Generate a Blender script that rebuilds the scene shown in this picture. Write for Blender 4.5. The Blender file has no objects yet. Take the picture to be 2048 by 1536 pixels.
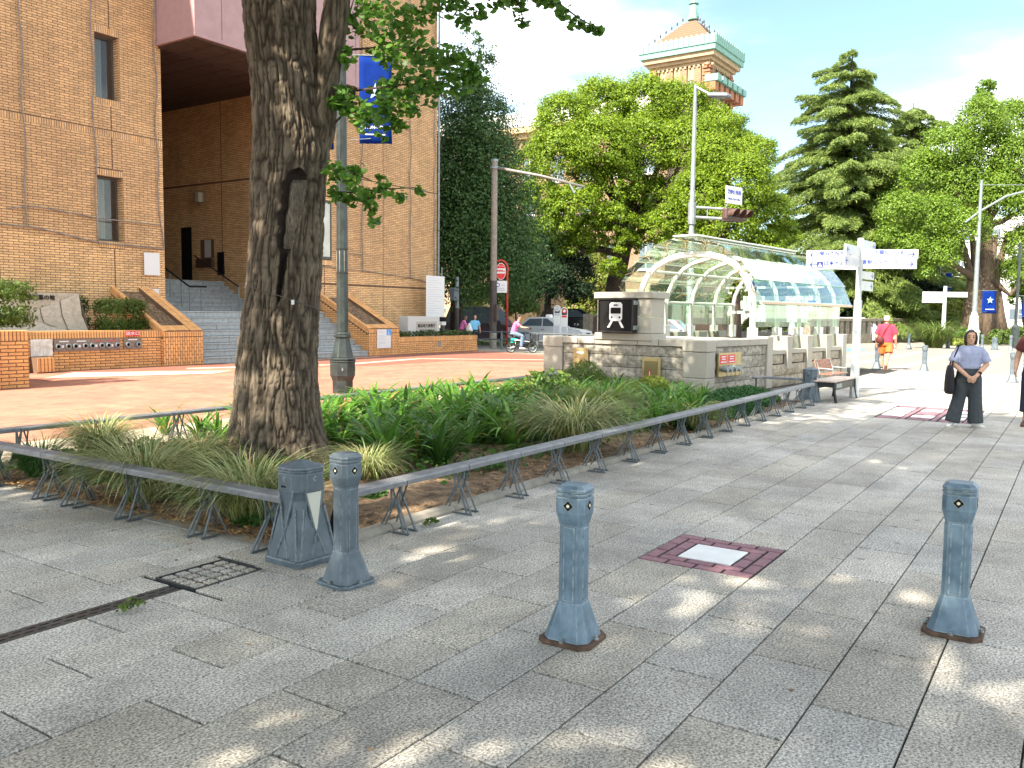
import bpy, math, random
import numpy as np
from mathutils import Vector, Matrix
R = math.radians
rnd = random.Random(7)
rng = np.random.default_rng(11)
S = bpy.context.scene
COL = S.collection

# ---------------------------------------------------------------- camera
H = 1.66
YAW, PITCH, ROLL, F = .583752, 8.15107e-2, -1.11285e-2, 1722.99
cp, sp, cr, sr = math.cos(PITCH), math.sin(PITCH), math.cos(ROLL), math.sin(ROLL)
ch, sh = math.cos(YAW), math.sin(YAW)
def _w(v):                                   # heading frame -> world
    return Vector((sh*v[0]+ch*v[1], -ch*v[0]+sh*v[1], v[2]))
_r, _u, _f = Vector((1,0,0)), Vector((0,sp,cp)), Vector((0,cp,-sp))
c_right, c_up, c_fwd = _w(cr*_r-sr*_u), _w(sr*_r+cr*_u), _w(_f)
cam = bpy.data.cameras.new('camera')
cam.sensor_width = 36; cam.lens = F/2048*36; cam.clip_start = .05; cam.clip_end = 3000
co = bpy.data.objects.new('camera', cam); COL.objects.link(co)
co.matrix_world = Matrix(((c_right.x,c_up.x,-c_fwd.x,0),(c_right.y,c_up.y,-c_fwd.y,0),(c_right.z,c_up.z,-c_fwd.z,H),(0,0,0,1)))
S.camera = co

# ---------------------------------------------------------------- light
SUN_EL, SUN_TO = R(43), (.983, -.182)        # the light travels along +X, a little towards -Y
world = bpy.data.worlds.new('World'); S.world = world; world.use_nodes = True
nt = world.node_tree; nt.nodes.clear()
def N(nt, t, **k):
    n = nt.nodes.new(t)
    for a, b in k.items():
        if a == 'inp':
            for i, v in b.items(): n.inputs[i].default_value = v
        else: setattr(n, a, b)
    return n
sky = N(nt, 'ShaderNodeTexSky', sky_type='NISHITA', sun_disc=False)
sky.sun_elevation = SUN_EL; sky.sun_rotation = math.atan2(-SUN_TO[0], -SUN_TO[1])
sky.air_density = 1.0; sky.dust_density = .5; sky.ozone_density = 1.6
tc = N(nt, 'ShaderNodeTexCoord')
mp = N(nt, 'ShaderNodeMapping'); mp.inputs['Scale'].default_value = (1.0, 1.0, 2.4); mp.inputs['Location'].default_value = (4.4, 2.2, .3)
n1 = N(nt, 'ShaderNodeTexNoise', inp={'Scale': 2.6, 'Detail': 7, 'Roughness': .52, 'Distortion': .35})
rp = N(nt, 'ShaderNodeValToRGB'); rp.color_ramp.elements[0].position = .34; rp.color_ramp.elements[1].position = .74
rp.color_ramp.elements[0].color = (0,0,0,1); rp.color_ramp.elements[1].color = (1,1,1,1)
mx = N(nt, 'ShaderNodeMix', data_type='RGBA'); mx.inputs[7].default_value = (7.9, 7.3, 6.4, 1)
bg = N(nt, 'ShaderNodeBackground', inp={'Strength': .15}); wo = N(nt, 'ShaderNodeOutputWorld')
L = nt.links.new
L(tc.outputs['Generated'], mp.inputs[0]); L(mp.outputs[0], n1.inputs['Vector']); L(n1.outputs[0], rp.inputs[0])
dim = N(nt, 'ShaderNodeMix', data_type='RGBA', blend_type='MULTIPLY'); dim.inputs[0].default_value = 1; dim.inputs[7].default_value = (.30,.31,.29,1); L(sky.outputs[0], dim.inputs[6])
cpw = N(nt, 'ShaderNodeMath', operation='POWER'); cpw.inputs[1].default_value = 2.4; L(rp.outputs[0], cpw.inputs[0])
L(cpw.outputs[0], mx.inputs[0]); L(dim.outputs[2], mx.inputs[6]); L(mx.outputs[2], bg.inputs[0]); L(bg.outputs[0], wo.inputs[0])
sun = bpy.data.lights.new('sun', 'SUN'); sun.energy = 2.3; sun.angle = R(.53); sun.color = (1, .90, .74)
so = bpy.data.objects.new('sun', sun); COL.objects.link(so)
so.rotation_euler = Vector((SUN_TO[0]*math.cos(SUN_EL), SUN_TO[1]*math.cos(SUN_EL), -math.sin(SUN_EL))).to_track_quat('-Z', 'Y').to_euler()
S.view_settings.view_transform = 'Standard'; S.view_settings.look = 'None'
S.view_settings.exposure = 2.8; S.view_settings.gamma = 1; S.view_settings.use_curve_mapping = False
S.render.engine = 'CYCLES'
S.cycles.use_denoising = True
S.cycles.max_bounces = 8; S.cycles.transparent_max_bounces = 16; S.cycles.diffuse_bounces = 4; S.cycles.glossy_bounces = 3; S.cycles.transmission_bounces = 4
S.cycles.caustics_reflective = False; S.cycles.caustics_refractive = False

# ---------------------------------------------------------------- helpers
def frame_p(x, y, z=0):                       # (depth along the heading, metres to the right, up) -> world
    return Vector((ch*x+sh*y, sh*x-ch*y, z))
class MB:
    def __init__(s): s.v = []; s.f = []; s.m = []
    def add(s, vs, fs, m=0):
        b = len(s.v); s.v += [tuple(p) for p in vs]
        s.f += [tuple(i+b for i in f) for f in fs]; s.m += [m]*len(fs); return s
    def box(s, c, d, rz=0, m=0, M=None):
        x, y, z = d[0]/2, d[1]/2, d[2]/2; ca, sa = math.cos(rz), math.sin(rz)
        vs = []
        for k in (-z, z):
            for i, j in ((-x,-y),(x,-y),(x,y),(-x,y)):
                p = Vector((c[0]+i*ca-j*sa, c[1]+i*sa+j*ca, c[2]+k)); vs.append(M @ p if M else p)
        return s.add(vs, [(3,2,1,0),(4,5,6,7),(0,1,5,4),(1,2,6,5),(2,3,7,6),(3,0,4,7)], m)
    def b2(s, x0, x1, y0, y1, z0, z1, m=0, M=None):
        return s.box(((x0+x1)/2,(y0+y1)/2,(z0+z1)/2), (x1-x0,y1-y0,z1-z0), 0, m, M)
    def loft(s, rings, m=0, cap=True, closed=True):
        n = len(rings[0]); vs = [p for r in rings for p in r]; fs = []
        for i in range(len(rings)-1):
            for j in range(n if closed else n-1):
                k = (j+1) % n
                fs.append((i*n+j, i*n+k, (i+1)*n+k, (i+1)*n+j))
        if cap and closed: fs += [tuple(range(n-1,-1,-1)), tuple(range((len(rings)-1)*n, len(rings)*n))]
        return s.add(vs, fs, m)
    def tube(s, path, rad, n=8, m=0, cap=True, flat=1.0, ref=None):
        P = [Vector(p) for p in path]
        if not hasattr(rad, '__len__'): rad = [rad]*len(P)
        rings = []; last = None
        for i, p in enumerate(P):
            t = (P[min(i+1,len(P)-1)]-P[max(i-1,0)]).normalized()
            r0 = Vector(ref) if ref else (last if last is not None else (Vector((0,0,1)) if abs(t.z) < .9 else Vector((1,0,0))))
            u = (r0 - t*r0.dot(t))
            if u.length < 1e-5: u = t.orthogonal()
            u.normalize(); w = t.cross(u); last = u
            rings.append([p + (u*math.cos(a)*flat + w*math.sin(a))*rad[i] for a in (2*math.pi*k/n for k in range(n))])
        return s.loft(rings, m, cap)
    def lathe(s, prof, n=12, c=(0,0,0), m=0, rot=0, sq=None):   # prof: (radius, z)
        rings = []
        for r, z in prof:
            rings.append([Vector((c[0]+r*math.cos(rot+2*math.pi*k/n), c[1]+r*math.sin(rot+2*math.pi*k/n), c[2]+z)) for k in range(n)])
        return s.loft(rings, m)
    def prism(s, poly, axis, a0, a1, m=0, M=None):     # poly in the plane across axis ('x': (y,z), 'y': (x,z), 'z': (x,y))
        def q(p, a):
            v = Vector((a,p[0],p[1])) if axis == 'x' else Vector((p[0],a,p[1])) if axis == 'y' else Vector((p[0],p[1],a))
            return M @ v if M else v
        n = len(poly)
        return s.add([q(p,a0) for p in poly]+[q(p,a1) for p in poly],
                     [tuple(range(n-1,-1,-1)), tuple(range(n,2*n))]+[(i,(i+1)%n,n+(i+1)%n,n+i) for i in range(n)], m)
    def build(s, name, mats, parent=None, loc=None, rz=0, smooth=False, bevel=0, seg=1, fix=True):
        me = bpy.data.meshes.new(name); me.from_pydata(s.v, [], s.f)
        for x in (mats if isinstance(mats, (list, tuple)) else [mats]): me.materials.append(x)
        if len(me.materials) > 1: me.polygons.foreach_set('material_index', s.m)
        if fix:
            import bmesh
            bm = bmesh.new(); bm.from_mesh(me); bmesh.ops.recalc_face_normals(bm, faces=bm.faces); bm.to_mesh(me); bm.free()
        if smooth:
            me.polygons.foreach_set('use_smooth', [True]*len(me.polygons))
        o = bpy.data.objects.new(name, me); COL.objects.link(o)
        if parent: o.parent = parent
        if loc is not None: o.location = loc
        if rz: o.rotation_euler = (0,0,rz)
        if bevel:
            b = o.modifiers.new('bevel', 'BEVEL'); b.width = bevel; b.segments = seg; b.limit_method = 'ANGLE'; b.angle_limit = R(35)
        if smooth == 'auto':
            me.set_sharp_from_angle(angle=R(38))
        return o
def np_obj(name, V, Fq, mats, parent=None, mi=None, smooth=False):   # V (n,3), Fq (m,k) all faces with k corners
    V = np.asarray(V, np.float32); Fq = np.asarray(Fq, np.int32); m, k = Fq.shape
    me = bpy.data.meshes.new(name)
    me.vertices.add(len(V)); me.vertices.foreach_set('co', V.ravel())
    me.loops.add(m*k); me.loops.foreach_set('vertex_index', Fq.ravel())
    me.polygons.add(m); me.polygons.foreach_set('loop_start', np.arange(0, m*k, k, dtype=np.int32))
    for x in (mats if isinstance(mats, (list, tuple)) else [mats]): me.materials.append(x)
    if mi is not None: me.polygons.foreach_set('material_index', np.asarray(mi, np.int32))
    if smooth: me.polygons.foreach_set('use_smooth', np.ones(m, bool))
    me.update(calc_edges=True); me.validate()
    o = bpy.data.objects.new(name, me); COL.objects.link(o)
    if parent: o.parent = parent
    return o
def thing(name, label, cat, loc=(0,0,0), rz=0, group=None):
    o = bpy.data.objects.new(name, None); COL.objects.link(o); o.location = loc; o.rotation_euler = (0,0,rz)
    return tag(o, label, cat, group)
def tag(o, label, cat, group=None):
    o['label'] = label; o['category'] = cat
    if group: o['group'] = group
    return o
def kind(o, k): o['kind'] = k; return o
def dup(root, loc=None, rz=None, label=None, group=None):
    r = root.copy(); COL.objects.link(r)
    if loc is not None: r.location = loc
    if rz is not None: r.rotation_euler = (0,0,rz)
    if label: r['label'] = label
    if group: r['group'] = group
    for c0 in list(root.children):
        c = c0.copy(); COL.objects.link(c); c.parent = r
        for g in list(c0.children):
            d = g.copy(); COL.objects.link(d); d.parent = c
    return r
def text(body, size, M, mat, parent, align='CENTER', name='lettering', ext=.0015, sx=1.0):
    cu = bpy.data.curves.new(name, 'FONT'); cu.body = body; cu.size = size; cu.align_x = align; cu.align_y = 'CENTER'
    cu.offset = size*.018; cu.extrude = ext; cu.resolution_u = 2; cu.materials.append(mat)
    o = bpy.data.objects.new(name, cu); COL.objects.link(o)
    if parent: o.parent = parent
    o.matrix_local = M @ Matrix.Diagonal((sx,1,1,1)); return o
def facing(loc, right, up):                   # matrix with local x = right, y = up, z = towards the viewer
    r = Vector(right).normalized(); u = Vector(up); u = (u - r*u.dot(r)).normalized(); n = r.cross(u)
    return Matrix(((r.x,u.x,n.x,loc[0]),(r.y,u.y,n.y,loc[1]),(r.z,u.z,n.z,loc[2]),(0,0,0,1)))

# ---------------------------------------------------------------- materials
def mat(name, col, rough=.7, var=0, scale=6, bump=0, bscale=40, metal=0, isl=0, objr=0, col2=None, detail=5, spec=.5, stretch=None, contrast=(.35,.65), bdist=.01, weather=0, edge=None):
    m = bpy.data.materials.new(name); m.use_nodes = True; t = m.node_tree; p = t.nodes['Principled BSDF']
    p.inputs['Base Color'].default_value = (*col, 1); p.inputs['Roughness'].default_value = rough; p.inputs['Metallic'].default_value = metal
    p.inputs['Specular IOR Level'].default_value = spec
    k = t.links.new; co_ = N(t, 'ShaderNodeTexCoord'); vec = co_.outputs['Object']
    if stretch:
        mp_ = N(t, 'ShaderNodeMapping'); mp_.inputs['Scale'].default_value = stretch; k(vec, mp_.inputs[0]); vec = mp_.outputs[0]
    cur = None
    if var or col2:
        nz = N(t, 'ShaderNodeTexNoise', inp={'Scale': scale, 'Detail': detail, 'Roughness': .6}); k(vec, nz.inputs['Vector'])
        r_ = N(t, 'ShaderNodeValToRGB'); r_.color_ramp.elements[0].position, r_.color_ramp.elements[1].position = contrast
        a = tuple(c*(1-var) for c in col); b = col2 if col2 else tuple(min(1,c*(1+var)) for c in col)
        r_.color_ramp.elements[0].color = (*a,1); r_.color_ramp.elements[1].color = (*b,1)
        k(nz.outputs[0], r_.inputs[0]); cur = r_.outputs[0]
    if isl or objr:
        gm = N(t, 'ShaderNodeNewGeometry'); oi = N(t, 'ShaderNodeObjectInfo')
        ad = N(t, 'ShaderNodeMath', operation='ADD'); k(gm.outputs['Random Per Island'], ad.inputs[0]); k(oi.outputs['Random'], ad.inputs[1])
        fr = N(t, 'ShaderNodeMath', operation='FRACT'); k(ad.outputs[0], fr.inputs[0])
        mr = N(t, 'ShaderNodeMapRange'); a = isl or objr; mr.inputs[3].default_value = 1-a; mr.inputs[4].default_value = 1+a; k(fr.outputs[0], mr.inputs[0])
        ml = N(t, 'ShaderNodeMix', data_type='RGBA', blend_type='MULTIPLY'); ml.inputs[0].default_value = 1
        if cur is not None: k(cur, ml.inputs[6])
        else: ml.inputs[6].default_value = (*col,1)
        k(mr.outputs[0], ml.inputs[7]); cur = ml.outputs[2]
    if weather:
        gp = N(t, 'ShaderNodeNewGeometry'); mw_ = N(t, 'ShaderNodeMapping'); mw_.inputs['Scale'].default_value = (1.1,1.1,.35); k(gp.outputs['Position'], mw_.inputs[0])
        nw = N(t, 'ShaderNodeTexNoise', inp={'Scale': 1.3, 'Detail': 7, 'Roughness': .68}); k(mw_.outputs[0], nw.inputs['Vector'])
        mr2 = N(t, 'ShaderNodeMapRange'); mr2.inputs[1].default_value = .28; mr2.inputs[2].default_value = .72; mr2.inputs[3].default_value = 1-weather; mr2.inputs[4].default_value = 1+weather*.5; k(nw.outputs[0], mr2.inputs[0])
        m2_ = N(t, 'ShaderNodeMix', data_type='RGBA', blend_type='MULTIPLY'); m2_.inputs[0].default_value = 1
        if cur is not None: k(cur, m2_.inputs[6])
        else: m2_.inputs[6].default_value = (*col,1)
        k(mr2.outputs[0], m2_.inputs[7]); cur = m2_.outputs[2]
    if edge:
        bv = N(t, 'ShaderNodeBevel', samples=4); bv.inputs['Radius'].default_value = .006; gn = N(t, 'ShaderNodeNewGeometry')
        dt = N(t, 'ShaderNodeVectorMath', operation='DOT_PRODUCT'); k(bv.outputs[0], dt.inputs[0]); k(gn.outputs['Normal'], dt.inputs[1])
        ne = N(t, 'ShaderNodeTexNoise', inp={'Scale': 30, 'Detail': 4}); k(co_.outputs['Object'], ne.inputs['Vector'])
        me_ = N(t, 'ShaderNodeMapRange'); me_.inputs[1].default_value = .995; me_.inputs[2].default_value = .95; k(dt.outputs['Value'], me_.inputs[0])
        mm_ = N(t, 'ShaderNodeMath', operation='MULTIPLY'); k(me_.outputs[0], mm_.inputs[0]); rr2 = N(t, 'ShaderNodeMapRange'); rr2.inputs[1].default_value = .38; rr2.inputs[2].default_value = .6; k(ne.outputs[0], rr2.inputs[0]); k(rr2.outputs[0], mm_.inputs[1])
        st = N(t, 'ShaderNodeMapping'); st.inputs['Scale'].default_value = (28,28,1.6); k(co_.outputs['Object'], st.inputs[0]); ns = N(t, 'ShaderNodeTexNoise', inp={'Scale': 1.4, 'Detail': 6, 'Roughness': .7}); k(st.outputs[0], ns.inputs['Vector'])
        rs_ = N(t, 'ShaderNodeMapRange'); rs_.inputs[1].default_value = .25; rs_.inputs[2].default_value = .75; rs_.inputs[3].default_value = .80; rs_.inputs[4].default_value = 1.14; k(ns.outputs[0], rs_.inputs[0])
        m4 = N(t, 'ShaderNodeMix', data_type='RGBA', blend_type='MULTIPLY'); m4.inputs[0].default_value = 1; k(cur, m4.inputs[6]); k(rs_.outputs[0], m4.inputs[7])
        m3 = N(t, 'ShaderNodeMix', data_type='RGBA'); m3.inputs[7].default_value = (*edge,1); k(mm_.outputs[0], m3.inputs[0]); k(m4.outputs[2], m3.inputs[6]); cur = m3.outputs[2]
    if cur is not None: k(cur, p.inputs['Base Color'])
    if bump:
        nb = N(t, 'ShaderNodeTexNoise', inp={'Scale': bscale, 'Detail': 6, 'Roughness': .6}); k(vec, nb.inputs['Vector'])
        bp = N(t, 'ShaderNodeBump', inp={'Strength': bump, 'Distance': bdist}); k(nb.outputs[0], bp.inputs['Height']); k(bp.outputs[0], p.inputs['Normal'])
    return m
def leaf_mat(name, c0, c1, trans=.35, rough=.5, spec=.35, dry=None):
    m = bpy.data.materials.new(name); m.use_nodes = True; t = m.node_tree; k = t.links.new; p = t.nodes['Principled BSDF']
    gm = N(t, 'ShaderNodeNewGeometry'); oi = N(t, 'ShaderNodeObjectInfo')
    r_ = N(t, 'ShaderNodeValToRGB'); r_.color_ramp.elements[0].color = (*c0,1); r_.color_ramp.elements[1].color = (*c1,1)
    if dry:
        r_.color_ramp.elements[1].position = .90; e_ = r_.color_ramp.elements.new(.945); e_.color = (*dry,1)
    k(gm.outputs['Random Per Island'], r_.inputs[0]); k(r_.outputs[0], p.inputs['Base Color'])
    p.inputs['Roughness'].default_value = rough; p.inputs['Specular IOR Level'].default_value = spec
    tr = N(t, 'ShaderNodeBsdfTranslucent'); g = N(t, 'ShaderNodeGamma', inp={'Gamma': .85})
    k(r_.outputs[0], g.inputs[0]); k(g.outputs[0], tr.inputs[0])
    mx_ = N(t, 'ShaderNodeMixShader', inp={0: trans}); k(p.outputs[0], mx_.inputs[1]); k(tr.outputs[0], mx_.inputs[2])
    k(mx_.outputs[0], t.nodes['Material Output'].inputs[0]); return m
def glass_mat(name, tint, refl=.12, rough=.02, alpha=.75, body=None, film=False):
    m = bpy.data.materials.new(name); m.use_nodes = True; t = m.node_tree; k = t.links.new; t.nodes.remove(t.nodes['Principled BSDF'])
    gl = N(t, 'ShaderNodeBsdfGlossy', inp={'Roughness': rough}); gl.inputs[0].default_value = (.95,.97,.97,1)
    tp = N(t, 'ShaderNodeBsdfTransparent'); tp.inputs[0].default_value = (*tint,1)
    lw = N(t, 'ShaderNodeLayerWeight', inp={'Blend': .5}); fr = N(t, 'ShaderNodeMath', operation='POWER'); fr.inputs[1].default_value = 4.5; k(lw.outputs['Facing'], fr.inputs[0]); ad = N(t, 'ShaderNodeMath', operation='ADD', use_clamp=True); ad.inputs[1].default_value = refl
    k(fr.outputs[0], ad.inputs[0]); a = N(t, 'ShaderNodeMixShader'); k(ad.outputs[0], a.inputs[0]); k(gl.outputs[0], a.inputs[2])
    if body:
        df = N(t, 'ShaderNodeBsdfTranslucent' if film else 'ShaderNodeBsdfDiffuse'); df.inputs[0].default_value = (*body,1)
        b = N(t, 'ShaderNodeMixShader', inp={0: 1-alpha}); k(tp.outputs[0], b.inputs[1]); k(df.outputs[0], b.inputs[2]); k(b.outputs[0], a.inputs[1])
    else: k(tp.outputs[0], a.inputs[1])
    k(a.outputs[0], t.nodes['Material Output'].inputs[0]); return m
def speckle(name, col, rough=.75, fleck=.5, scale=220, stain=.22, objr=.10, dark=(.3,.3,.3), bump=.25):
    """granite: light and dark flecks, soft stains, each slab with a tone of its own"""
    m = bpy.data.materials.new(name); m.use_nodes = True; t = m.node_tree; k = t.links.new; p = t.nodes['Principled BSDF']
    gm = N(t, 'ShaderNodeNewGeometry'); oi = N(t, 'ShaderNodeObjectInfo')
    pos = gm.outputs['Position']
    n0 = N(t, 'ShaderNodeTexNoise', inp={'Scale': scale, 'Detail': 3, 'Roughness': .7}); k(pos, n0.inputs['Vector'])
    r0 = N(t, 'ShaderNodeValToRGB'); e = r0.color_ramp.elements; e[0].position = .36; e[1].position = .64
    e[0].color = (*[c*(1-fleck) for c in col],1); e[1].color = (*[min(1,c*(1+fleck)) for c in col],1); k(n0.outputs[0], r0.inputs[0])
    n1 = N(t, 'ShaderNodeTexNoise', inp={'Scale': 1.7, 'Detail': 6, 'Roughness': .65}); k(pos, n1.inputs['Vector'])
    r1 = N(t, 'ShaderNodeMapRange'); r1.inputs[1].default_value = .3; r1.inputs[2].default_value = .7; r1.inputs[3].default_value = 1-stain; r1.inputs[4].default_value = 1+stain*.6; k(n1.outputs[0], r1.inputs[0])
    n2 = N(t, 'ShaderNodeTexNoise', inp={'Scale': 14, 'Detail': 4, 'Roughness': .6}); k(pos, n2.inputs['Vector'])
    r2 = N(t, 'ShaderNodeMapRange'); r2.inputs[1].default_value = .3; r2.inputs[2].default_value = .7; r2.inputs[3].default_value = .9; r2.inputs[4].default_value = 1.08; k(n2.outputs[0], r2.inputs[0])
    ad = N(t, 'ShaderNodeMath', operation='ADD'); k(gm.outputs['Random Per Island'], ad.inputs[0]); k(oi.outputs['Random'], ad.inputs[1])
    fr = N(t, 'ShaderNodeMath', operation='FRACT'); k(ad.outputs[0], fr.inputs[0])
    tint = N(t, 'ShaderNodeValToRGB'); q = tint.color_ramp; q.elements[0].color = (1-objr,1-objr,1-objr*1.05,1); q.elements[1].color = (1+objr,1+objr,1+objr,1)
    e2 = q.elements.new(.35); e2.color = (1.02,1.0,.95,1); e3 = q.elements.new(.7); e3.color = (.97,1.0,1.03,1); k(fr.outputs[0], tint.inputs[0])
    n3 = N(t, 'ShaderNodeTexNoise', inp={'Scale': .55, 'Detail': 5, 'Roughness': .6, 'Distortion': .6}); k(pos, n3.inputs['Vector'])
    r3 = N(t, 'ShaderNodeMapRange'); r3.inputs[1].default_value = .42; r3.inputs[2].default_value = .60; r3.inputs[3].default_value = .80; r3.inputs[4].default_value = 1.08; k(n3.outputs[0], r3.inputs[0])
    vo = N(t, 'ShaderNodeTexVoronoi', inp={'Scale': 2.3, 'Randomness': 1.0}); k(pos, vo.inputs['Vector'])
    r4 = N(t, 'ShaderNodeMapRange'); r4.inputs[1].default_value = .04; r4.inputs[2].default_value = .075; r4.inputs[3].default_value = .55; r4.inputs[4].default_value = 1; k(vo.outputs['Distance'], r4.inputs[0])
    cur = r0.outputs[0]
    for s_ in (r1.outputs[0], r2.outputs[0], r3.outputs[0], r4.outputs[0], tint.outputs[0]):
        ml = N(t, 'ShaderNodeMix', data_type='RGBA', blend_type='MULTIPLY'); ml.inputs[0].default_value = 1; k(cur, ml.inputs[6]); k(s_, ml.inputs[7]); cur = ml.outputs[2]
    k(cur, p.inputs['Base Color']); p.inputs['Roughness'].default_value = rough
    bp = N(t, 'ShaderNodeBump', inp={'Strength': bump, 'Distance': .004}); k(n0.outputs[0], bp.inputs['Height']); k(bp.outputs[0], p.inputs['Normal'])
    return m
M_ = {}
def mk(k, *a, **b): M_[k] = mat(k, *a, **b); return M_[k]
mk('steel_blue', (.075,.105,.13), .5, var=.12, scale=7, bump=.12, bscale=60, col2=(.11,.145,.175), metal=.15, edge=(.26,.31,.34))
mk('steel_blue_light', (.09,.15,.21), .5, var=.12, scale=9, bump=.12, bscale=60, col2=(.15,.225,.295), metal=.15, edge=(.36,.43,.44))
mk('rust', (.085,.052,.036), .9, var=.4, scale=20)
mk('rail_grey', (.17,.18,.195), .5, var=.2, scale=9, metal=.3, bump=.08, bscale=90)
mk('leg_steel', (.12,.145,.16), .5, var=.2, scale=15, metal=.4)
mk('black_metal', (.009,.009,.010), .5, var=.2)
mk('dark_metal', (.06,.068,.072), .38, var=.25, scale=6, metal=.35, bump=.05)
mk('lamp_green', (.018,.026,.026), .38, var=.3, scale=5, metal=.0, col2=(.034,.046,.045))
mk('grey_metal', (.26,.28,.29), .45, var=.12, metal=.3)
mk('galv', (.22,.26,.27), .45, var=.15, metal=.3)
mk('white_paint', (.78,.78,.75), .45, var=.05)
mk('white_post', (.46,.49,.50), .4, var=.08, scale=4)
mk('sign_white', (.66,.67,.68), .4)
mk('sign_blue', (.02,.05,.36), .5)
mk('sign_red', (.62,.02,.025), .45)
mk('red_pole', (.45,.03,.02), .45, var=.1)
mk('ink', (.006,.006,.007), .7, spec=.2); mk('print_grey', (.45,.47,.52), .6)
mk('banner_blue', (.003,.022,.17), .8, var=.15, scale=3, spec=.08)
mk('gold_letter', (.75,.70,.5), .5)
mk('soil', (.16,.10,.058), .95, var=.55, scale=9, bump=.9, bscale=45, col2=(.30,.20,.115), bdist=.03)
mk('concrete', (.25,.235,.20), .85, var=.2, scale=8, bump=.2, bscale=60)
mk('joint', (.015,.014,.013), .95)
mk('asphalt', (.20,.19,.18), .9, var=.25, scale=30, bump=.3, bscale=150)
mk('road_paint', (.34,.33,.31), .7, var=.12, scale=30)
mk('lane_blue', (.10,.22,.42), .8, var=.2, scale=20)
mk('brick', (.74,.475,.235), .75, weather=.2, var=.16, scale=14, isl=.15, bump=.12, bscale=70)
mk('brick_deep', (.69,.365,.14), .72, weather=.18, var=.16, scale=14, isl=.14, bump=.12, bscale=70)
mk('mortar', (.14,.083,.05), .95, var=.3, scale=30)
mk('pink_metal', (.36,.225,.23), .55, var=.07, scale=4)
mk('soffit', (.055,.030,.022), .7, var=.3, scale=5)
mk('window_frame', (.045,.048,.05), .4)
mk('curtain', (.50,.50,.46), .9, var=.15, scale=12, stretch=(9,1,1))
mk('stone_tan', (.42,.365,.285), .85, var=.15, scale=12, bump=.15, bscale=40)
mk('step_grey', (.33,.355,.36), .7, var=.14, scale=9, bump=.08, isl=.07)
mk('step_dark', (.12,.13,.13), .8)
mk('granite_plain', (.36,.335,.285), .75, var=.14, scale=130, bump=.08, bscale=120, isl=.05, contrast=(.3,.7))
mk('granite_rough', (.32,.295,.245), .85, var=.35, scale=9, bump=.9, bscale=16, isl=.12, bdist=.04)
mk('granite_sunny', (.34,.30,.23), .85, var=.3, scale=9, bump=.8, bscale=16, isl=.10, bdist=.04)  # warmer copy of the rough granite, sunlight put into its colour
mk('brass', (.40,.31,.15), .4, var=.15, metal=.6)
mk('frame_white', (.80,.77,.70), .45)
mk('skin', (.52,.30,.20), .6, var=.05, scale=9); mk('skin_dark', (.42,.22,.14), .6)
mk('hair', (.018,.013,.011), .5, var=.3, scale=40, stretch=(6,6,1)); mk('hair_grey', (.45,.45,.46), .7)
mk('shirt_blue', (.30,.33,.47), .85, var=.08, scale=20, bump=.35, bscale=14, bdist=.02); mk('trouser_grey', (.042,.05,.057), .9, var=.15, scale=20, bump=.4, bscale=12, bdist=.02)
mk('bag_black', (.012,.010,.016), .8, bump=.3, bscale=90)
mk('shoe_white', (.75,.74,.70), .6); mk('sole', (.55,.52,.46), .8); mk('shoe_brown', (.10,.035,.018), .4); mk('navy', (.015,.02,.045), .85, bump=.3, bscale=14)
mk('red_shirt', (.62,.035,.075), .85, bump=.35, bscale=12, bdist=.02); mk('orange_short', (.62,.14,.03), .85, bump=.3, bscale=14, bdist=.02)
mk('pink_shirt', (.62,.15,.40), .85, bump=.3, bscale=14); mk('jeans', (.13,.19,.28), .9, var=.15, scale=20, bump=.3, bscale=16); mk('sky_shirt', (.16,.45,.68), .85, bump=.3, bscale=14)
mk('cap_white', (.72,.70,.72), .8); mk('maroon', (.09,.012,.014), .7); mk('teal', (.02,.42,.40), .4); mk('tyre', (.014,.014,.015), .85)
mk('car_white', (.66,.69,.72), .25, spec=.6); mk('car_black', (.018,.02,.024), .2, spec=.7); mk('car_silver', (.38,.42,.47), .25, metal=.4); mk('car_brown', (.10,.075,.09), .3)
mk('headlight', (.65,.68,.72), .15); mk('chrome', (.6,.6,.62), .2, metal=.9)
mk('brown_pole', (.055,.043,.04), .6, var=.2); mk('signal_brown', (.075,.042,.035), .55, var=.2)
mk('wood_dark', (.075,.04,.024), .5, var=.4, scale=6, stretch=(1,14,14)); mk('fence_brown', (.065,.028,.02), .7, var=.2)
mk('bg_brick', (.24,.155,.10), .85, var=.22, scale=3, bump=.2, bscale=20, stretch=(1,1,4)); mk('bg_tan', (.38,.28,.17), .85, var=.12, scale=1.2)
mk('bg_orange', (.33,.14,.075), .85, var=.1); mk('copper_green', (.16,.33,.28), .7, var=.15, scale=2); mk('roof_tile', (.17,.10,.06), .85, var=.2, scale=5, stretch=(1,1,5))
mk('bg_white', (.62,.62,.60), .8, var=.08, scale=.6); mk('bg_glass', (.10,.13,.16), .12, spec=.8); mk('hedge_stem', (.10,.07,.045), .9, var=.3)
mk('bark_far', (.10,.07,.046), .9, var=.45, scale=5, bump=.8, bscale=9, stretch=(3,3,.7), bdist=.05)
mk('bark_dark', (.06,.042,.032), .9, var=.4, scale=5, bump=.8, bscale=9, stretch=(3,3,.7), bdist=.05)
mk('plaque_purple', (.23,.115,.14), .7, var=.2, scale=25, bump=.2, bscale=90, isl=.12); mk('plaque_white', (.74,.75,.76), .5, var=.06, scale=8)
mk('granite_sign', (.50,.51,.50), .7, var=.2, scale=160, contrast=(.3,.7)); mk('red_tile', (.30,.085,.045), .8, var=.2, scale=10)
mk('wall_fence', (.20,.175,.135), .85, var=.35, scale=6, bump=.4, bscale=14); mk('wire', (.07,.06,.05), .6)
mk('blade_core', (.08,.05,.03), .9)
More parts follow.
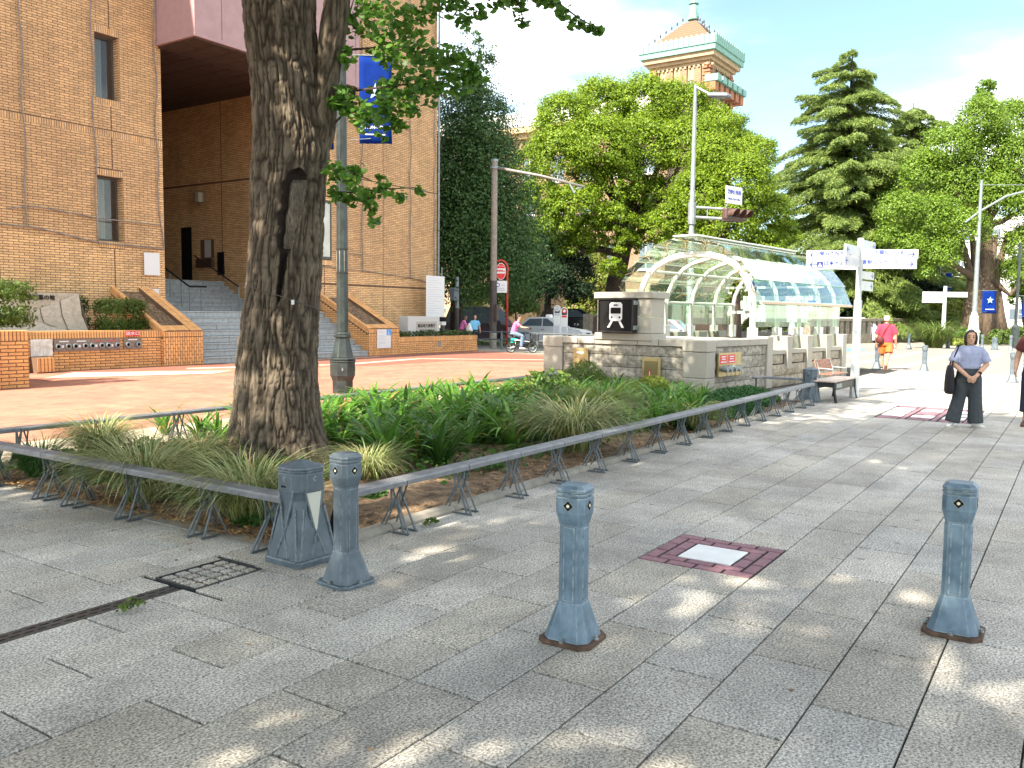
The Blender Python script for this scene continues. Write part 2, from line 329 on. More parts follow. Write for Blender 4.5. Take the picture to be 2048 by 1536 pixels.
G_pave = speckle('paving_granite', (.41,.39,.35), fleck=.75, scale=85, stain=.30, objr=.13)
G_pale = speckle('paving_pale', (.50,.44,.34), fleck=.2, scale=60, stain=.15, objr=.05)
LF = dict(ginkgo=leaf_mat('ginkgo_leaf', (.035,.11,.012), (.11,.24,.025), .42, .45),
          camphor=leaf_mat('camphor_leaf', (.085,.165,.010), (.25,.35,.018), .42),
          camphor_low=leaf_mat('camphor_shade_leaf', (.05,.12,.014), (.11,.22,.02), .35),
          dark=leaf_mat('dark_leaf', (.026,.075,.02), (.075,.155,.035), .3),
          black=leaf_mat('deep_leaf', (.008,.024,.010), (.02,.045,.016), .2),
          cedar=leaf_mat('cedar_needle', (.09,.16,.045), (.29,.37,.09), .45),
          yellow=leaf_mat('yellow_leaf', (.12,.19,.025), (.27,.30,.045), .35),
          gink2=leaf_mat('ginkgo_far_leaf', (.08,.16,.016), (.20,.31,.03), .38),
          hedge=leaf_mat('hedge_leaf', (.05,.105,.02), (.14,.20,.035), .3),
          ivy=leaf_mat('ivy_leaf', (.02,.06,.015), (.09,.13,.035), .25),
          aga=leaf_mat('strap_leaf', (.042,.135,.016), (.13,.30,.032), .38, .35, .5, dry=(.34,.25,.07)),
          grass1=leaf_mat('grass_blade_pale', (.28,.32,.12), (.48,.50,.26), .3, dry=(.36,.24,.10)), grass2=leaf_mat('grass_blade', (.08,.14,.03), (.18,.24,.06), .3, dry=(.30,.20,.08)),
          cover=leaf_mat('ground_cover_leaf', (.022,.075,.012), (.06,.15,.022), .3), cover2=leaf_mat('juniper_leaf', (.018,.075,.016), (.045,.14,.03), .25),
          litter=leaf_mat('leaf_litter', (.16,.085,.035), (.42,.26,.11), .1), flower=leaf_mat('flower_petal', (.5,.13,.14), (.75,.45,.5), .3))
# ================================================================ GROUND
def sheet(name, poly, z, m, k='structure', th=0):
    b = MB()
    b.add([(x,y,z) for x,y in poly], [tuple(range(len(poly)))])
    return kind(b.build(name, m, fix=False), k)
mk('ground_far', (.24,.22,.19), .95, var=.2, scale=.4)
sheet('ground', [(-400,-400),(1500,-400),(1500,1500),(-400,1500)], -.16, M_['ground_far'])
def road_x(y, off=0): return 29.2 + .185*y + off
# brick plaza: bond of small bricks in the material, too small to tell apart from here
def plaza_mat():
    m = bpy.data.materials.new('plaza_brick'); m.use_nodes = True; t = m.node_tree; k = t.links.new; p = t.nodes['Principled BSDF']
    g = N(t, 'ShaderNodeNewGeometry'); br = N(t, 'ShaderNodeTexBrick', inp={'Scale': 1, 'Brick Width': .21, 'Row Height': .105, 'Mortar Size': .005, 'Bias': 0.0})
    br.inputs['Color1'].default_value = (.345,.13,.083,1); br.inputs['Color2'].default_value = (.40,.185,.125,1); br.inputs['Mortar'].default_value = (.21,.13,.085,1)
    k(g.outputs['Position'], br.inputs['Vector'])
    n = N(t, 'ShaderNodeTexNoise', inp={'Scale': .9, 'Detail': 6, 'Roughness': .65}); k(g.outputs['Position'], n.inputs['Vector'])
    mr = N(t, 'ShaderNodeMapRange'); mr.inputs[1].default_value=.3; mr.inputs[2].default_value=.7; mr.inputs[3].default_value=.72; mr.inputs[4].default_value=1.2; k(n.outputs[0], mr.inputs[0])
    ml = N(t, 'ShaderNodeMix', data_type='RGBA', blend_type='MULTIPLY'); ml.inputs[0].default_value=1; k(br.outputs[0], ml.inputs[6]); k(mr.outputs[0], ml.inputs[7])
    k(ml.outputs[2], p.inputs['Base Color']); p.inputs['Roughness'].default_value=.85
    bp = N(t, 'ShaderNodeBump', inp={'Strength': .4, 'Distance': .004}); bp.invert = True; k(br.outputs['Fac'], bp.inputs['Height']); k(bp.outputs[0], p.inputs['Normal']); return m
def small_brick(name, c1, c2, mo, w, h):
    m = bpy.data.materials.new(name); m.use_nodes = True; t = m.node_tree; k = t.links.new; p = t.nodes['Principled BSDF']
    g = N(t, 'ShaderNodeNewGeometry'); br = N(t, 'ShaderNodeTexBrick', inp={'Scale': 1, 'Brick Width': w, 'Row Height': h, 'Mortar Size': .006})
    br.inputs['Color1'].default_value = (*c1,1); br.inputs['Color2'].default_value = (*c2,1); br.inputs['Mortar'].default_value = (*mo,1)
    k(g.outputs['Position'], br.inputs['Vector']); k(br.outputs[0], p.inputs['Base Color']); p.inputs['Roughness'].default_value=.85; return m
P_org = plaza_mat()
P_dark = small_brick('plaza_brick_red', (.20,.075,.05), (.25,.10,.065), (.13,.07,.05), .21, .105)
P_pale = small_brick('plaza_sett_pale', (.52,.45,.34), (.46,.39,.29), (.33,.27,.2), .3, .1)
sheet('plaza', [(-30,9.3),(17.0,9.3),(17.05,11.6),(road_x(11.6,-2.2),11.6),(road_x(40,-2.2),40),(-30,40)], -.004, P_org)
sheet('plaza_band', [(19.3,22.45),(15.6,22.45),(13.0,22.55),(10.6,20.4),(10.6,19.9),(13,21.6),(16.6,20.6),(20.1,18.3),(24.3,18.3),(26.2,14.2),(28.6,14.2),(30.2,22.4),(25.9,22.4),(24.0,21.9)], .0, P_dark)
sheet('plaza_strip', [(-30,9.6),(16.9,9.6),(16.9,10.9),(-30,10.9)], .0, P_pale)
sheet('plaza_line', [(15.2,21.0),(19.6,19.2),(24.0,19.75),(24.2,20.1),(19.7,19.6),(15.4,21.4)], .004, G_pale)
sheet('plaza_line', [(24.0,19.75),(27.4,14.8),(27.75,14.9),(24.2,20.1)], .004, G_pale)
sheet('plaza_line', [(10.9,20.6),(14.5,19.0),(15.6,19.6),(12.4,21.9)], .004, P_pale)
sheet('plaza_path', [(17.5,22.1),(24.0,21.65),(24.0,21.95),(17.5,22.45)], .008, G_pale)
# grey pavement along the road, and the kerb
sheet('pavement', [(road_x(12.2,-2.2),12.2),(road_x(12.2,-.15),12.2),(road_x(60,-.15),60),(road_x(60,-2.2),60)], 0, M_['concrete'])
kb = MB()
kb.prism([(road_x(-12,-.15),-12),(road_x(-12),-12),(road_x(60),60),(road_x(60,-.15),60)], 'z', -.15, .004)
kb.prism([(road_x(-12,20.8),-12),(road_x(-12,21),-12),(road_x(70,21),70),(road_x(70,20.8),70)], 'z', -.15, .05)
kind(kb.build('kerb', M_['concrete']), 'structure')
sheet('road', [(road_x(-60,0),-60),(road_x(-60,20.8),-60),(road_x(120,20.8),120),(road_x(120,0),120)], -.04, M_['asphalt'])
sheet('far_pavement', [(road_x(-60,21),-60),(400,-60),(400,200),(road_x(120,21),120)], -.01, M_['concrete'])
for i in range(5):
    y = 1.6+i*1.7; x0 = road_x(y, 1.5)
    sheet('crossing_stripe', [(x0,y),(x0+17.5,y-.2),(x0+17.5,y+.22),(x0,y+.42)], -.036, M_['road_paint'])
sheet('cycle_lane', [(road_x(9.6,14.5),9.6),(road_x(9.6,18.5),9.6),(road_x(14.6,18.5),14.6),(road_x(14.6,14.5),14.6)], -.036, M_['lane_blue'])
# ---------------------------------------------------------------- slab paving
SY0, SDY, SDX = .105, .3935, .8
sheet('sidewalk_bed', [(-12,-14),(road_x(-14,-.15),-14),(road_x(12.2,-.15),12.2),(25.9,12.2),(25.9,11.6),(17.05,11.6),(17.05,9.3),(-12,9.3)], -.018, M_['joint'])
sidewalk = bpy.data.objects.new('sidewalk', None); COL.objects.link(sidewalk); kind(sidewalk, 'structure')
HOLES = [(5.315,6.118,1.679,2.4655), (3.15,3.665,4.33,4.725), (1.0,3.12,4.40,4.525), (4.0,17.4,4.30,9.3),
         (15.3,17.75,1.4,2.86)]
def cut(rects, h):
    out = []
    for a,b,c,d in rects:
        if h[1] <= a or h[0] >= b or h[3] <= c or h[2] >= d: out.append((a,b,c,d)); continue
        if h[0] > a: out.append((a,h[0],c,d))
        if h[1] < b: out.append((h[1],b,c,d))
        a2, b2 = max(a,h[0]), min(b,h[1])
        if h[2] > c: out.append((a2,b2,c,h[2]))
        if h[3] < d: out.append((a2,b2,h[3],d))
    return out
slabs = []
for r in range(-9, 30):
    y0 = SY0+r*SDY; off = 2.513 if r % 2 == 0 else 2.113
    for c in range(-6, 36):
        x0 = off + c*SDX; x1 = x0+SDX
        pcs = [(x0, x1, y0, y0+SDY)]
        if x0 < 2.913 < x1 and r >= 5: pcs = [(x0,2.913,y0,y0+SDY),(2.913,x1,y0,y0+SDY)]
        for h in HOLES: pcs = cut(pcs, h)
        for a,b,c_,d in pcs:
            if b-a < .05 or d-c_ < .03: continue
            if b > road_x(c_,-.15): b = road_x(c_,-.17)
            if b-a < .05: continue
            if d > 9.25 or (a > 17.2 and d > 6.2 - .1*(a-17)) : continue
            slabs.append((a,b,c_,d))
def slab_mesh(w, h):
    b = MB(); g = .0044; e = .0035
    x, y = w/2-(.0065 if w > .3 else g), h/2-g
    lo = [(-x,-y,-.017),(x,-y,-.017),(x,y,-.017),(-x,y,-.017)]; mi = [(p[0],p[1],-e) for p in lo]
    hi = [(-x+e,-y+e,0),(x-e,-y+e,0),(x-e,y-e,0),(-x+e,y-e,0)]
    b.v = lo+mi+hi; b.f = [(8,9,10,11)]+[(i,(i+1)%4,4+(i+1)%4,4+i) for i in range(4)]+[(4+i,4+(i+1)%4,8+(i+1)%4,8+i) for i in range(4)]; b.m=[0]*9
    return b
def seen(x, y):
    dx, dy = x*ch+y*sh, x*sh-y*ch
    return dx > 1.6 and abs(dy) < dx*.64+.5
slabs.sort(key=lambda s: (not seen((s[0]+s[1])/2,(s[2]+s[3])/2), math.hypot((s[0]+s[1])/2,(s[2]+s[3])/2)))
cache = {}; rest = MB()
for i, (a,b,c,d) in enumerate(slabs):
    zj = rnd.uniform(-.0012,.0012)
    if i < 300:
        key = (round(b-a,3), round(d-c,3))
        if key not in cache:
            o = slab_mesh(*key).build('paving_slab', G_pave, sidewalk, fix=False); cache[key] = o
        else:
            o = cache[key].copy(); COL.objects.link(o)
        o.location = ((a+b)/2,(c+d)/2,zj); o.rotation_euler = (rnd.gauss(0,.0016), rnd.gauss(0,.0012), rnd.gauss(0,.0012))
    else:
        s = slab_mesh(b-a,d-c); rest.add([(p[0]+(a+b)/2,p[1]+(c+d)/2,p[2]+zj) for p in s.v], s.f)
kind(rest.build('paving', G_pave, sidewalk, fix=False), 'stuff')
# ---------------------------------------------------------------- plaques, grate, channel drain
def tile(b, x0, x1, y0, y1, z=.001, m=0, g=.005):
    s = slab_mesh(x1-x0-g, y1-y0-g); b.add([(p[0]+(x0+x1)/2,p[1]+(y0+y1)/2,p[2]+z) for p in s.v], s.f, m)
pq = thing('pavement_plaque', 'white name plaque framed by purple brick, set in the grey paving behind the middle bollard', 'plaque', (5.316,1.68,0), 0, 'plaques set in the pavement')
def ptile(par, nm, x0,x1,y0,y1,m):
    b = MB(); tile(b,x0,x1,y0,y1,g=.012); return b.build(nm, m, par, fix=False)
w, h = .80, .784
T = [(0,.2,0,.1),(.2,.4,0,.1),(0.4,.6,0,.1),(.6,.8,0,.196)]
X4, Y4 = [0,.1,.2,.6,.7,.8], [0,.098,.196,.588,.686,.784]
for a,b,c,d in [(0,.1,0,.196),(0,.1,.196,.392),(0,.1,.392,.588),(0,.1,.588,.784),(.7,.8,0,.196),(.7,.8,.196,.392),(.7,.8,.392,.588),(.7,.8,.588,.784),
                (.1,.3,0,.098),(.3,.5,0,.098),(.5,.7,0,.098),(.1,.3,.686,.784),(.3,.5,.686,.784),(.5,.7,.686,.784),
                (.1,.2,.098,.294),(.1,.2,.294,.49),(.1,.2,.49,.686),(.6,.7,.098,.294),(.6,.7,.294,.49),(.6,.7,.49,.686),
                (.2,.4,.098,.196),(.4,.6,.098,.196),(.2,.4,.588,.686),(.4,.6,.588,.686)]:
    ptile(pq, 'brick', a,b,c,d, M_['plaque_purple'])
ptile(pq, 'plate', .2,.6,.196,.588, M_['plaque_white'])
pb = MB(); pb.b2(0,w,0,h,-.03,-.008); pb.build('bed', M_['joint'], pq)
pq2 = thing('pavement_plaque', 'row of three white striped plaques in purple brick, by the standing woman', 'plaque', (15.32,1.42,0), 0, 'plaques set in the pavement')
pb = MB(); pb.b2(0,2.4,0,1.42,-.03,-.008); pb.build('bed', M_['joint'], pq2)
for gx in range(3):
    x0 = .0+gx*.0
# three plaques side by side along Y, stripes along Y
for gy in range(3):
    y0 = .02+gy*.47
    for k in range(3):
        ptile(pq2, 'plate', .45+k*.55, .85+k*.55, y0+.1, y0+.45, M_['plaque_white'] if (gy != 1 or k != 1) else M_['plaque_purple'])
    for k in range(2): ptile(pq2, 'brick', .87+k*.55, .98+k*.55, y0+.1, y0+.45, M_['plaque_purple'])
    ptile(pq2, 'brick', .02, 2.38, y0, y0+.095, M_['plaque_purple'])
    for x0 in (.02,.23,1.98,2.18): ptile(pq2, 'brick', x0, x0+.2, y0+.1, y0+.45, M_['plaque_purple'])
gr = thing('drain_cover', 'square drain cover inlaid with small stone tiles beside the wide corner post', 'drain cover', (3.155,4.335,0))
b = MB(); b.b2(0,.505,0,.385,-.05,-.012); b.build('pan', M_['rust'], gr)
for i in range(5):
    for j in range(4):
        t = MB(); tile(t, .012+i*.0965,.012+(i+1)*.0965,.012+j*.091,.012+(j+1)*.091, g=.019); t.build('stone_tile', G_pave, gr, fix=False)
b = MB()
for x0,x1,y0,y1 in ((0,.505,-.004,.008),(0,.505,.378,.39),(-.004,.008,.009,.377),(.498,.51,.009,.377)): b.b2(x0,x1,y0,y1,-.04,.0015)
b.build('frame', M_['dark_metal'], gr)
dr = thing('channel_drain', 'dark slotted channel drain running to the square drain cover', 'drain', (1.0,4.40,0))
b = MB(); b.b2(0,2.12,0,.125,-.06,-.02); b.build('trough', M_['black_metal'], dr)
b = MB()
for k in range(30):
    x0 = k*.07
    for y0 in (0,.047,.094): b.b2(x0,x0+.07,y0,y0+.031,-.02,-.001)
    b.b2(x0,x0+.022,.0312,.0468,-.02,-.0015); b.b2(x0+.035,x0+.057,.0782,.0938,-.02,-.0015)
b.build('grating', M_['dark_metal'], dr)
# bed: soil and its low kerb
nx, ny = 130, 52
xs = np.linspace(4.08,17.0,nx); ys = np.linspace(4.36,9.22,ny)
gx, gy = np.meshgrid(xs, ys, indexing='ij')
gz = .012+.035*np.sin(gx*2.1+gy)*np.sin(gy*1.7-gx*.6)+.03*np.minimum(1,np.minimum(gx-4.08,gy-4.36)*1.5)+rng.normal(0,.006,gx.shape)
gz[0,:] = gz[:,0] = gz[:,-1] = gz[-1,:] = -.03
idx = np.arange(nx*ny).reshape(nx,ny)
q = np.stack([idx[:-1,:-1],idx[1:,:-1],idx[1:,1:],idx[:-1,1:]],-1).reshape(-1,4)
kind(np_obj('planting_bed', np.stack([gx,gy,gz],-1).reshape(-1,3), q, M_['soil'], smooth=True), 'structure')
kb = MB()
for k in range(17):
    x0 = 4.1+k*.79
    kb.prism([(4.30,-.02),(4.30,.02),(4.33,.05),(4.40,.055),(4.43,.02),(4.43,-.02)], 'x', x0+.004, min(x0+.786,17.35))
kb.prism([(4.0,-.02),(4.0,.006),(4.12,.012),(4.14,-.02)], 'y', 4.30, 9.25)
kb.prism([(9.22,-.02),(9.22,.02),(9.33,.03),(9.36,-.02)], 'x', 4.0, 17.0)
kind(kb.build('bed_kerb', M_['concrete']), 'structure')
# ================================================================ RAIL FENCES
def trestle(par, x, y, rz):
    b = MB(); r = .0085
    for dx in (-.035,.035):
        for s in (-1,1):
            b.tube([(s*.05+0*dx, dx, .375), (-s*.10, dx*1.9, .015)], r, 6)
            b.tube([(s*.055, dx, .375), (s*.035, dx*1.4, .22), (s*.145, dx*1.9, .015)], r, 6) if dx > 0 else None
    b.box((0,.066,.008),(.30,.016,.014)); b.box((0,-.066,.008),(.24,.016,.014)); b.box((0,0,.372),(.13,.09,.012))
    o = b.build('trestle_leg', M_['leg_steel'], par, (x,y,0), rz); return o
def rail_fence(label, segs, axis, c, legs, group='low rail fences around the planting bed', w=.15, zt=.41):
    t = thing('rail_fence', label, 'low fence', (0,0,0), 0, group)
    first = None
    for a0, a1 in segs:
        key = round(a1-a0,3)
        b = MB(); L_ = a1-a0-.008
        prof = [(-w/2,-.045),(-w/2,-.012),(-w/2+.012,0),(w/2-.012,0),(w/2,-.012),(w/2,-.045)]
        b.prism(prof, 'x', -L_/2, L_/2)
        o = b.build('rail', M_['rail_grey'], t); m = (a0+a1)/2
        o.location = (m,c,zt) if axis == 'x' else (c,m,zt); o.rotation_euler = (0,0,0 if axis == 'x' else math.pi/2)
    base = trestle(t, 0,0,0); fst = True
    for l in legs:
        o = base if fst else base.copy()
        if not fst: COL.objects.link(o)
        fst = False
        o.location = (l,c,0) if axis == 'x' else (c,l,0); o.rotation_euler = (0,0,math.pi/2 if axis == 'x' else 0)
    return t
xs_ = [4.28]+[4.915+.79*k for k in range(15)]+[16.75]
rail_fence('grey low rail fence along the right-hand edge of the planting bed, on trestle legs', list(zip(xs_[:-1],xs_[1:])), 'x', 4.255, [4.91+.79*k for k in range(15)]+[16.55])
ys_ = [4.42,5.30,6.22,7.02,7.50,8.45,9.25,10.05]
rail_fence('grey low rail fence running left from the wide corner post, near the drain cover', list(zip(ys_[:-1],ys_[1:])), 'y', 4.0, [4.60,5.31,6.23,7.0,7.46,8.40,9.2,10.0])
xs_ = [3.7+.95*k for k in range(15)]
rail_fence('grey low rail fence along the back of the bed in front of the brick plaza', list(zip(xs_[:-1],xs_[1:])), 'x', 9.32, [3.75+.95*k for k in range(14)])
rail_fence('short dark rail by the stone wall behind the far grey post', [(17.0,17.9)], 'y', 0, []) if False else None

# ================================================================ BOLLARDS
def octa(a, b, z, rz=0):      # octagon with main half-width a, chamfer leaving half-length b of each main side
    pts = [(a,-b),(a,b),(b,a),(-b,a),(-a,b),(-a,-b),(-b,-a),(b,-a)]
    return [Vector((p[0],p[1],z)) for p in pts]
def make_bollard(m, label, loc, rz):
    t = thing('bollard', label, 'bollard', loc, rz, 'steel bollards on the pavement')
    b = MB(); b.loft([octa(0.145,0.0986,0),octa(0.145,0.0986,.018),octa(0.14,0.0952,.022)]); b.build('base_plate', M_['rust'] if m == 'steel_blue_light' else M_[m], t, bevel=.002)
    b = MB()
    b.loft([octa(0.122,0.08296,.022),octa(0.068,0.04624,.20),octa(0.064,0.04352,.205),octa(0.062,0.04216,.60),octa(0.065,0.0442,.605),octa(0.08,0.0544,.665),octa(0.08,0.0544,.745),octa(0.076,0.05168,.748)])
    # raised panels on the four faces, recessed pockets with the bolts at the foot
    for k in range(4):
        Mk = Matrix.Rotation(k*math.pi/2,4,'Z')
        b.b2(.058,.0665,-.028,.028,.215,.59, M=Mk)
    b.build('shaft', M_[m], t, bevel=.0025)
    b = MB(); b.loft([octa(0.075,0.051,.748),octa(0.075,0.051,.755)]); b.loft([octa(0.081,0.05508,.755),octa(0.081,0.05508,.768)]); b.loft([octa(0.074,0.05032,.768),octa(0.074,0.05032,.774)])
    b.loft([octa(0.082,0.05576,.774),octa(0.082,0.05576,.788),octa(0.06,0.0408,.806)]); b.build('cap', M_[m], t, bevel=.002)
    for k in range(4):
        Mk = Matrix.Rotation(k*math.pi/2,4,'Z')
        b = MB(); b.prism([(0,.679),(.026,.705),(0,.731),(-.026,.705)], 'x', .078,.0822, m=1, M=Mk)
        b.prism([(0,.673),(.032,.705),(0,.737),(-.032,.705)], 'x', .0775,.0810, m=0, M=Mk)
        b.prism([(.0085*math.cos(a),.705+.0085*math.sin(a)) for a in [q*math.pi/4 for q in range(8)]], 'x', .0823,.0840, m=2, M=Mk)
        b.build('emblem', [M_['galv'],M_['ink'],M_['gold_letter']], t)
        bb = MB(); p = Mk @ Vector((.132,.0,.021)); bb.lathe([(.013,0),(.013,.007),(.008,.009),(.008,.02)], 6, p); bb.build('bolt', M_['galv'], t)
    return t
BL = make_bollard('steel_blue_light', 'bright blue weathered bollard in the middle of the pavement, left of the right-hand one', (3.77,2.10,0), R(4))
b2 = dup(BL, (5.03,.49,0), R(1), 'bright blue weathered bollard at the right side of the pavement, farther from the planting bed'); 
BG = make_bollard('steel_blue', 'slim grey bollard with rust streaks, right beside the wide corner post of the fence', (3.775,3.70,0), R(-6))
def far_bollard(x, y, label, rz=0): dup(BG, (x,y,0), rz, label)
for x, y, l in [(30.0,5.55,'far bollard half hidden behind the legs of the man in red'),(29.85,4.12,'pale far bollard at the crossing, between the man in red and the woman'),
                (26.15,1.48,'pale far bollard at the right edge, right of the woman'),(50.3,8.6,'far bollard across the road left of the red man, before the stone wall'),
                (51.3,7.9,'far bollard across the road just right of the red man'),(53.2,6.2,'far bollard across the road before the yellow bush, left of the woman'),
                (53.4,4.55,'far bollard across the road just right of the woman'),(53.4,3.2,'far bollard across the road near the right edge, by the far rail fence')]:
    far_bollard(x, y, l)
# wide corner post of the fence
def wide_post(loc, label, rz=0):
    t = thing('fence_post', label, 'post', loc, rz, 'wide steel end posts of the rail fences')
    def sq(a, z, c=.35): return octa(a, a*c, z)
    b = MB(); b.loft([octa(.185,.15,0),octa(.185,.15,.035),octa(.178,.146,.045)])
    b.loft([octa(.168,.145,.045),octa(.122,.062,.36),octa(.118,.05,.42),octa(.128,.06,.53)]); 
    # diagonal ribs crossing each face
    for k in range(4):
        Mk = Matrix.Rotation(k*math.pi/2,4,'Z')
        for s in (-1,1):
            P = lambda y_, z_: Mk @ Vector((.168-(z_-.045)*.139 if z_ < .40 else .119+(z_-.4)*.06, y_, z_))
            b.tube([P(-s*.06,.05)+Vector((0,0,0)), P(s*.02,.26), P(s*.075,.50)], .009, 5)
            b.tube([P(s*.145,.05), P(s*.085,.37)], .008, 5)
    b.build('body', M_['steel_blue'], t, bevel=.003)
    b = MB(); b.loft([octa(.136,.066,.48),octa(.138,.066,.50),octa(.138,.066,.60),octa(.133,.064,.605)])
    b.build('head', M_['steel_blue'], t, bevel=.003)
    b = MB(); b.loft([octa(.132,.064,.605),octa(.132,.064,.612)]); b.loft([octa(.139,.067,.612),octa(.139,.067,.622)]); b.loft([octa(.132,.064,.622),octa(.132,.064,.627)])
    b.loft([octa(.14,.068,.627),octa(.14,.068,.638),octa(.03,.015,.675)]); b.build('cap', M_['steel_blue'], t, bevel=.002)
    for k in range(4):
        Mk = Matrix.Rotation(k*math.pi/2,4,'Z')
        b = MB(); b.prism([(0,.545),(.02,.568),(0,.591),(-.02,.568)], 'x', .136,.1395, M=Mk); b.prism([(.004,.551),(.017,.566),(.004,.581),(-.009,.566)], 'x', .1396,.1402, m=1, M=Mk)
        b.build('emblem', [M_['galv'],M_['steel_blue']], t)
    b = MB(); Mk = Matrix.Rotation(-math.pi/2,4,'Z')       # pierced plate on the sunny face
    P = lambda y_, z_, o_=0: Mk @ Vector((.168-(z_-.045)*.139+.0045+o_ if z_ < .40 else .119+(z_-.4)*.06+.0045+o_, y_, z_))
    b.add([P(-.062,.475),P(.062,.475),P(.0,.20)], [(0,1,2)])
    m2 = 1
    for i in range(11):
        z_ = .24+i*.021
        hw = .062*(z_-.2)/.275
        n_ = max(2,int(hw*2/.016))
        for j in range(n_):
            y0 = -hw+(j+.5+(.25 if i%2 else -.25)*.8)*2*hw/n_
            if abs(y0) < hw-.004: b.add([P(y0-.0055,z_,.001),P(y0,z_-.006,.001),P(y0+.0055,z_,.001),P(y0,z_+.006,.001)], [(0,1,2,3)], 1)
    b.build('pierced_plate', [mat('mesh_plate',(.52,.53,.46),.5), M_['dark_metal']], t, fix=False)
    b = MB(); Mk = Matrix.Rotation(math.pi,4,'Z')
    b.b2(.138,.1395,-.035,-.015,.508,.522,M=Mk); b.b2(.138,.1395,-.01,.01,.508,.522,M=Mk); b.build('socket', M_['ink'], t)
    return t
wp = wide_post((3.96,4.29,0), 'wide grey corner post where the two near rail fences meet', R(-3))
dup(wp, (17.35,4.42,0), R(2), 'wide grey end post of the right-hand fence, beside the bench')
dup(wp, (52.6,6.95,0), R(8), 'wide pale post far across the road, left of the yellow bush')
dup(wp, (53.5,3.95,0), R(8), 'wide pale post far across the road, right of the woman')
# black bag hung on the rail behind the corner post
um = thing('black_bag', 'black bag with a white tag hanging from the rail behind the corner post', 'bag', (4.20,4.20,0))
b = MB(); b.loft([[Vector((x*w,y*w2,z)) for x,y in ((-1,-1),(1,-1),(1,1),(-1,1))] for w,w2,z in ((.03,.025,.05),(.045,.035,.08),(.042,.03,.22),(.03,.018,.30),(.012,.01,.33))]); b.build('pouch', M_['bag_black'], um, smooth=True)
b = MB(); b.tube([(0,0,.32),(.01,0,.37),(0,0,.395)], .006, 6); b.build('strap', M_['bag_black'], um)
b = MB(); b.box((-.03,-.032,.26),(.004,.022,.03)); b.build('price_tag', M_['sign_white'], um)
# ================================================================ LAMP POST behind the trunk
def ngon(r, n, z, rot=0): return [Vector((r*math.cos(rot+2*math.pi*k/n), r*math.sin(rot+2*math.pi*k/n), z)) for k in range(n)]
lp = thing('lamp_post', 'dark green lamp post with blue banners, just right of the big tree trunk', 'lamp post', (12.84,12.66,0), R(20))
b = MB(); b.lathe([(.22,0),(.22,.25),(.27,.36),(.27,.62),(.255,.63)], 8); b.lathe([(.28,.63),(.285,.66),(.265,.67)], 8); b.lathe([(.275,.68),(.275,.71),(.25,.73)], 8)
b.lathe([(.24,.73),(.22,.80),(.165,1.05),(.155,1.14)], 8); b.lathe([(.19,1.14),(.195,1.17),(.16,1.19)], 8); b.lathe([(.18,1.20),(.17,1.235),(.13,1.25)], 8)
b.build('base', M_['lamp_green'], lp, bevel=.006)
b = MB(); b.lathe([(.128,1.25),(.12,3.2),(.105,6.6),(.09,9.6)], 8); b.build('pole', M_['lamp_green'], lp, bevel=.006)
b = MB(); b.lathe([(.124,2.42),(.124,2.46)], 8); b.lathe([(.122,2.9),(.122,2.94)], 8); b.build('collar', M_['black_metal'], lp)
b = MB(); b.lathe([(.1215,2.47),(.1205,2.89)], 8); b.build('notice_band', mat('worn_label',(.42,.43,.38),.7,var=.35,scale=18,col2=(.62,.63,.58)), lp)
for k in range(4):
    b = MB(); a = math.pi/8+k*math.pi/2; r_ = .252
    Mk = Matrix.Rotation(a,4,'Z'); b.prism([(0,.44),(.03,.49),(0,.54),(-.03,.49)], 'x', .247,.255, M=Mk); b.prism([(-.004,.45),(.02,.49),(-.004,.53)], 'x', .2551,.256, m=1, M=Mk); b.build('emblem', [M_['dark_metal'],M_['galv']], lp)
# lamp arm and lantern head, just above the frame
b = MB(); b.tube([(0,0,7.9),(.5,-.9,8.4),(.9,-1.6,8.5)], .05, 8); b.build('arm', M_['galv'], lp)
b = MB(); b.loft([[Vector((x*w+.9,y*w*.6-1.9,z)) for x,y in ((-1,-1),(1,-1),(1,1),(-1,1))] for w,z in ((.35,8.3),(.5,8.42),(.3,8.6))]); b.build('lantern', M_['galv'], lp)
def banner_mesh(w, h, wave, seed):
    b = MB(); n, m_ = 7, 11
    def zf(u, v): return wave*math.sin(u*4+seed)*(v*.8)+wave*.8*math.sin(v*5+seed*2)*u
    vs = []; fs = []
    for i in range(m_):
        for j in range(n):
            u, v = j/(n-1), i/(m_-1); vs.append((u*w*(1-.04*math.sin(v*3)), zf(u,v), -v*h))
    for i in range(m_-1):
        for j in range(n-1): fs.append((i*n+j,i*n+j+1,(i+1)*n+j+1,(i+1)*n+j))
    b.add(vs, fs); return b
def banner(name, label, loc, rz, w, h, lines, seed, wave=.05, star=True, group='blue street banners'):
    t = thing(name, label, 'banner', loc, rz, group)
    o = banner_mesh(w, h, wave, seed).build('cloth', M_['banner_blue'], t, fix=False, smooth=True)
    sd = o.modifiers.new('thick','SOLIDIFY'); sd.thickness = .004
    for body, z, sz in lines:
        if body: text(body, sz, facing((w/2,-.06-wave,z),(1,0,0),(0,0,1)), M_['sign_white'], t)
        else:
            b = MB(); b.box((w/2,-.06-wave,z),(w*.62,.004,sz)); b.build('print_line', M_['sign_white'], t)
    if star:
        b = MB(); c = (w*.5, h*-.42); pts = []
        for k in range(10):
            r_ = w*.26 if k%2==0 else w*.11; a = math.pi/2+k*math.pi/5; pts.append((c[0]+r_*math.cos(a), c[1]+r_*math.sin(a)))
        b.prism(pts, 'y', -.062-wave, -.058-wave); b.build('star_emblem', mat('banner_star',(.30,.48,.72),.6), t)
    b = MB(); b.tube([(-.18,0,.0),(w+.02,0,.0)], .012, 6); b.tube([(-.18,0,-h+.06),(w*.35,0,-h+.1)], .007, 6); b.build('banner_rod', M_['galv'], t)
    return t
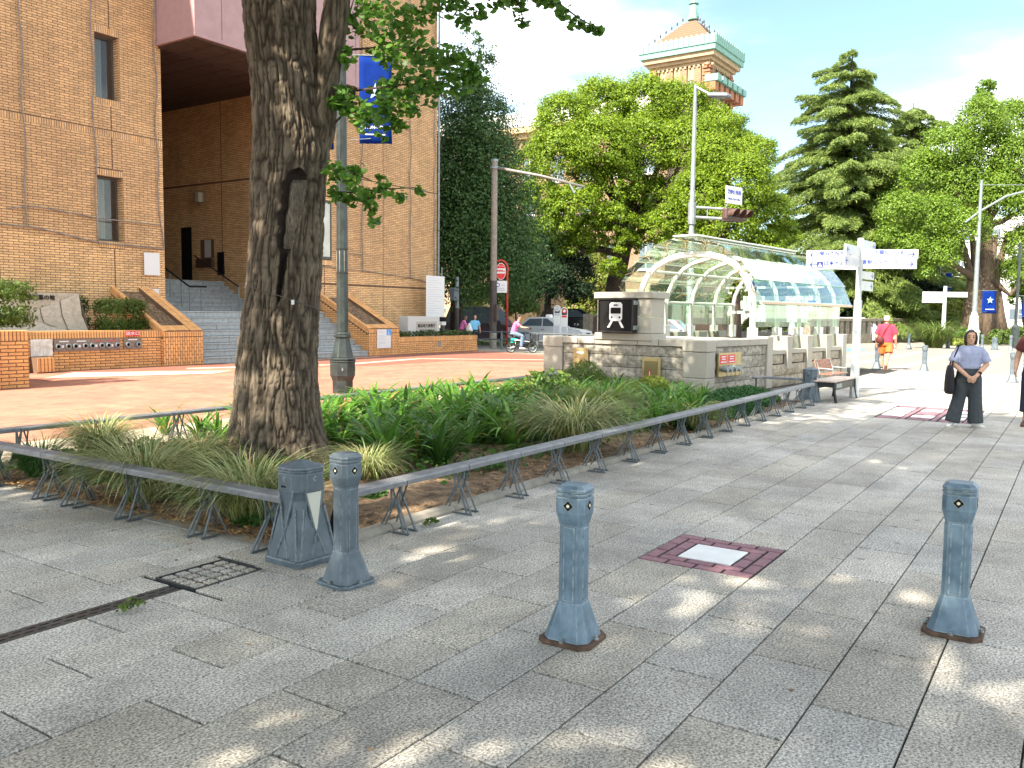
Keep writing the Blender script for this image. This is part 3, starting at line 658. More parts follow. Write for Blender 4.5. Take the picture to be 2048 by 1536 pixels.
banner('street_banner', 'large blue banner reading NIHON hung right of the dark lamp post', (12.97,12.30,6.75), R(-52), .66, 1.72, [('NIHON-ODORI',-1.42,.085),('',-1.56,.02)], 1.0, .035)
banner('street_banner', 'blue banner on the left of the dark lamp post, mostly behind the trunk', (12.32,13.22,6.75), R(-52), .62, 1.85, [('NIHON-ODORI',-1.45,.08),('',-1.6,.02)], 2.3, .03)
# ================================================================ BRICKWORK
BRK_L, BRK_H, JN = .29, .0735, .0155
class Bricks:
    """bricks laid on rectangles; emit() makes the largest-looking ones parts, the rest one joined part"""
    def __init__(s, m='brick'): s.b = []; s.m = m
    def one(s, o, u, v, n, w, h, d=.011):          # o: centre on the mortar face
        s.b.append((Vector(o), u, v, n, w, h, d))
    def wall(s, o, u, v, n, W, Hh, holes=(), bl=BRK_L, bh=BRK_H, sold=(), off=0, d=.011):
        """o: lower-left corner; holes and soldier courses in wall coordinates (x0,x1,y0,y1) / (y0,y1,x0,x1)"""
        o, u, v, n = Vector(o), Vector(u), Vector(v), Vector(n)
        blocked = list(holes)+[(x0,x1,y0,y1) for y0,y1,x0,x1 in sold]
        rows = int(round(Hh/bh)); bh2 = Hh/rows
        for r in range(rows):
            y0, y1 = r*bh2, (r+1)*bh2; x = -((r % 2)*.5+off)*bl
            while x < W-1e-4:
                a, c = max(0,x), min(W,x+bl); x += bl
                if c-a < .04: continue
                segs = [(a,c)]
                for h in blocked:
                    if (y0+y1)/2 > h[2] and (y0+y1)/2 < h[3]:
                        ns = []
                        for p,q_ in segs:
                            if h[1] <= p or h[0] >= q_: ns.append((p,q_)); continue
                            if h[0] > p: ns.append((p,h[0]))
                            if h[1] < q_: ns.append((h[1],q_))
                        segs = ns
                for p,q_ in segs:
                    if q_-p > .03: s.one(o+u*((p+q_)/2)+v*((y0+y1)/2), u, v, n, q_-p-JN, bh2-JN, d)
        for y0,y1,x0,x1 in sold:
            k = max(1,int(round((x1-x0)/BRK_H))); w = (x1-x0)/k
            for i in range(k): s.one(o+u*(x0+(i+.5)*w)+v*((y0+y1)/2), u, v, n, w-JN, y1-y0-JN, d)
    def emit(s, parent, limit=300, name='brick'):
        C = Vector((0,0,H))
        def look(b):
            d = b[0]-C; fx = d.dot(c_fwd)
            if fx < .5: return 0
            x, y = d.dot(c_right)/fx*F, d.dot(c_up)/fx*F
            ok = abs(x) < 1030 and abs(y) < 780 and d.dot(b[3]) < 0
            return b[4]*b[5]/(d.length_squared)*abs(d.dot(b[3]))/d.length if ok else 0
        order = sorted(range(len(s.b)), key=lambda i: -look(s.b[i])); mb = MB(); cache = {}
        PI = Matrix.LocRotScale(parent.location, parent.rotation_euler, None).inverted()
        def loc_mesh(w, h, d):
            x, y = w/2, h/2; e = min(.005, d*.5)
            return ([(-x,-y,0),(x,-y,0),(x,y,0),(-x,y,0),(-x+e,-y+e,d),(x-e,-y+e,d),(x-e,y-e,d),(-x+e,y-e,d)],
                    [(4,5,6,7),(0,1,5,4),(1,2,6,5),(2,3,7,6),(3,0,4,7)])
        for r, i in enumerate(order):
            o, u, v, n, w, h, d = s.b[i]
            sgn = 1 if u.cross(v).dot(n) > 0 else -1
            M = Matrix(((u.x*sgn,v.x,n.x,o.x),(u.y*sgn,v.y,n.y,o.y),(u.z*sgn,v.z,n.z,o.z),(0,0,0,1)))
            if r < limit and look(s.b[i]) > 0:
                key = (round(w,2), round(h,2), d)
                if key not in cache:
                    vs, fs = loc_mesh(w,h,d); q = MB(); q.add(vs,fs); ob = q.build(name, M_[s.m], parent, fix=False); cache[key] = ob
                else: ob = cache[key].copy(); COL.objects.link(ob)
                ob.matrix_local = PI @ M
            else:
                vs, fs = loc_mesh(w,h,d); mb.add([M @ Vector(p) for p in vs], fs)
        if mb.v:
            ob = mb.build('brickwork', M_[s.m], parent, fix=False); kind(ob, 'stuff')
            ob.matrix_local = PI
X_, Y_, Z_ = Vector((1,0,0)), Vector((0,1,0)), Vector((0,0,1))
def under(o, parent):      # world-built child under a placed thing
    o.matrix_local = parent.matrix_local.inverted(); return o

# ================================================================ BRICK BUILDING
YF = 25.1; ZB, ZT = -.05, 20.0
RX0, RX1, RYB = 17.37, 24.2, 35.2         # recess
BX0, BX1 = 1.0, 31.55
bd = thing('brick_building', 'large orange brick government building with a deep stepped entrance, behind the big tree', 'building', (0,0,0))
bd.location = (0,0,0)
W1 = [(15.15,15.94,8.02,9.92),(15.12,15.96,3.74,5.70),(24.0,24.86,3.70,5.62+.35)]   # windows in the facade (x0,x1,z0,z1)
W1[2] = (24.02,24.86,3.70,6.0)
wl = MB()
def plate(x0,x1,z0,z1): wl.b2(x0,x1,YF,YF+.5,z0,z1)
def facade(x0, x1, z0, z1, holes):
    xs = sorted(set([x0,x1]+[h[0] for h in holes]+[h[1] for h in holes])); 
    for a,b in zip(xs[:-1],xs[1:]):
        hs = sorted([h for h in holes if h[0] <= a+1e-6 and h[1] >= b-1e-6], key=lambda h: h[2]); z = z0
        for h in hs:
            if h[2] > z: plate(a,b,z,h[2])
            z = h[3]
        if z < z1: plate(a,b,z,z1)
facade(BX0, RX0, ZB, ZT, W1[:2]); facade(RX1, BX1, ZB, ZT, [])
wl.b2(RX0,RX1,YF,YF+.5,12.5,ZT)                                           # above the recess
wl.b2(BX0,BX0+.4,YF+.5,50,ZB,ZT); wl.b2(BX1-.4,BX1,YF+.5,50,ZB,ZT); wl.b2(BX0,BX1,50,50.4,ZB,ZT); wl.b2(BX0,BX1,YF,50.4,ZT,ZT+.3)
wl.b2(RX1,RX1+.4,YF+.5,RYB,ZB,11.0); wl.b2(RX0-.4,RX0,YF+.5,RYB,ZB,11.0); wl.b2(RX0-.4,RX1+.4,RYB,RYB+.4,ZB,11.0)
wl.build('wall', M_['mortar'], bd)
BR = Bricks('brick')
JZ = [(2.75,2.78),(7.09,7.13),(11.6,11.64)]
def shift(hs, x0, z0): return [(a-x0,b-x0,c-z0,d-z0) for a,b,c,d in hs]
def band_holes(x0,x1,vj=()): return [(x0,x1,a,b) for a,b in JZ]+[(x-.011,x+.011,0,30) for x in vj]
zlo = 0.0
vjL = [15.62, 12.2]
solL = [(6.88,7.09,0,RX0-11.0)]+[(z1,z1+.21,a-11.0-.0,b-11.0) for a,b,z0,z1 in W1[:2]]+[(z0-.21,z0,a-11.0,b-11.0) for a,b,z0,z1 in W1[:2]]
BR.wall((11.0,YF,zlo), X_, Z_, -Y_, RX0-11.0, 12.9, [(a-11.0,b-11.0,c,d) for a,b,c,d in W1[:2]+band_holes(11.0,RX0,vjL)], sold=solL)
vjR = [27.9, 24.44+.02]
solR = [(6.88,7.09,0,BX1-RX1)]+[(3.48,3.69,24.2-RX1,24.86-RX1)]
BR.wall((RX1,YF,0), X_, Z_, -Y_, BX1-RX1, 16.3, [(a-RX1,b-RX1,c,d) for a,b,c,d in [(24.0,24.86,3.7,6.0)]+band_holes(RX1,BX1,vjR)], sold=solR)
# reveals of the recess: right-hand wall seen through the opening
DOOR = (33.0,33.75,2.89,5.32); SW = (31.5,32.4,3.93,4.72)
def recess_holes(): return [(a-YF,b-YF,c,d) for a,b,c,d in [DOOR,SW,(31.0,36,5.80,5.84),(25,36,7.09,7.13),(30.92,30.95,0,11)]]
BR.wall((RX1,YF,0), Y_, Z_, -X_, RYB-YF, 10.9, recess_holes())
BR.wall((RX0,YF+.012,0), Y_, Z_, X_, RYB-YF, 10.4, [(2.5,9,0,8)])
# window reveals
for (a,b,c,d) in W1[:2]:
    BR.wall((b,YF,c), Y_, Z_, -X_, .36, d-c); BR.wall((a,YF,c), Y_, Z_, X_, .36, d-c)
BR.emit(bd, 300)
b = MB()
for a,b_,c,d in W1[:2]: pass
def window(par, x0, x1, y, z0, z1, reveal=.36, curtain=True, bar=None):
    f = MB(); w = .055
    for p in ((x0,x0+w,z0,z1),(x1-w,x1,z0,z1),(x0+w,x1-w,z0,z0+w*1.3),(x0+w,x1-w,z1-w,z1)): f.b2(p[0],p[1],y,y+.07,p[2],p[3])
    fo = f.build('window', M_['window_frame'], par, bevel=.004)
    g = MB(); g.b2(x0+w,x1-w,y+.03,y+.036,z0+w*1.3,z1-w); g.build('pane', GL_WIN, fo)
    if curtain:
        c = MB(); n = 18; pts = []
        for i in range(n+1):
            pts.append((x0+w+(x1-x0-2*w)*i/n*.62, y+.16+.02*math.sin(i*1.9)))
        c.add([(p[0],p[1],z0+.1) for p in pts]+[(p[0],p[1],z1-.05) for p in pts], [(i,i+1,n+2+i,n+1+i) for i in range(n)])
        c.build('curtain', M_['curtain'], fo, fix=False, smooth=True)
    bk = MB(); bk.b2(x0-.05,x1+.05,y+.45,y+.5,z0-.1,z1+.1); bk.build('dark_room', M_['ink'], fo)
GL_WIN = glass_mat('window_glass', (.72,.76,.75), .05)
for a,b_,c,d in W1[:2]: window(bd, a+.002, b_-.002, YF+.30, c+.002, d-.002)
f = MB()
for p in ((24.2,24.27,3.72,6.0),(24.78,24.85,3.72,6.0),(24.27,24.78,3.72,3.82),(24.27,24.78,5.92,6.0)): f.b2(p[0],p[1],YF-.03,YF+.02,p[2],p[3])
fo = f.build('window', M_['window_frame'], bd)
g = MB(); g.b2(24.27,24.78,YF-.012,YF-.006,3.82,5.92); g.build('pane', mat('blind_glass',(.42,.45,.40),.15,var=.12,scale=2), fo)
# door, small window with a flower box, and notice board in the recess
f = MB(); f.b2(RX1+.0,RX1+.3,DOOR[0],DOOR[1],DOOR[2],DOOR[3]); f.b2(RX1-.0125,RX1-.002,DOOR[0]+.04,DOOR[1]-.12,DOOR[2],DOOR[3]-.05); f.build('door', M_['ink'], bd)
f = MB(); f.b2(RX1+.02,RX1+.3,SW[0],SW[1],SW[2],SW[3]); f.build('small_window', M_['ink'], bd)
f = MB(); f.b2(RX1-.005,RX1+.018,SW[0]+.18,SW[0]+.62,SW[2]+.02,SW[3]-.02); f.build('curtain', M_['curtain'], bd)
f = MB(); f.b2(RX1-.16,RX1-.013,SW[0]-.05,SW[1]+.15,SW[2]-.42,SW[2]-.05); f.build('window_box', M_['wood_dark'], bd, bevel=.01)
f = MB(); f.b2(RX1-.07,RX1-.013,30.78,31.2,3.18,4.15); f.build('meter_box', M_['ink'], bd, bevel=.01)
f = MB(); f.b2(RX0+.05,RX0+.25,RYB-.4,RYB-.2,1.6,8.6); f.build('pilaster', M_['stone_tan'], bd)
lt = MB(); lt.lathe([(.1,0),(.22,.02),(.22,.42),(.1,.44)], 8, (RX1-.4,31.9,6.25)); lt.tube([(RX1-.4,31.9,6.4),(RX1,31.9,6.4)], .03, 6); lt.build('wall_lantern', mat('lantern_glass',(.25,.21,.14),.4), bd)
# canopy block over the entrance: painted metal fascia, panelled dark soffit
cz, cx0, cy0 = 10.02, 17.2, 23.12
cn = MB(); cn.b2(cx0,32.4-8.0,cy0,YF-.015,cz+.12,cz+3.9); cn.build('canopy_fascia', M_['pink_metal'], bd)
cn = MB(); cn.b2(cx0-.02,24.42,cy0-.02,YF-.014,cz,cz+.115); cn.build('canopy_edge', M_['pink_metal'], bd, bevel=.01)
sm = MB()
for k in range(6): sm.b2(cx0+1.2*k+1.0,cx0+1.2*k+1.012,cy0-.012,cy0,cz+.12,cz+3.9)
sm.build('seam', mat('seam_shadow',(.20,.12,.12),.7), bd)
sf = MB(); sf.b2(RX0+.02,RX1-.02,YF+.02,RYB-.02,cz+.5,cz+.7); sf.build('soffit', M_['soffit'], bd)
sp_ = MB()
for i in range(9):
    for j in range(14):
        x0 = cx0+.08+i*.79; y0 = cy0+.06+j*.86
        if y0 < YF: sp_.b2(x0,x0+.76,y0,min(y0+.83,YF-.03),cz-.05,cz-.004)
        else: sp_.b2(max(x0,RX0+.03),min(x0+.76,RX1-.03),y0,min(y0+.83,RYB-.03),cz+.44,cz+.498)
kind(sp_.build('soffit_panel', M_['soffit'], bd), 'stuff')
# ropes and the fine safety net over the facade
rp_ = MB()
def rope(x, z0, z1, sw=.04):
    pts = [(x+sw*math.sin(z*2.3), YF-.08-.02*math.sin(z*3.1), z) for z in np.linspace(z0,z1,26)]; rp_.tube(pts, .022, 5)
for x, z0 in ((12.95,3.95),(15.03,3.62),(17.12,5.8),(26.55,3.3),(29.6,3.2),(31.3,3.1)): rope(x, z0, 15.5)
rp_.tube([(12.4,YF-.07,4.4),(13.2,YF-.07,4.55),(15.0,YF-.07,4.4),(17.2,YF-.06,4.38)], .018, 5); rp_.tube([(11,YF-.07,4.0),(13.2,YF-.06,3.95),(15.1,YF-.06,3.66),(17.3,YF-.05,3.62)], .02, 5)
rp_.tube([(17.12,YF-.08,5.8),(17.16,YF-.06,4.8),(17.34,YF-.04,3.7)], .022, 5)
rp_.tube([(24.9,YF-.06,4.05),(26.5,YF-.07,4.0)], .018, 5); rp_.tube([(24.3,YF-.06,3.42),(26.6,YF-.06,3.36),(29.6,YF-.06,3.2),(31.4,YF-.05,3.0)], .018, 5)
kind(rp_.build('net_rope', mat('rope_grey',(.22,.19,.17),.8,var=.2), bd), 'stuff')
nm = bpy.data.materials.new('safety_net'); nm.use_nodes = True; t_ = nm.node_tree; p_ = t_.nodes['Principled BSDF']; p_.inputs['Base Color'].default_value = (.19,.13,.09,1); p_.inputs['Alpha'].default_value = .12
nb = MB(); nb.add([(11,YF-.05,3.98),(15.1,YF-.05,3.64),(17.34,YF-.05,3.62),(17.15,YF-.05,5.8),(17.15,YF-.05,16),(11,YF-.05,16)], [(0,1,2,3,4,5)]); nb.build('safety_net', nm, bd, fix=False); nb = MB(); nb.add([(24.88,YF-.05,3.42),(31.5,YF-.05,3.05),(31.5,YF-.05,16.2),(24.88,YF-.05,16.2)], [(0,1,2,3)])
nb.build('safety_net', nm, bd, fix=False)
b = MB(); b.tube([(31.62,YF-.06,.2),(31.62,YF-.06,16)], .05, 8); b.build('downpipe', M_['galv'], bd)
# ---------------------------------------------------------------- the stairs
st_ = thing('entrance_steps', 'wide grey stone steps rising into the brick entrance', 'steps', (16.84,22.5,0))
NS, RZ, TR = 8, 1.63/8, .325
def flight(x0,x1,y0,z0,n,rz_,tr,stag):
    for k in range(n):
        z = z0+k*rz_; y = y0+k*tr
        L_ = (x1-x0)/5
        o = MB(); xs = [x0]+[x0+L_*(j+1)+(L_*.5 if (k+stag)%2 else 0)-L_*.3 for j in range(5)]+[x1]
        xs = sorted(set(min(max(v,x0),x1) for v in xs))
        for a,b_ in zip(xs[:-1],xs[1:]):
            if b_-a < .05: continue
            o.b2(a+.006,b_-.006,y+.018,y+tr+.02,z+.01,z+rz_-.05); o.b2(a+.004,b_-.004,y-.006,y+tr+.02,z+rz_-.046,z+rz_)
        o.build('step', M_['step_grey'], st_, bevel=.006)
        c_ = MB(); c_.b2(x0+.01,x1-.01,y+.03,y+tr+.015,z-.0 if k else .002,z+rz_-.008); c_.build('step_core', M_['step_dark'], st_)
flight(0,7.34,0,0,NS,RZ,TR,0)
b = MB(); b.b2(.53,7.34,NS*TR+.02,6.5,1.42,1.629); b.build('landing', M_['step_grey'], st_)
flight(.53,7.34,6.5,1.63,7,.18,.30,1)
b = MB(); b.b2(.53,7.34,8.62,12.6,2.6,2.888); b.build('floor', M_['step_grey'], st_)
hr = thing('handrail', 'thin dark-topped steel handrail climbing the middle of the entrance steps', 'handrail', (0,0,0))
b = MB(); HP = [(19.3,25.6,1.63),(19.62,25.6,1.63)]
P_ = [Vector((20.9,28.7,1.63)),Vector((20.9,29.2,1.8)),Vector((20.9,29.9,2.16)),Vector((20.9,30.6,2.52)),Vector((20.9,31.3,2.89))]
b.tube([(21.35,28.25,2.56),(20.9,28.7,2.56),(20.9,31.6,4.0)], .035, 8); b.build('rail', M_['black_metal'], hr)
for p in [Vector((21.2,28.4,1.63))]+P_:
    b = MB(); zt = 2.56 if p.y < 28.8 else 2.56+(p.y-28.7)*.497; b.tube([p,(p.x,p.y,zt)], .02, 8); b.build('post', M_['galv'], hr)
h2 = thing('handrail', 'short steel handrail at the right of the steps, beside the tree trunk', 'handrail', (22.9,28.3,1.63))
b = MB(); b.tube([(0,0,0),(0,0,.98)], .025, 8); b.build('post', M_['galv'], h2)
b = MB(); b.tube([(0,0,.98),(.02,2.8,2.3)], .03, 8); b.build('rail', M_['black_metal'], h2)
# ---------------------------------------------------------------- sloping flank walls with planting troughs
def flank(x0, x1, label, wall_holes=True):
    y0, y1, z0, z1 = 22.5, YF-.02, 1.07, 2.38
    t = thing('flank_wall', label, 'wall', (x0,y0,0), 0, 'brick walls flanking the steps')
    L_ = y1-y0; W = x1-x0; sl = (z1-z0)/L_
    b = MB(); k = .33; tw = .14
    # outer shell: front block and two cheeks, the trough between
    prof = [(0,0),(L_,0),(L_,z1-.03),(k,z0+sl*k-.03),(0,z0-.03)]
    lo = [(k,0),(L_,0),(L_,z1-.16),(k,z0+sl*k-.16)]
    b.prism(prof, 'x', 0, tw); b.prism(prof, 'x', W-.42, W)
    b.prism([(0,0),(k,0),(k,z0+sl*k-.03),(0,z0-.03)], 'x', tw+.001, W-.421); b.prism(lo, 'x', tw+.001, W-.421, m=1)
    b.build('core', [M_['mortar'],M_['soil']], t)
    q = Bricks('brick_deep'); o = Vector((x0,y0,0))
    # front: basket of upright bricks
    n = max(8,int(W/.078)); w = W/n
    for i in range(n):
        z = .0 if i%2 else -.11
        zz = [.0]+[v for v in np.arange(.2 if i%2 else .09, 1.0, .215)]+[z0-.215]
        zz = sorted(set(round(float(v),3) for v in zz if v <= z0-.215))
        for a_,b_ in zip(zz[:-1],zz[1:]):
            if b_-a_ > .05: q.one(o+Vector(((i+.5)*w,0,(a_+b_)/2)), X_, Z_, -Y_, w-JN, b_-a_-JN)
        q.one(o+Vector(((i+.5)*w,0,z0-.13)), X_, Z_, -Y_, w-JN, .16-JN)
    # cheeks: level courses under a raking band of uprights
    def cheek(x, n_):
        rows = int(z1/BRK_H)
        for r in range(rows):
            zc = (r+.5)*BRK_H; ys = max(0,(zc+BRK_H/2+.26-z0)/sl) if zc > z0-.30 else 0
            y = -(r%2)*.145
            while y < L_:
                a_, b_ = max(y,ys), min(y+.29,L_); y += .29
                if b_-a_ > .04: q.one((x,y0+(a_+b_)/2,zc), Y_, Z_, n_, b_-a_-JN, BRK_H-JN)
        d_ = Vector((0,1,sl)).normalized(); nn = Vector((0,-sl,1)).normalized(); Ls = L_*math.sqrt(1+sl*sl); c_ = int(Ls/.078)
        for i in range(c_):
            p = Vector((x,y0,z0-.135))+d_*((i+.5)*Ls/c_); q.one(p, d_, nn, n_, Ls/c_-JN, .20-JN)
    cheek(x0, -X_); cheek(x1, X_)
    # top faces of both cheeks and of the front block
    d_ = Vector((0,1,sl)).normalized(); nn = Vector((0,-sl,1)).normalized(); Ls = (L_)*math.sqrt(1+sl*sl); c_ = int(Ls/.078)
    for i in range(c_):
        for xa, xb in ((0,tw),(W-.42,W-.215),(W-.205,W)):
            p = Vector((x0+(xa+xb)/2,y0,z0-.03))+d_*((i+.5)*Ls/c_); q.one(p, X_, d_, nn, xb-xa-.006, Ls/c_-JN)
    for i in range(int((W-tw-.42)/.078)):
        p = Vector((x0+tw+(i+.5)*.078,y0,z0-.03))+d_*.18; q.one(p, X_, d_, nn, .066, .30)
    q.emit(t, 300); return t
flank(15.46,16.83,'sloping brick wall left of the steps with a bare earth trough on top')
flank(24.2,25.95,'sloping brick wall right of the steps carrying a wheelchair notice')
# ---------------------------------------------------------------- low brick planter walls
def planter(name, label, x0, x1, y, zt, depth=.4, soil=True, holes=()):
    t = thing(name, label, 'planter', (x0,y,0), 0, 'low brick planters')
    b = MB(); b.b2(0,x1-x0,0,depth,-.05,zt-.012); b.build('core', M_['mortar'], t)
    q = Bricks('brick_deep')
    q.wall((x0,y,0), X_, Z_, -Y_, x1-x0, zt-.225, holes); 
    n = int((x1-x0)/.0785); w = (x1-x0)/n
    for i in range(n):
        q.one((x0+(i+.5)*w,y,zt-.117), X_, Z_, -Y_, w-JN, .205-JN); q.one((x0+(i+.5)*w,y+.11,zt-.012), X_, Y_, Z_, w-JN, .2-JN)
    return t, q
pl, q = planter('brick_planter', 'low brick planter wall left of the steps, with fire hose inlets set in it', 9.5, 15.455, 22.6, 1.07)
q.emit(pl, 300)
b = MB(); b.b2(.0,5.95,.41,2.45,0,.86); b.build('earth', M_['soil'], pl)
pr, q = planter('brick_planter', 'low brick planter right of the steps, full of ivy before the stone name sign', 25.955, 31.35, 22.6, .69)
q.wall((31.35,22.6,0), Y_, Z_, X_, 2.4, .66); q.emit(pr, 300)
b = MB(); b.b2(.0,5.38,.41,2.45,0,.56); b.b2(5.0,5.39,.4,2.45,0,.68); b.build('earth', M_['soil'], pr)
b = MB(); b.b2(2.55,2.78,-.016,-.0115,.22,.46); b.build('vent_plate', M_['concrete'], pr)
pp = thing('brick_pillar', 'big brick pillar with an upright course on top, at the left edge', 'pillar', (6.5,18.4,0))
b = MB(); b.b2(0,2.96,0,4.19,-.05,1.19); b.build('core', M_['mortar'], pp)
q = Bricks('brick_deep'); q.wall((6.5,18.4,0), X_, Z_, -Y_, 2.96, .975, bl=.30, bh=.075); q.wall((9.46,18.4,0), Y_, Z_, X_, 4.19, .975)
for i in range(38): q.one((6.5+(i+.5)*2.96/38,18.4,1.09), X_, Z_, -Y_, 2.96/38-JN, .21)
for i in range(38): q.one((6.5+(i+.5)*2.96/38,18.51,1.19), X_, Y_, Z_, 2.96/38-JN, .2)
q.emit(pp, 300)
# ---------------------------------------------------------------- things on the walls
fx = thing('fire_inlet_panel', 'long steel panel of eight fire hose inlets on the brick planter wall', 'fire inlets', (12.26,22.58,.52))
def inlets(t, W, n, Hh=.33):
    b = MB(); b.b2(0,W,-.03,-.001,0,Hh); b.build('panel', mat('inlet_steel',(.20,.16,.14),.55,var=.4,scale=30,metal=.3), t, bevel=.004)
    o0 = None
    for i in range(n):
        x = W*(i+.5)/n + (.02 if i%2 else -.02)
        if o0 is None:
            b = MB(); 
            b.loft([[Vector((r_*math.cos(a),-.031-y_,r_*math.sin(a))) for a in [q*math.pi/7 for q in range(14)]] for r_,y_ in ((.075,0),(.075,.05),(.05,.055),(.05,.01))], cap=False)
            b.loft([[Vector((.05*math.cos(a),-.038,.05*math.sin(a))) for a in [q*math.pi/7 for q in range(14)]],[Vector((.001*math.cos(a),-.038,.001*math.sin(a))) for a in [q*math.pi/7 for q in range(14)]]], m=1, cap=False)
            o0 = b.build('inlet', [M_['grey_metal'],M_['ink']], t); o = o0
        else: o = o0.copy(); COL.objects.link(o)
        o.location = (x,0,Hh*.42)
inlets(fx, 1.88, 8)
b = MB()
for x in (.14,.62): b.b2(x,x+.26,-.034,-.031,.255,.285)
for x in (.20,.66,1.13,1.60): b.b2(x+.005,x+.065,-.036,-.031,.10,.17)
b.build('white_plate', M_['sign_white'], fx)
b = MB()
for x in (1.08,1.50): b.b2(x,x+.26,-.034,-.031,.255,.275)
b.build('red_lettering_plate', M_['sign_red'], fx)
f2 = thing('fire_inlet_panel', 'small steel panel of two fire hose inlets below the red sign', 'fire inlets', (14.24,22.58,.53)); inlets(f2, .56, 2, .32)
b = MB(); b.b2(.14,.42,-.034,-.031,.26,.29); b.build('white_plate', M_['sign_white'], f2)
rs = thing('red_sign', 'red sign with white characters above the two fire hose inlets', 'sign', (14.32,22.585,.90))
b = MB(); b.b2(0,.42,-.03,-.001,0,.15); b.build('plate', M_['sign_red'], rs)
text('送水口', .115, facing((.21,-.032,.075),(1,0,0),(0,0,1)), M_['sign_white'], rs, sx=1.25)
ms = thing('faded_map_board', 'faded pale map board on the planter wall beside the fire hose inlets', 'board', (11.66,22.58,.42))
b = MB(); b.b2(0,.56,-.03,-.001,0,.44); b.build('plate', mat('faded_map',(.60,.58,.52),.6,var=.2,scale=6,col2=(.74,.73,.70)), ms)
b = MB()
for k in range(6): b.b2(.06+k*.085,.063+k*.085,-.033,-.031,.06,.38)
b.build('grid_print', M_['print_grey'], ms)
bp_ = thing('brick_block', 'small upright brick block at the foot of the planter wall', 'block', (11.62,22.2,0))
b = MB(); b.b2(0,.46,0,.36,0,.40); b.build('core', M_['mortar'], bp_)
q = Bricks('brick_deep')
for i in range(5): q.one((11.62+(i+.5)*.092,22.2,.21), X_, Z_, -Y_, .078, .37)
q.emit(bp_)
def board(name, label, cat, x0, x1, z0, z1, y=YF-.05, m='sign_white', lines=0):
    t = thing(name, label, cat, (x0,y,z0)); b = MB(); b.b2(0,x1-x0,-.03,0,0,z1-z0); b.build('panel', M_[m], t, bevel=.004)
    if lines:
        b = MB()
        for k in range(lines):
            z = (z1-z0)*(.95-.88*k/lines); b.b2(.08,(x1-x0)*(.45+.5*((k*37)%11)/11)-.02,-.032,-.0305,z-.012,z+.006)
        b.build('print_line', M_['print_grey'], t)
    return t
board('notice_sheet', 'blank white notice sheet on the brick wall left of the entrance', 'notice', 16.58, 17.13, 2.76, 3.47)
board('wall_plate', 'small pale plate low on the brick wall left of the entrance', 'plate', 16.62, 17.08, 2.13, 2.33, lines=2)
nbd = board('notice_board', 'tall white notice board with faint print on poles in front of the brick wall', 'notice', 29.8, 31.1, 1.42, 3.3, y=24.3, lines=16)
b = MB()
for x in (.12,1.18): b.tube([(x,.03,-.9),(x,.03,2.3)], .022, 6)
b.build('pole', M_['galv'], nbd)
wn = thing('wheelchair_notice', 'white notice with a blue wheelchair symbol on the end of the sloping wall', 'notice', (24.62,22.47,.28))
b = MB(); b.b2(0,.78,-.02,0,0,.72); b.build('sheet', M_['sign_white'], wn)
b = MB(); b.b2(.53,.78,-.023,-.0205,.49,.72); b.build('blue_square', mat('access_blue',(.02,.30,.75),.5), wn)
b = MB(); cx_, cz_ = .645, .585
b.prism([(cx_+.05*math.cos(a),cz_-.02+.05*math.sin(a)) for a in [2.2+q*.35 for q in range(11)]]+[(cx_+.036*math.cos(a),cz_-.02+.036*math.sin(a)) for a in [2.2+q*.35 for q in range(10,-1,-1)]], 'y', -.026,-.0232)
b.prism([(cx_-.012,cz_+.05),(cx_+.004,cz_+.05),(cx_+.004,cz_+.005),(cx_+.045,cz_+.002),(cx_+.055,cz_-.05),(cx_+.04,cz_-.05),(cx_+.032,cz_-.012),(cx_-.012,cz_-.01)], 'y', -.026,-.0232)
b.prism([(cx_-.004+.018*math.cos(q*.785),cz_+.075+.018*math.sin(q*.785)) for q in range(8)], 'y', -.026,-.0232); b.build('wheelchair_symbol', M_['sign_white'], wn)
b = MB()
for z,x1 in ((.66,.3),(.60,.36),(.49,.42),(.44,.5),(.39,.38),(.34,.48),(.24,.44),(.19,.46),(.12,.2)): b.b2(.06,x1,-.022,-.0205,z-.008,z+.008)
b.build('print_line', M_['print_grey'], wn)
sgn = thing('stone_sign', 'pale granite block sign engraved with the public prosecutors office name, in the ivy', 'stone sign', (27.3,23.2,.5))
b = MB(); b.loft([[Vector((x,y,z)) for x,y in ((0,0),(2.1,0),(2.1,.5),(0,.5))] for z in (0,1.0)]); b.build('block', M_['granite_sign'], sgn, bevel=.012)
b = MB(); b.b2(.52,1.9,-.004,.02,.22,.78); b.build('recess', mat('engraved_face',(.40,.38,.34),.8,var=.15,scale=30), sgn)
text('横浜地方検察庁', .17, facing((1.21,-.007,.60),(1,0,0),(0,0,1)), M_['ink'], sgn); text('横浜区検察庁', .17, facing((1.24,-.007,.36),(1,0,0),(0,0,1)), M_['ink'], sgn)
gl = thing('bollard_light', 'short dark garden light with a white band beside the stone sign', 'light', (30.1,23.6,.5)); b = MB(); b.lathe([(.10,0),(.10,.62)], 10); b.build('stem', M_['dark_metal'], gl)
b = MB(); b.lathe([(.16,.62),(.16,.78)], 12); b.build('diffuser', M_['sign_white'], gl); b = MB(); b.lathe([(.17,.781),(.17,.96),(.15,.98)], 12); b.build('hood', M_['ink'], gl)
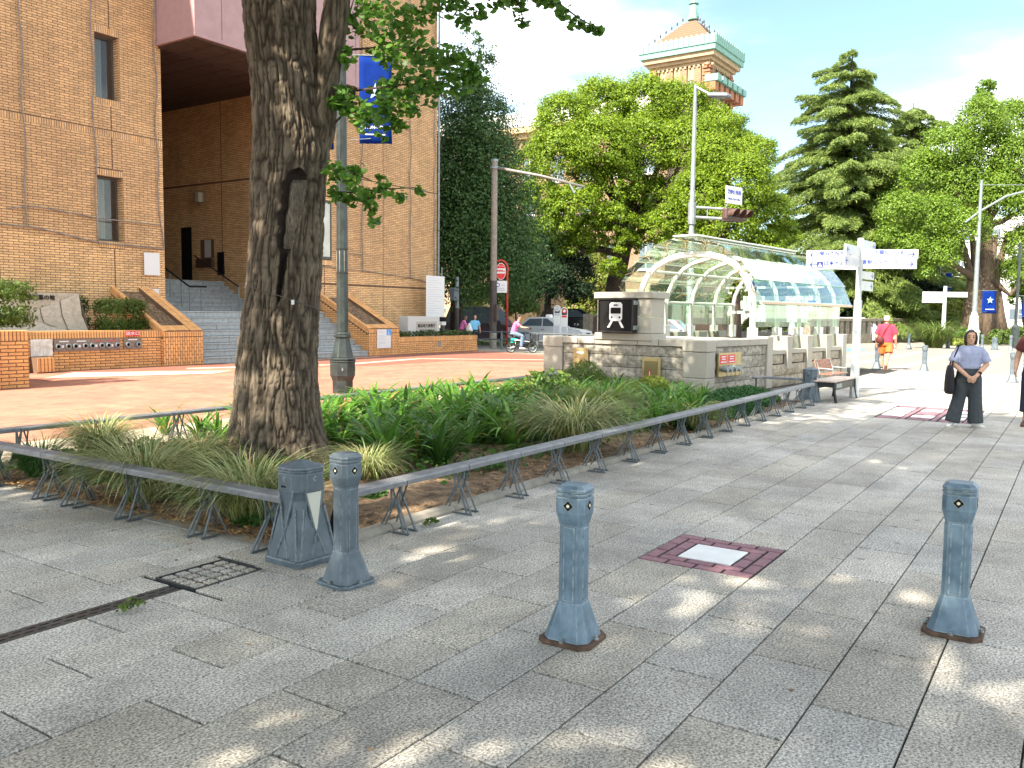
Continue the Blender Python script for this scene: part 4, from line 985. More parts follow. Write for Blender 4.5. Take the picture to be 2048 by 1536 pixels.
# founding stone: an envelope-like stone with a folded face
mo = thing('memorial_stone', 'pale stone memorial shaped like an open envelope with carved characters, behind the planter wall', 'monument', (10.62,23.5,.86))
b = MB(); w, h, d = 3.1, 1.24, .9
A, B_, C_, D_ = (-.15,0,0),(w+.12,0,0),(w,.35,h),(0,.35,h); E_ = (w*.46,.33,h*.48)
b.add([A,B_,C_,D_,E_,(-.1,d,0),(w+.1,d,0),(w,d,h),(0,d,h)], [(0,1,4),(3,4,2),(0,4,3),(5,8,7,6),(2,7,8,3),(0,3,8,5),(0,5,6,1)])
# right fold: a curved face with five concentric steps
n = 6
for k in range(n):
    t0, t1 = k/n, (k+1)/n
    e = Vector(E_); c = Vector(C_); b1 = Vector(B_)
    p0, p1 = e.lerp(c,t0), e.lerp(c,t1); q0, q1 = e.lerp(b1,t0), e.lerp(b1,t1)
    rim = Vector((0,-.035,0)) if k%2 == 0 else Vector((0,0,0)); bow = .05*(1-t0)
    mids0 = (p0+q0)/2+Vector((-.10*t0,-.02,0)); mids1 = (p1+q1)/2+Vector((-.10*t1,-.02,0))
    b.add([p0+rim,mids0+rim,q0+rim,p1+rim,mids1+rim,q1+rim], [(0,3,4,1),(1,4,5,2)])
    b.add([p1+rim,mids1+rim,q1+rim,p1-rim,mids1-rim,q1-rim], [(0,1,4,3),(1,2,5,4)])
b.add([B_,C_,(w+.1,d,0),(w,d,h)], [(0,2,3,1)])
b.build('block', M_['stone_tan'], mo)
text('電信創業の地', .155, facing((12.56-10.62,.325,h-.15),(1,0,0),(0,0,1)), M_['ink'], mo, ext=.004)
# ================================================================ STATION ENTRANCE
SC = Vector((16.96,6.43,0)); STH = -5.77*math.pi/180
def stp(a, b, z=0):
    return Vector((SC.x+a*math.cos(STH)-b*math.sin(STH), SC.y+a*math.sin(STH)+b*math.cos(STH), z))
stn = thing('station_entrance', 'stone walled subway entrance with a white ribbed glass barrel canopy', 'station entrance', SC, STH)
core = MB()
core.b2(.06,.5,.1,4.1,-.05,1.0); core.b2(.3,8.55,.06,.5,-.05,.80); core.b2(.3,3.3,.06,.5,.80,1.0); core.b2(.3,9.2,3.7,4.1,-.05,.80); core.b2(8.1,8.5,.5,.9,-.05,.8)
core.build('wall_core', M_['joint'], stn)
def stone_block(x0,x1,y0,y1,z0,z1, axis, m, name='stone', rough=True, proud=.03):
    """a quarry-faced block: its outer face is broken into an uneven bulge"""
    b = MB(); n, k = (4,3) if rough else (1,1)
    if not rough: b.b2(x0,x1,y0,y1,z0,z1)
    else:
        vs = []; 
        for i in range(n+1):
            for j in range(k+1):
                u, v = i/n, j/k; edge = i in (0,n) or j in (0,k)
                d = 0 if edge else proud*rnd.uniform(.35,1.3)
                if axis == 'a': vs.append((x0-d, y0+(y1-y0)*u, z0+(z1-z0)*v))
                else: vs.append((x0+(x1-x0)*u, y0-d, z0+(z1-z0)*v))
        fs = [(i*(k+1)+j,(i+1)*(k+1)+j,(i+1)*(k+1)+j+1,i*(k+1)+j+1) for i in range(n) for j in range(k)]
        b.add(vs,fs)
        if axis == 'a': c4 = [(x0,y0,z0),(x0,y1,z0),(x0,y1,z1),(x0,y0,z1)]; e4 = [(x0+.06,p[1],p[2]) for p in c4]
        else: c4 = [(x0,y0,z0),(x1,y0,z0),(x1,y0,z1),(x0,y0,z1)]; e4 = [(p[0],y0+.06,p[2]) for p in c4]
        b.add(c4+e4, [(i,(i+1)%4,4+(i+1)%4,4+i) for i in range(4)])
    return b.build(name, M_[m], stn, fix=rough, bevel=0 if rough else .008)
g = .006
# front wall courses (faces -a)
zs = [-.03,.24,.51,.78,1.0]
for r in range(4):
    y = .53; ls = [.42,.74,.62,.80,.52] if r%2 else [.70,.66,.78,.58,.38]
    y -= 0
    i = 0
    while y < 3.63-.05:
        y1 = min(3.63, y+ls[i%5]); i += 1
        if 3.63-y1 < .15: y1 = 3.63
        stone_block(.03,0,y+g,y1-g,zs[r]+g,zs[r+1]-g,'a','granite_rough'); y = y1
# right wall courses (faces -b), stones farther along with sunlight in their colour
def side_course(a0,a1,z0,z1,seed,ls,m):
    x = a0; i = seed
    while x < a1-.05:
        x1 = min(a1, x+ls[i%len(ls)]); i += 1
        if a1-x1 < .15: x1 = a1
        stone_block(x+g,x1-g,.03,0,z0+g,z1-g,'b',m); x = x1
for r in range(4):
    side_course(.40,3.06,zs[r],zs[r+1],r,[.62,.5,.78,.55],'granite_rough')
for r in range(2): side_course(3.38,8.30,zs[r],zs[r+1]-(.0 if r==0 else 0),r,[.55,.7,.48,.62],'granite_sunny')
pil = [3.22,4.42,5.76,7.14,8.42]
for i in range(4):
    a0, a1 = pil[i]+.17, pil[i+1]-.17
    stone_block(a0+.08,a1-.08,.045,0,.53,.74,'b','granite_sunny')
    for x0,x1,z0,z1 in ((a0,a1,.755,.86),): stone_block(x0+.004,x1-.004,.0,.4,z0,z1,'b','granite_plain',name='coping_stone',rough=False)
for i,a in enumerate(pil):
    w = .16 if i in (0,2,4) else .15; zb = -.03 if i in (0,2,4) else .38
    b = MB(); zt = 1.19
    b.loft([[Vector((a+x*w*f,-.03+y,z)) for x,y in ((-1,0),(1,0),(1,.44),(-1,.44))] for f,z in ((1,zb),(1,.86),(1.0,.87),(1.35 if 0<i<4 else 1.05,zt-.02),(1.35 if 0<i<4 else 1.05,zt))]); b.build('pier_stone', M_['granite_plain'], stn, bevel=.01)
for i in range(5):       # piers of the far side wall seen through the canopy
    a = 3.2+i*1.3; b = MB(); b.loft([[Vector((a+x*.17*f,3.66+y,z)) for x,y in ((-1,0),(1,0),(1,.44),(-1,.44))] for f,z in ((1,.5),(1,.86),(1.6,1.18),(1.6,1.2))]); b.build('pier_stone', M_['granite_plain'], stn)
# pillars and copings
def pillar(a0,a1,b0,b1,label=None):
    for z0,z1,e in ((-.03,.36,0),(.366,.905,0),(.911,1.15,.012)):
        b = MB(); b.b2(a0-e,a1+e,b0-e,b1+e,z0,z1); b.build('pillar_stone', M_['granite_plain'], stn, bevel=.012)
pillar(-.02,.385,-.02,.52); pillar(-.02,.4,3.64,4.18)
for y0,y1 in ((.53,1.10),(1.106,1.62),(2.75,3.20),(3.206,3.63)):
    b = MB(); b.b2(-.03,.45,y0+.004,y1-.004,1.005,1.155); b.build('coping_stone', M_['granite_plain'], stn, bevel=.012)
b = MB(); b.b2(-.03,.45,1.624,2.744,1.005,1.10); b.build('coping_stone', M_['granite_plain'], stn, bevel=.01)
for x0 in (.41,.95,1.5,2.0,2.55):
    b = MB(); b.b2(x0,min(x0+.545,3.05),-.03,.42,1.005,1.155); b.build('coping_stone', M_['granite_plain'], stn, bevel=.012)
b = MB(); b.b2(.46,3.0,.43,3.6,1.0,1.14); b.build('roof_slab', mat('slab_top',(.56,.52,.45),.8,var=.08), stn)
# sign pedestal
for z0,z1,e in ((1.106,1.26,.04),(1.266,1.62,0),(1.626,2.01,0)):
    for y0,y1 in ((1.30,1.72),(1.726,2.68)) if e == 0 else ((1.30,2.68),):
        b = MB(); b.b2(-.02-e,.56+e,y0-e*(y0==1.30),y1+e*(y1==2.68),z0,z1); b.build('pedestal_stone', M_['granite_plain'], stn, bevel=.01)
b = MB(); b.b2(-.07,.61,1.22,2.75,2.016,2.16); b.build('pedestal_cap', M_['granite_plain'], stn, bevel=.015)
# train sign: a black light box on the pedestal
ts = thing('train_sign', 'black box sign with a white train pictogram on the stone pedestal', 'sign', stp(-.03,1.63,1.28), STH)
def ts_pt(x, z, o=0): return Vector((-.20-o, .90-x, z))    # x to the right as seen
b = MB(); b.b2(-.16,0,.0,.90,0,.74); b.build('box', M_['black_metal'], ts, bevel=.008)
b = MB()
for p in ((0,.9,-.01,.03),(0,.9,.71,.75),(0,.03,.03,.71),(.87,.9,.03,.71)): b.b2(-.20,-.158,p[0],p[1],p[2],p[3])
b.build('frame', M_['black_metal'], ts, bevel=.004)
b = MB(); b.b2(-.165,-.161,.03,.87,.03,.71); b.build('face', M_['ink'], ts)
b = MB()
for z in (.06,.60): b.b2(-.18,-.02,-.03,-.001,z,z+.09)
b.build('hinge', M_['galv'], ts)
def rr(x0,x1,z0,z1,r,n=5):
    pts = []
    for cx,cz,a0 in ((x1-r,z0+r,-math.pi/2),(x1-r,z1-r,0),(x0+r,z1-r,math.pi/2),(x0+r,z0+r,math.pi)):
        for k in range(n): a = a0+k*math.pi/2/(n-1); pts.append((cx+r*math.cos(a),cz+r*math.sin(a)))
    return pts
def flat(poly, x0, th, m, name):
    b = MB(); b.prism([(.90-p[0],p[1]) for p in poly], 'x', x0-th, x0); return b.build(name, M_[m], ts)
flat(rr(.285,.615,.245,.65,.07), -.167, .004, 'sign_white', 'train_body'); flat(rr(.32,.58,.405,.535,.02), -.172, .003, 'ink', 'train_window'); flat(rr(.395,.505,.575,.605,.014), -.172, .003, 'ink', 'train_window')
for cx in (.35,.55): flat([(cx+.022*math.cos(q*.5236),.325+.022*math.sin(q*.5236)) for q in range(12)], -.172, .003, 'ink', 'headlight')
for s in (-1,1): flat([(.45+s*.07,.24),(.45+s*.13,.24),(.45+s*.215,.10),(.45+s*.155,.10)], -.167, .004, 'sign_white', 'rail')
# boxes on the front wall
bx = thing('letter_box', 'brass box with a paper label on the stone wall below the train sign', 'box', stp(-.05,2.88,.48), STH)
b = MB(); b.b2(-.03,.02,0,.40,0,.42); b.build('frame', M_['brass'], bx, bevel=.006); b = MB(); b.b2(-.04,-.0301,.03,.37,.03,.39); b.build('door', M_['brass'], bx, bevel=.004)
b = MB(); b.b2(-.044,-.0405,.1,.3,.30,.335); b.build('paper_label', M_['sign_white'], bx); b = MB(); b.lathe([(.012,0),(.012,.02)],8,(-.05,.31,.2)); b.build('lock', M_['dark_metal'], bx)
hx = thing('hydrant_box', 'brass hydrant box half hidden by plants in front of the stone wall', 'box', stp(-.05,1.02,.30), STH)
b = MB(); b.b2(-.02,.02,0,.45,-.3,.46); b.build('frame', M_['brass'], hx, bevel=.006); b = MB(); b.b2(-.026,-.0205,.06,.39,-.25,.38); b.b2(-.03,-.0265,.1,.2,-.2,.22); b.build('door', mat('brass_dark',(.20,.16,.07),.4,metal=.5), hx); b = MB(); b.b2(-.032,-.027,.23,.27,-.05,.2); b.build('red_label', M_['sign_red'], hx)
b = MB(); b.b2(-.034,-.0325,.242,.258,-.02,.16); b.build('print_line', M_['sign_white'], hx)
# hose inlets with red plates on the right wall
hi = thing('fire_inlet_panel', 'pale panel with red plates and four hose couplings on the side of the subway wall', 'fire inlets', stp(.46,-.035,.38), STH)
b = MB(); b.b2(0,1.10,-.03,.02,0,.50); b.build('panel', M_['brass'], hi, bevel=.004)
b = MB()
for x in (.05,.44): b.b2(x,x+.34,-.034,-.0305,.27,.46)
b.build('red_plate', M_['sign_red'], hi)
b = MB()
for x in (.05,.44):
    for z,w in ((.42,.22),(.37,.18),(.31,.26)): b.b2(x+.17-w/2,x+.17+w/2,-.036,-.0345,z-.012,z+.010)
b.build('print_line', M_['sign_white'], hi)
for i in range(4):
    b = MB(); x = .12+i*.21; b.tube([(x,-.03,.17),(x,-.10,.17)], .05, 10); b.tube([(x,-.10,.17),(x,-.16,.165)], .072, 12); b.tube([(x,-.161,.165),(x,-.19,.163)], .055, 12); b.build('hose_coupling', M_['galv'], hi)
    b = MB(); b.tube([(x+.02,-.15,.10),(x+.03,-.14,-.02),(x+.02,-.11,-.06)], .006, 5); b.build('chain', M_['galv'], hi)
# ---------------------------------------------------------------- glass canopy
cp_ = thing('glass_canopy', 'white steel ribbed glass barrel canopy over the subway stairs', 'canopy', SC, STH)
BC = 2.30; HP = [(1.99,2.02),(1.79,2.56),(1.43,3.05),(.88,3.41),(.30,3.60)]
GLS = glass_mat('canopy_glass', (.86,.96,.90), .05, .015, .98, (.80,.95,.85), True)
GLW = glass_mat('side_glass', (.74,.90,.82), .07)
A0c, A1c = 3.30, 9.75; NA = 6
full = HP + [(-x,z) for x,z in HP[::-1]]
for i in range(len(full)-1):
    (x0,z0),(x1,z1) = full[i], full[i+1]
    d = Vector((x1-x0,z1-z0)).normalized(); nrm = Vector((-d.y,d.x)); 
    if nrm.y < 0: nrm = -nrm
    e = .05
    for k in range(NA):
        a0 = A0c+(A1c-A0c)*k/NA+.01; a1 = A0c+(A1c-A0c)*(k+1)/NA-.01
        q0 = (x0-d.x*e*(z0<z1), z0-d.y*e*(z0<z1)); q1 = (x1+d.x*e*(z1<z0), z1+d.y*e*(z1<z0))
        b = MB(); vs = []
        for a in (a0,a1):
            for off in (0,.012):
                for p in (q0,q1):
                    # lapped like shingles: the lower edge lifted a little
                    lift = .035 if (p is q0 and z0 < z1) or (p is q1 and z1 < z0) else 0
                    vs.append((a, BC-(p[0]+nrm.x*(off+lift)), p[1]+nrm.y*(off+lift)))
        b.add(vs, [(0,1,5,4),(2,6,7,3),(0,4,6,2),(1,3,7,5),(0,2,3,1),(4,5,7,6)])
        b.build('roof_pane', GLS, cp_)
# side glass
for k in range(NA):
    a0 = 3.75+(A1c-3.85)*k/NA+.012; a1 = 3.75+(A1c-3.85)*(k+1)/NA-.012
    for s in (1,-1):
        b = MB(); y = BC-s*1.74; b.b2(a0,a1,y-.006,y+.006,1.40,2.04); b.build('side_pane', GLW, cp_)
# ribs
RP = [(1.62,1.0),(1.62,1.9),(1.55,2.3),(1.37,2.66),(1.10,2.93),(.76,3.10),(.38,3.19),(0,3.22)]
arc = [(x,z) for x,z in RP]+[(-x,z) for x,z in RP[-2::-1]]
ribs = [3.8,5.3,6.8,8.3,9.6]
for a in ribs:
    b = MB(); b.tube([(a,BC-x,z) for x,z in arc], .085 if a == 3.8 else .06, 8, ref=(1,0,0)); b.build('rib', M_['frame_white'], cp_, smooth=True)
    for s in (1,-1):
        b = MB(); b.b2(a-.10,a+.10,BC-s*1.62-.10,BC-s*1.62+.10,1.0,1.38); b.build('post_foot', M_['frame_white'], cp_, bevel=.01)
b = MB()
for x,z in ((1.60,2.02),(1.24,2.81),(-1.24,2.81),(-1.60,2.02),(0.02,3.24)): b.tube([(3.6,BC-x,z),(9.7,BC-x,z)], .038, 6)
b.build('purlin', M_['frame_white'], cp_)
b = MB()
for i,(x,z) in enumerate(full):
    if 0 < i < len(full)-1: b.tube([(A0c,BC-x,z-.012),(A1c,BC-x,z-.012)], .016, 5)
b.build('glazing_bar', mat('glazing_bar',(.42,.38,.28),.5), cp_)
for s in (1,-1):
    b = MB(); b.b2(A0c-.02,A1c+.02,BC-s*2.03-.03,BC-s*2.03+.03,1.95,2.02); b.build('eave_gutter', mat('gutter',(.56,.43,.31),.5) if s == 1 else M_['frame_white'], cp_, bevel=.006)
b = MB(); b.b2(A0c-.05,A1c,BC-.33,BC+.33,3.625,3.665); b.build('ridge_panel', M_['frame_white'], cp_, bevel=.005)
# bracket spiders holding the panes
b = MB()
for a in [A0c+(A1c-A0c)*k/NA for k in range(NA+1)]:
    for (x0,z0),(x1,z1) in zip(full[:-1],full[1:]):
        m_ = Vector((a,BC-(x0+x1)/2,(z0+z1)/2)); c_ = Vector((a,BC,2.0)); dn = (c_-m_).normalized(); q = m_+dn*.10; tg = Vector((0,-(x1-x0),(z1-z0))).normalized()
        for s in (-1,1):
            for t in (-1,1): b.tube([q, m_+Vector((s*.13,0,0))+tg*t*.13+dn*.015], .011, 4)
        b.tube([q, q+dn*.18], .013, 4)
kind(b.build('glass_fitting', mat('fitting_bronze',(.30,.22,.10),.4,metal=.4), cp_), 'stuff')
# cross beam with the name of the line
b = MB(); b.b2(8.85,8.97,BC-1.55,BC+1.55,1.74,1.82); b.b2(8.85,8.97,BC-1.5,BC+1.5,2.5,2.56); b.build('cross_beam', M_['frame_white'], cp_)
lsn = thing('line_sign', 'white hanging sign with the name of the railway line inside the glass canopy', 'sign', stp(8.74,BC-1.42,1.83), STH)
b = MB(); b.b2(0,.06,0,2.30,0,.44); b.b2(0,.06,.3,2.0,-.33,-.02); b.build('panel', M_['sign_white'], lsn)
text('出口 みなとみらい線', .17, facing((-.004,1.25,.24),(0,-1,0),(0,0,1)), M_['ink'], lsn); b = MB(); b.b2(-.004,-.0005,.06,.30,.17,.31); b.build('blue_badge', M_['sign_blue'], lsn)
# reflection of a way sign in the front right pane, built as a slanted board
wf = thing('reflected_board', 'slanted reflection of a blue and white way sign in the front right canopy pane', 'sign', stp(4.15,.95,2.30), STH)
b = MB(); b.box((.3,0,.15),(.9,.03,.34)); b.build('panel', M_['sign_white'], wf); b = MB(); b.box((.12,-.018,.15),(.30,.006,.30)); b.build('blue_badge', M_['sign_blue'], wf); wf.rotation_euler = (0,R(38),STH)
# ================================================================ SIGNPOST with arms
spz = thing('signpost', 'tall white signpost with many direction arms by the bench', 'signpost', (18.81,3.90,0))
b = MB(); b.lathe([(.095,0),(.082,2.0),(.082,2.02)], 8); b.build('lower_post', M_['white_post'], spz, bevel=.006); b = MB(); b.lathe([(.062,2.02),(.062,3.27),(.05,3.28)], 8); b.build('upper_post', M_['white_post'], spz)
VR = Vector((sh,-ch,0)); 
def arm(az, r0, r1, z0, z1, jp, lat, mirrored=False, mw='sign_white', tcol='sign_blue', icon=False):
    # az: direction the board runs (from the post); readable from the camera side
    d = Vector((math.cos(az),math.sin(az),0)); side = Vector((d.y,-d.x,0)); cam_s = side if side.dot(Vector((0,0,0))-Vector((18.81,3.9,0))) > 0 else -side
    right = d if d.dot(VR) > 0 else -d
    b = MB(); M = Matrix.Rotation(az,4,'Z'); b.b2(r0,r1,-.02,.02,z0,z1, M=M); o = b.build('direction_arm', M_[mw], spz, bevel=.003)
    outward = 1 if d.dot(VR) > 0 else -1; L_ = r1-r0; zc = (z0+z1)/2; hh = z1-z0
    def place(s_, z_): return d*(r0+s_)+cam_s*.0225+Vector((0,0,z_))
    # arrow at the outer end
    fm = facing(place(L_-.14,zc), right, (0,0,1)); b = MB()
    a = .055*outward
    b.add([fm @ Vector(p) for p in ((-.08*outward,-.011,0),(-.08*outward,.011,0),(.06*outward,.011,0),(.06*outward,-.011,0))], [(0,1,2,3)])
    for s in (-1,1): b.add([fm @ Vector(p) for p in ((.08*outward,0,0),(.05*outward,0,0),(-.005*outward,s*.06,0),(.025*outward,s*.06,0))], [(0,1,2,3)])
    b.build('arrow', M_[tcol], o, fix=False)
    if jp:
        if icon: jo = .34
        else: jo = .24
        t_ = text(jp, .105, facing(place(L_-jo,zc+.03), right, (0,0,1)), M_[tcol], o, align='RIGHT' if outward > 0 else 'LEFT', ext=.0008)
        if lat:
            fm2 = facing(place(L_-jo,zc-.062), right, (0,0,1)); b = MB(); w = lat
            b.add([fm2 @ Vector(p) for p in ((0,-.006,0),(-w*outward,-.006,0),(-w*outward,.006,0),(0,.006,0))], [(0,1,2,3)]); b.add([fm2 @ Vector(p) for p in ((0,-.028,0),(-w*.8*outward,-.028,0),(-w*.8*outward,-.019,0),(0,-.019,0))], [(0,1,2,3)]); b.build('print_line', M_['print_grey'], o, fix=False)
    if icon:
        fm3 = facing(place(L_-.27,zc), right, (0,0,1)); b = MB(); b.add([fm3 @ Vector(p) for p in ((-.06,-.06,0),(.06,-.06,0),(.06,.06,0),(-.06,.06,0))], [(0,1,2,3)]); b.add([fm3 @ Vector(p) for p in ((-.045,-.04,.001),(.045,-.04,.001),(0,.048,.001))], [(0,1,2)], 1); b.build('icon', [M_['sign_blue'],M_['sign_white']], o, fix=False)
azR = math.atan2(-.90,.44); azL = math.atan2(.90,-.44)
arm(azR, .07,1.13, 2.86,3.05,'中華街・元町', .55); arm(azR, .07,1.11, 2.66,2.85,'横浜情報文化センター', .62)
arm(azL, .07,1.06, 2.84,3.03,'横浜市役所 方面', .5); arm(azL, .07,1.06, 2.64,2.83,'日本大通り駅', .5, icon=True)
arm(math.atan2(-.08,.997), .06,1.0, 3.06,3.26, None, 0, mw='white_post'); arm(math.atan2(-.08,.997), .06,.95, 2.22,2.42, None, 0, mw='white_post'); arm(math.atan2(-.08,.997), .06,1.0, 2.46,2.62, None, 0, mw='white_post')
arm(math.atan2(.08,-.997), .07,1.0, 2.90,3.10, None, 0, mw='white_post'); arm(math.atan2(.08,-.997), .07,1.05, 2.68,2.88, None, 0, mw='white_post')
s2 = thing('signpost', 'far white signpost with two small arms, across the road before the right-hand ginkgo', 'signpost', (57.9,7.05,0))
b = MB(); b.lathe([(.13,0),(.10,3.6)], 8); b.build('post', M_['white_post'], s2)
b = MB(); d = VR; 
for s,z in ((-1,2.75),(-1,3.1),(1,3.1)):
    M = Matrix.Rotation(math.atan2(VR.y*s,VR.x*s),4,'Z'); b = MB(); b.b2(.1,1.35,-.03,.03,z-.15,z+.15,M=M); b.build('direction_arm', M_['sign_white'], s2)
# ================================================================ BENCH beside the end post, and chairs behind it
bn = thing('bench', 'dark iron bench with a pale slatted seat beside the end post', 'bench', (18.0,4.12,0), R(-3))
for j in range(5):
    b = MB(); b.b2(-.75,.85,-.22+j*.095,-.22+j*.095+.085,.40,.43); b.build('seat_slat', mat('bench_slat',(.46,.36,.31),.5,var=.15) if j == 0 else bpy.data.materials['bench_slat'], bn, bevel=.004)
b = MB(); b.b2(-.70,.80,-.20,-.17,.24,.395); b.b2(-.70,.80,.2,.23,.24,.395); b.build('apron', M_['black_metal'], bn, bevel=.01)
for x in (-.66,.76):
    for s in (-1,1):
        b = MB(); b.tube([(x,s*.19,.395),(x,s*.2,.2),(x+.02,s*.235,.0)], [.035,.028,.03], 6); b.build('leg', M_['black_metal'], bn)
    b = MB(); b.b2(x-.02,x+.02,-.19,.19,.3,.39); b.build('end_frame', M_['black_metal'], bn)
b = MB(); b.b2(-.55,-.2,-.21,-.201,.28,.36); b.build('name_plate', M_['galv'], bn)
chd = thing('slatted_bench', 'reddish wooden bench with a backrest behind the iron bench, against the stone wall', 'bench', (21.6,5.0,0), R(-6)); chd.scale = (.72,.72,.72)
for j in range(4):
    b = MB(); b.b2(-.9,.7,-.30+j*.12,-.20+j*.12,.42,.45); b.build('seat_slat', M_['wood_dark'] if 0 else mat('red_wood',(.32,.14,.09),.5,var=.2) if j == 0 else bpy.data.materials['red_wood'], chd)
for j in range(3):
    b = MB(); b.b2(-.9,.7,.2+j*.03,.23+j*.03,.55+j*.12,.65+j*.12); b.build('back_slat', bpy.data.materials['red_wood'], chd)
for x in (-.75,.55):
    b = MB(); b.tube([(x,-.25,0),(x,-.25,.42)], .025, 6); b.tube([(x,.1,0),(x,.14,.42),(x,.30,.92)], .025, 6); b.tube([(x,-.28,.42),(x,-.28,.60),(x,.2,.62)], .02, 6); b.build('end_frame', M_['galv'], chd)
sr = thing('rail_fence', 'short dark rail behind the far end post, close to the stone wall', 'low fence', (17.35,5.0,0), R(90), 'low rail fences around the planting bed')
b = MB(); b.box((.0,0,.43),(1.15,.12,.05)); b.build('rail', M_['rail_grey'], sr, bevel=.008); b = MB(); b.tube([(.5,0,.4),(.5,0,0)], .02, 6); b.build('leg', M_['dark_metal'], sr); b = MB(); b.tube([(-.5,0,.4),(-.5,0,0)], .02, 6); b.build('leg', M_['dark_metal'], sr)
# ================================================================ STREET FURNITURE ALONG THE ROAD
tp = thing('signal_pole', 'tall brown and grey pole with a bare overhead arm beside the dark tree', 'pole', (33.6,23.3,0))
b = MB(); b.lathe([(.17,0),(.17,.75)], 12); b.lathe([(.168,.751),(.165,3.2)], 12, m=1); b.lathe([(.158,3.201),(.14,8.75)], 12, m=2); b.build('pole', [M_['concrete'],M_['brown_pole'],mat('pole_grey_brown',(.23,.20,.17),.5,var=.2)], tp, smooth='auto')
b = MB(); b.lathe([(.175,8.7),(.175,8.82),(.1,8.84)], 12); b.build('cap', M_['galv'], tp); b = MB(); b.box((-.05,-.22,1.7),(.26,.2,.75)); b.build('control_box', M_['brown_pole'], tp, bevel=.01)
b = MB(); b.tube([(0,0,8.45),(.75,-2.1,8.0),(1.45,-4.0,7.45)], [.075,.065,.055], 8); b.build('arm', mat('arm_grey',(.20,.19,.18),.5), tp, smooth=True)
b = MB(); b.tube([(1.2,-3.35,7.62),(1.3,-3.55,7.2)], .05, 6); b.tube([(1.45,-4.0,7.45),(1.38,-3.6,7.4)], .04, 6); b.lathe([(.2,8.38),(.2,8.5)], 12); b.build('bracket', M_['galv'], tp)
ss = thing('no_stopping_sign', 'round red and white bus sign framed by a bent red pole', 'sign', (33.95,23.0,0))
b = MB(); N_ = VR; 
def vr(r, z, f=0): return Vector((VR.x*r+ch*f, VR.y*r+sh*f, z))
pts = [vr(.22,0),vr(.20,3.3),vr(.20,3.62)]+[vr(-.12+.36*math.cos(a),3.66+.50*math.sin(a)) for a in np.linspace(.1,math.pi*1.28,14)]
b.tube(pts, .05, 8); b.build('pole', M_['red_pole'], ss, smooth=True)
fmS = facing((-.0,0,0), VR, (0,0,1))
def disc(cx, cz, rx, rz_, off, mm, name, par, poly=None):
    b = MB(); P = poly or [(rx*math.cos(q*math.pi/12), rz_*math.sin(q*math.pi/12)) for q in range(24)]
    f = facing(vr(cx,cz,-off), VR, (0,0,1)); b.add([f @ Vector((p[0],p[1],0)) for p in P]+[f @ Vector((p[0],p[1],-.012)) for p in P], [tuple(range(len(P)))]+[(i,(i+1)%len(P),len(P)+(i+1)%len(P),len(P)+i) for i in range(len(P))]); return b.build(name, M_[mm], par, fix=False)
disc(-.10,3.64,.235,.40,.06,'sign_white','rim',ss); disc(-.10,3.64,.215,.37,.075,'sign_red','face',ss)
disc(-.10,3.66,.20,.15,.09,'sign_white','band',ss,[(-.205,-.12),(.205,-.12),(.21,.12),(-.21,.12)])
text('停車禁止', .10, facing(vr(-.10,3.66,-.11),VR,(0,0,1)), M_['sign_red'], ss)
text('NO STOPPING', .042, facing(vr(-.10,3.88,-.11),VR,(0,0,1)), M_['sign_white'], ss)
s_ = thing('clearway_notice', 'small white notice with blue print under the round red sign', 'sign', (33.9,22.95,0))
disc(-.13,2.92,1,1,.06,'sign_white','panel',s_,[(-.31,-.28),(.31,-.28),(.31,.28),(-.31,.28)])
disc(-.25,3.0,.09,.1,.075,'sign_blue','ring',s_); disc(-.25,3.0,.055,.065,.09,'sign_white','ring_centre',s_)
for i,(x,z,w) in enumerate(((.0,3.0,.14),(-.15,2.85,.40),(-.13,2.76,.45))): disc(x,z,1,1,.075,'print_grey','print_line',s_,[(-w/2,-.02),(w/2,-.02),(w/2,.02),(-w/2,.02)])
# second traffic signal pole partly hidden by the corner of the building
t2 = thing('pedestrian_signal', 'grey pedestrian signal on a dark pole just right of the brick building corner', 'signal', (33.4,25.3,0)); b = MB(); b.lathe([(.11,0),(.10,1.9)], 10); b.build('pole', M_['brown_pole'], t2); b = MB(); b.lathe([(.10,1.9),(.09,3.4)], 10); b.build('upper_pole', M_['galv'], t2)
b = MB(); b.box((-.35,-.1,2.55),(.35,.3,.62)); b.build('signal_head', mat('signal_grey',(.13,.16,.19),.5), t2, bevel=.03); b = MB(); b.box((-.35,-.26,2.75),(.3,.12,.03)); b.build('visor', M_['dark_metal'], t2)
# guard rail
gd = thing('guard_rail', 'grey pipe guard rail along the kerb behind the cyclist', 'guard rail', (0,0,0))
ys = [34,31.5,29,26.5,24.6,22.4,20.2,18.0,15.8]
for z in (.80,.46):
    b = MB(); b.tube([(road_x(y,-.35),y,z) for y in ys], .035, 8); b.build('rail', M_['leg_steel'], gd)
for y in ys:
    b = MB(); b.tube([(road_x(y,-.35),y,0),(road_x(y,-.35),y,.86)], .055, 8); b.build('post', M_['leg_steel'], gd)
# median strip with weeds beyond the near lane
md = MB(); md.prism([(road_x(12,3.2),12),(road_x(12,4.2),12),(road_x(44,4.2),44),(road_x(44,3.2),44)], 'z', -.04, .16); kind(md.build('median_strip', M_['concrete']), 'structure')
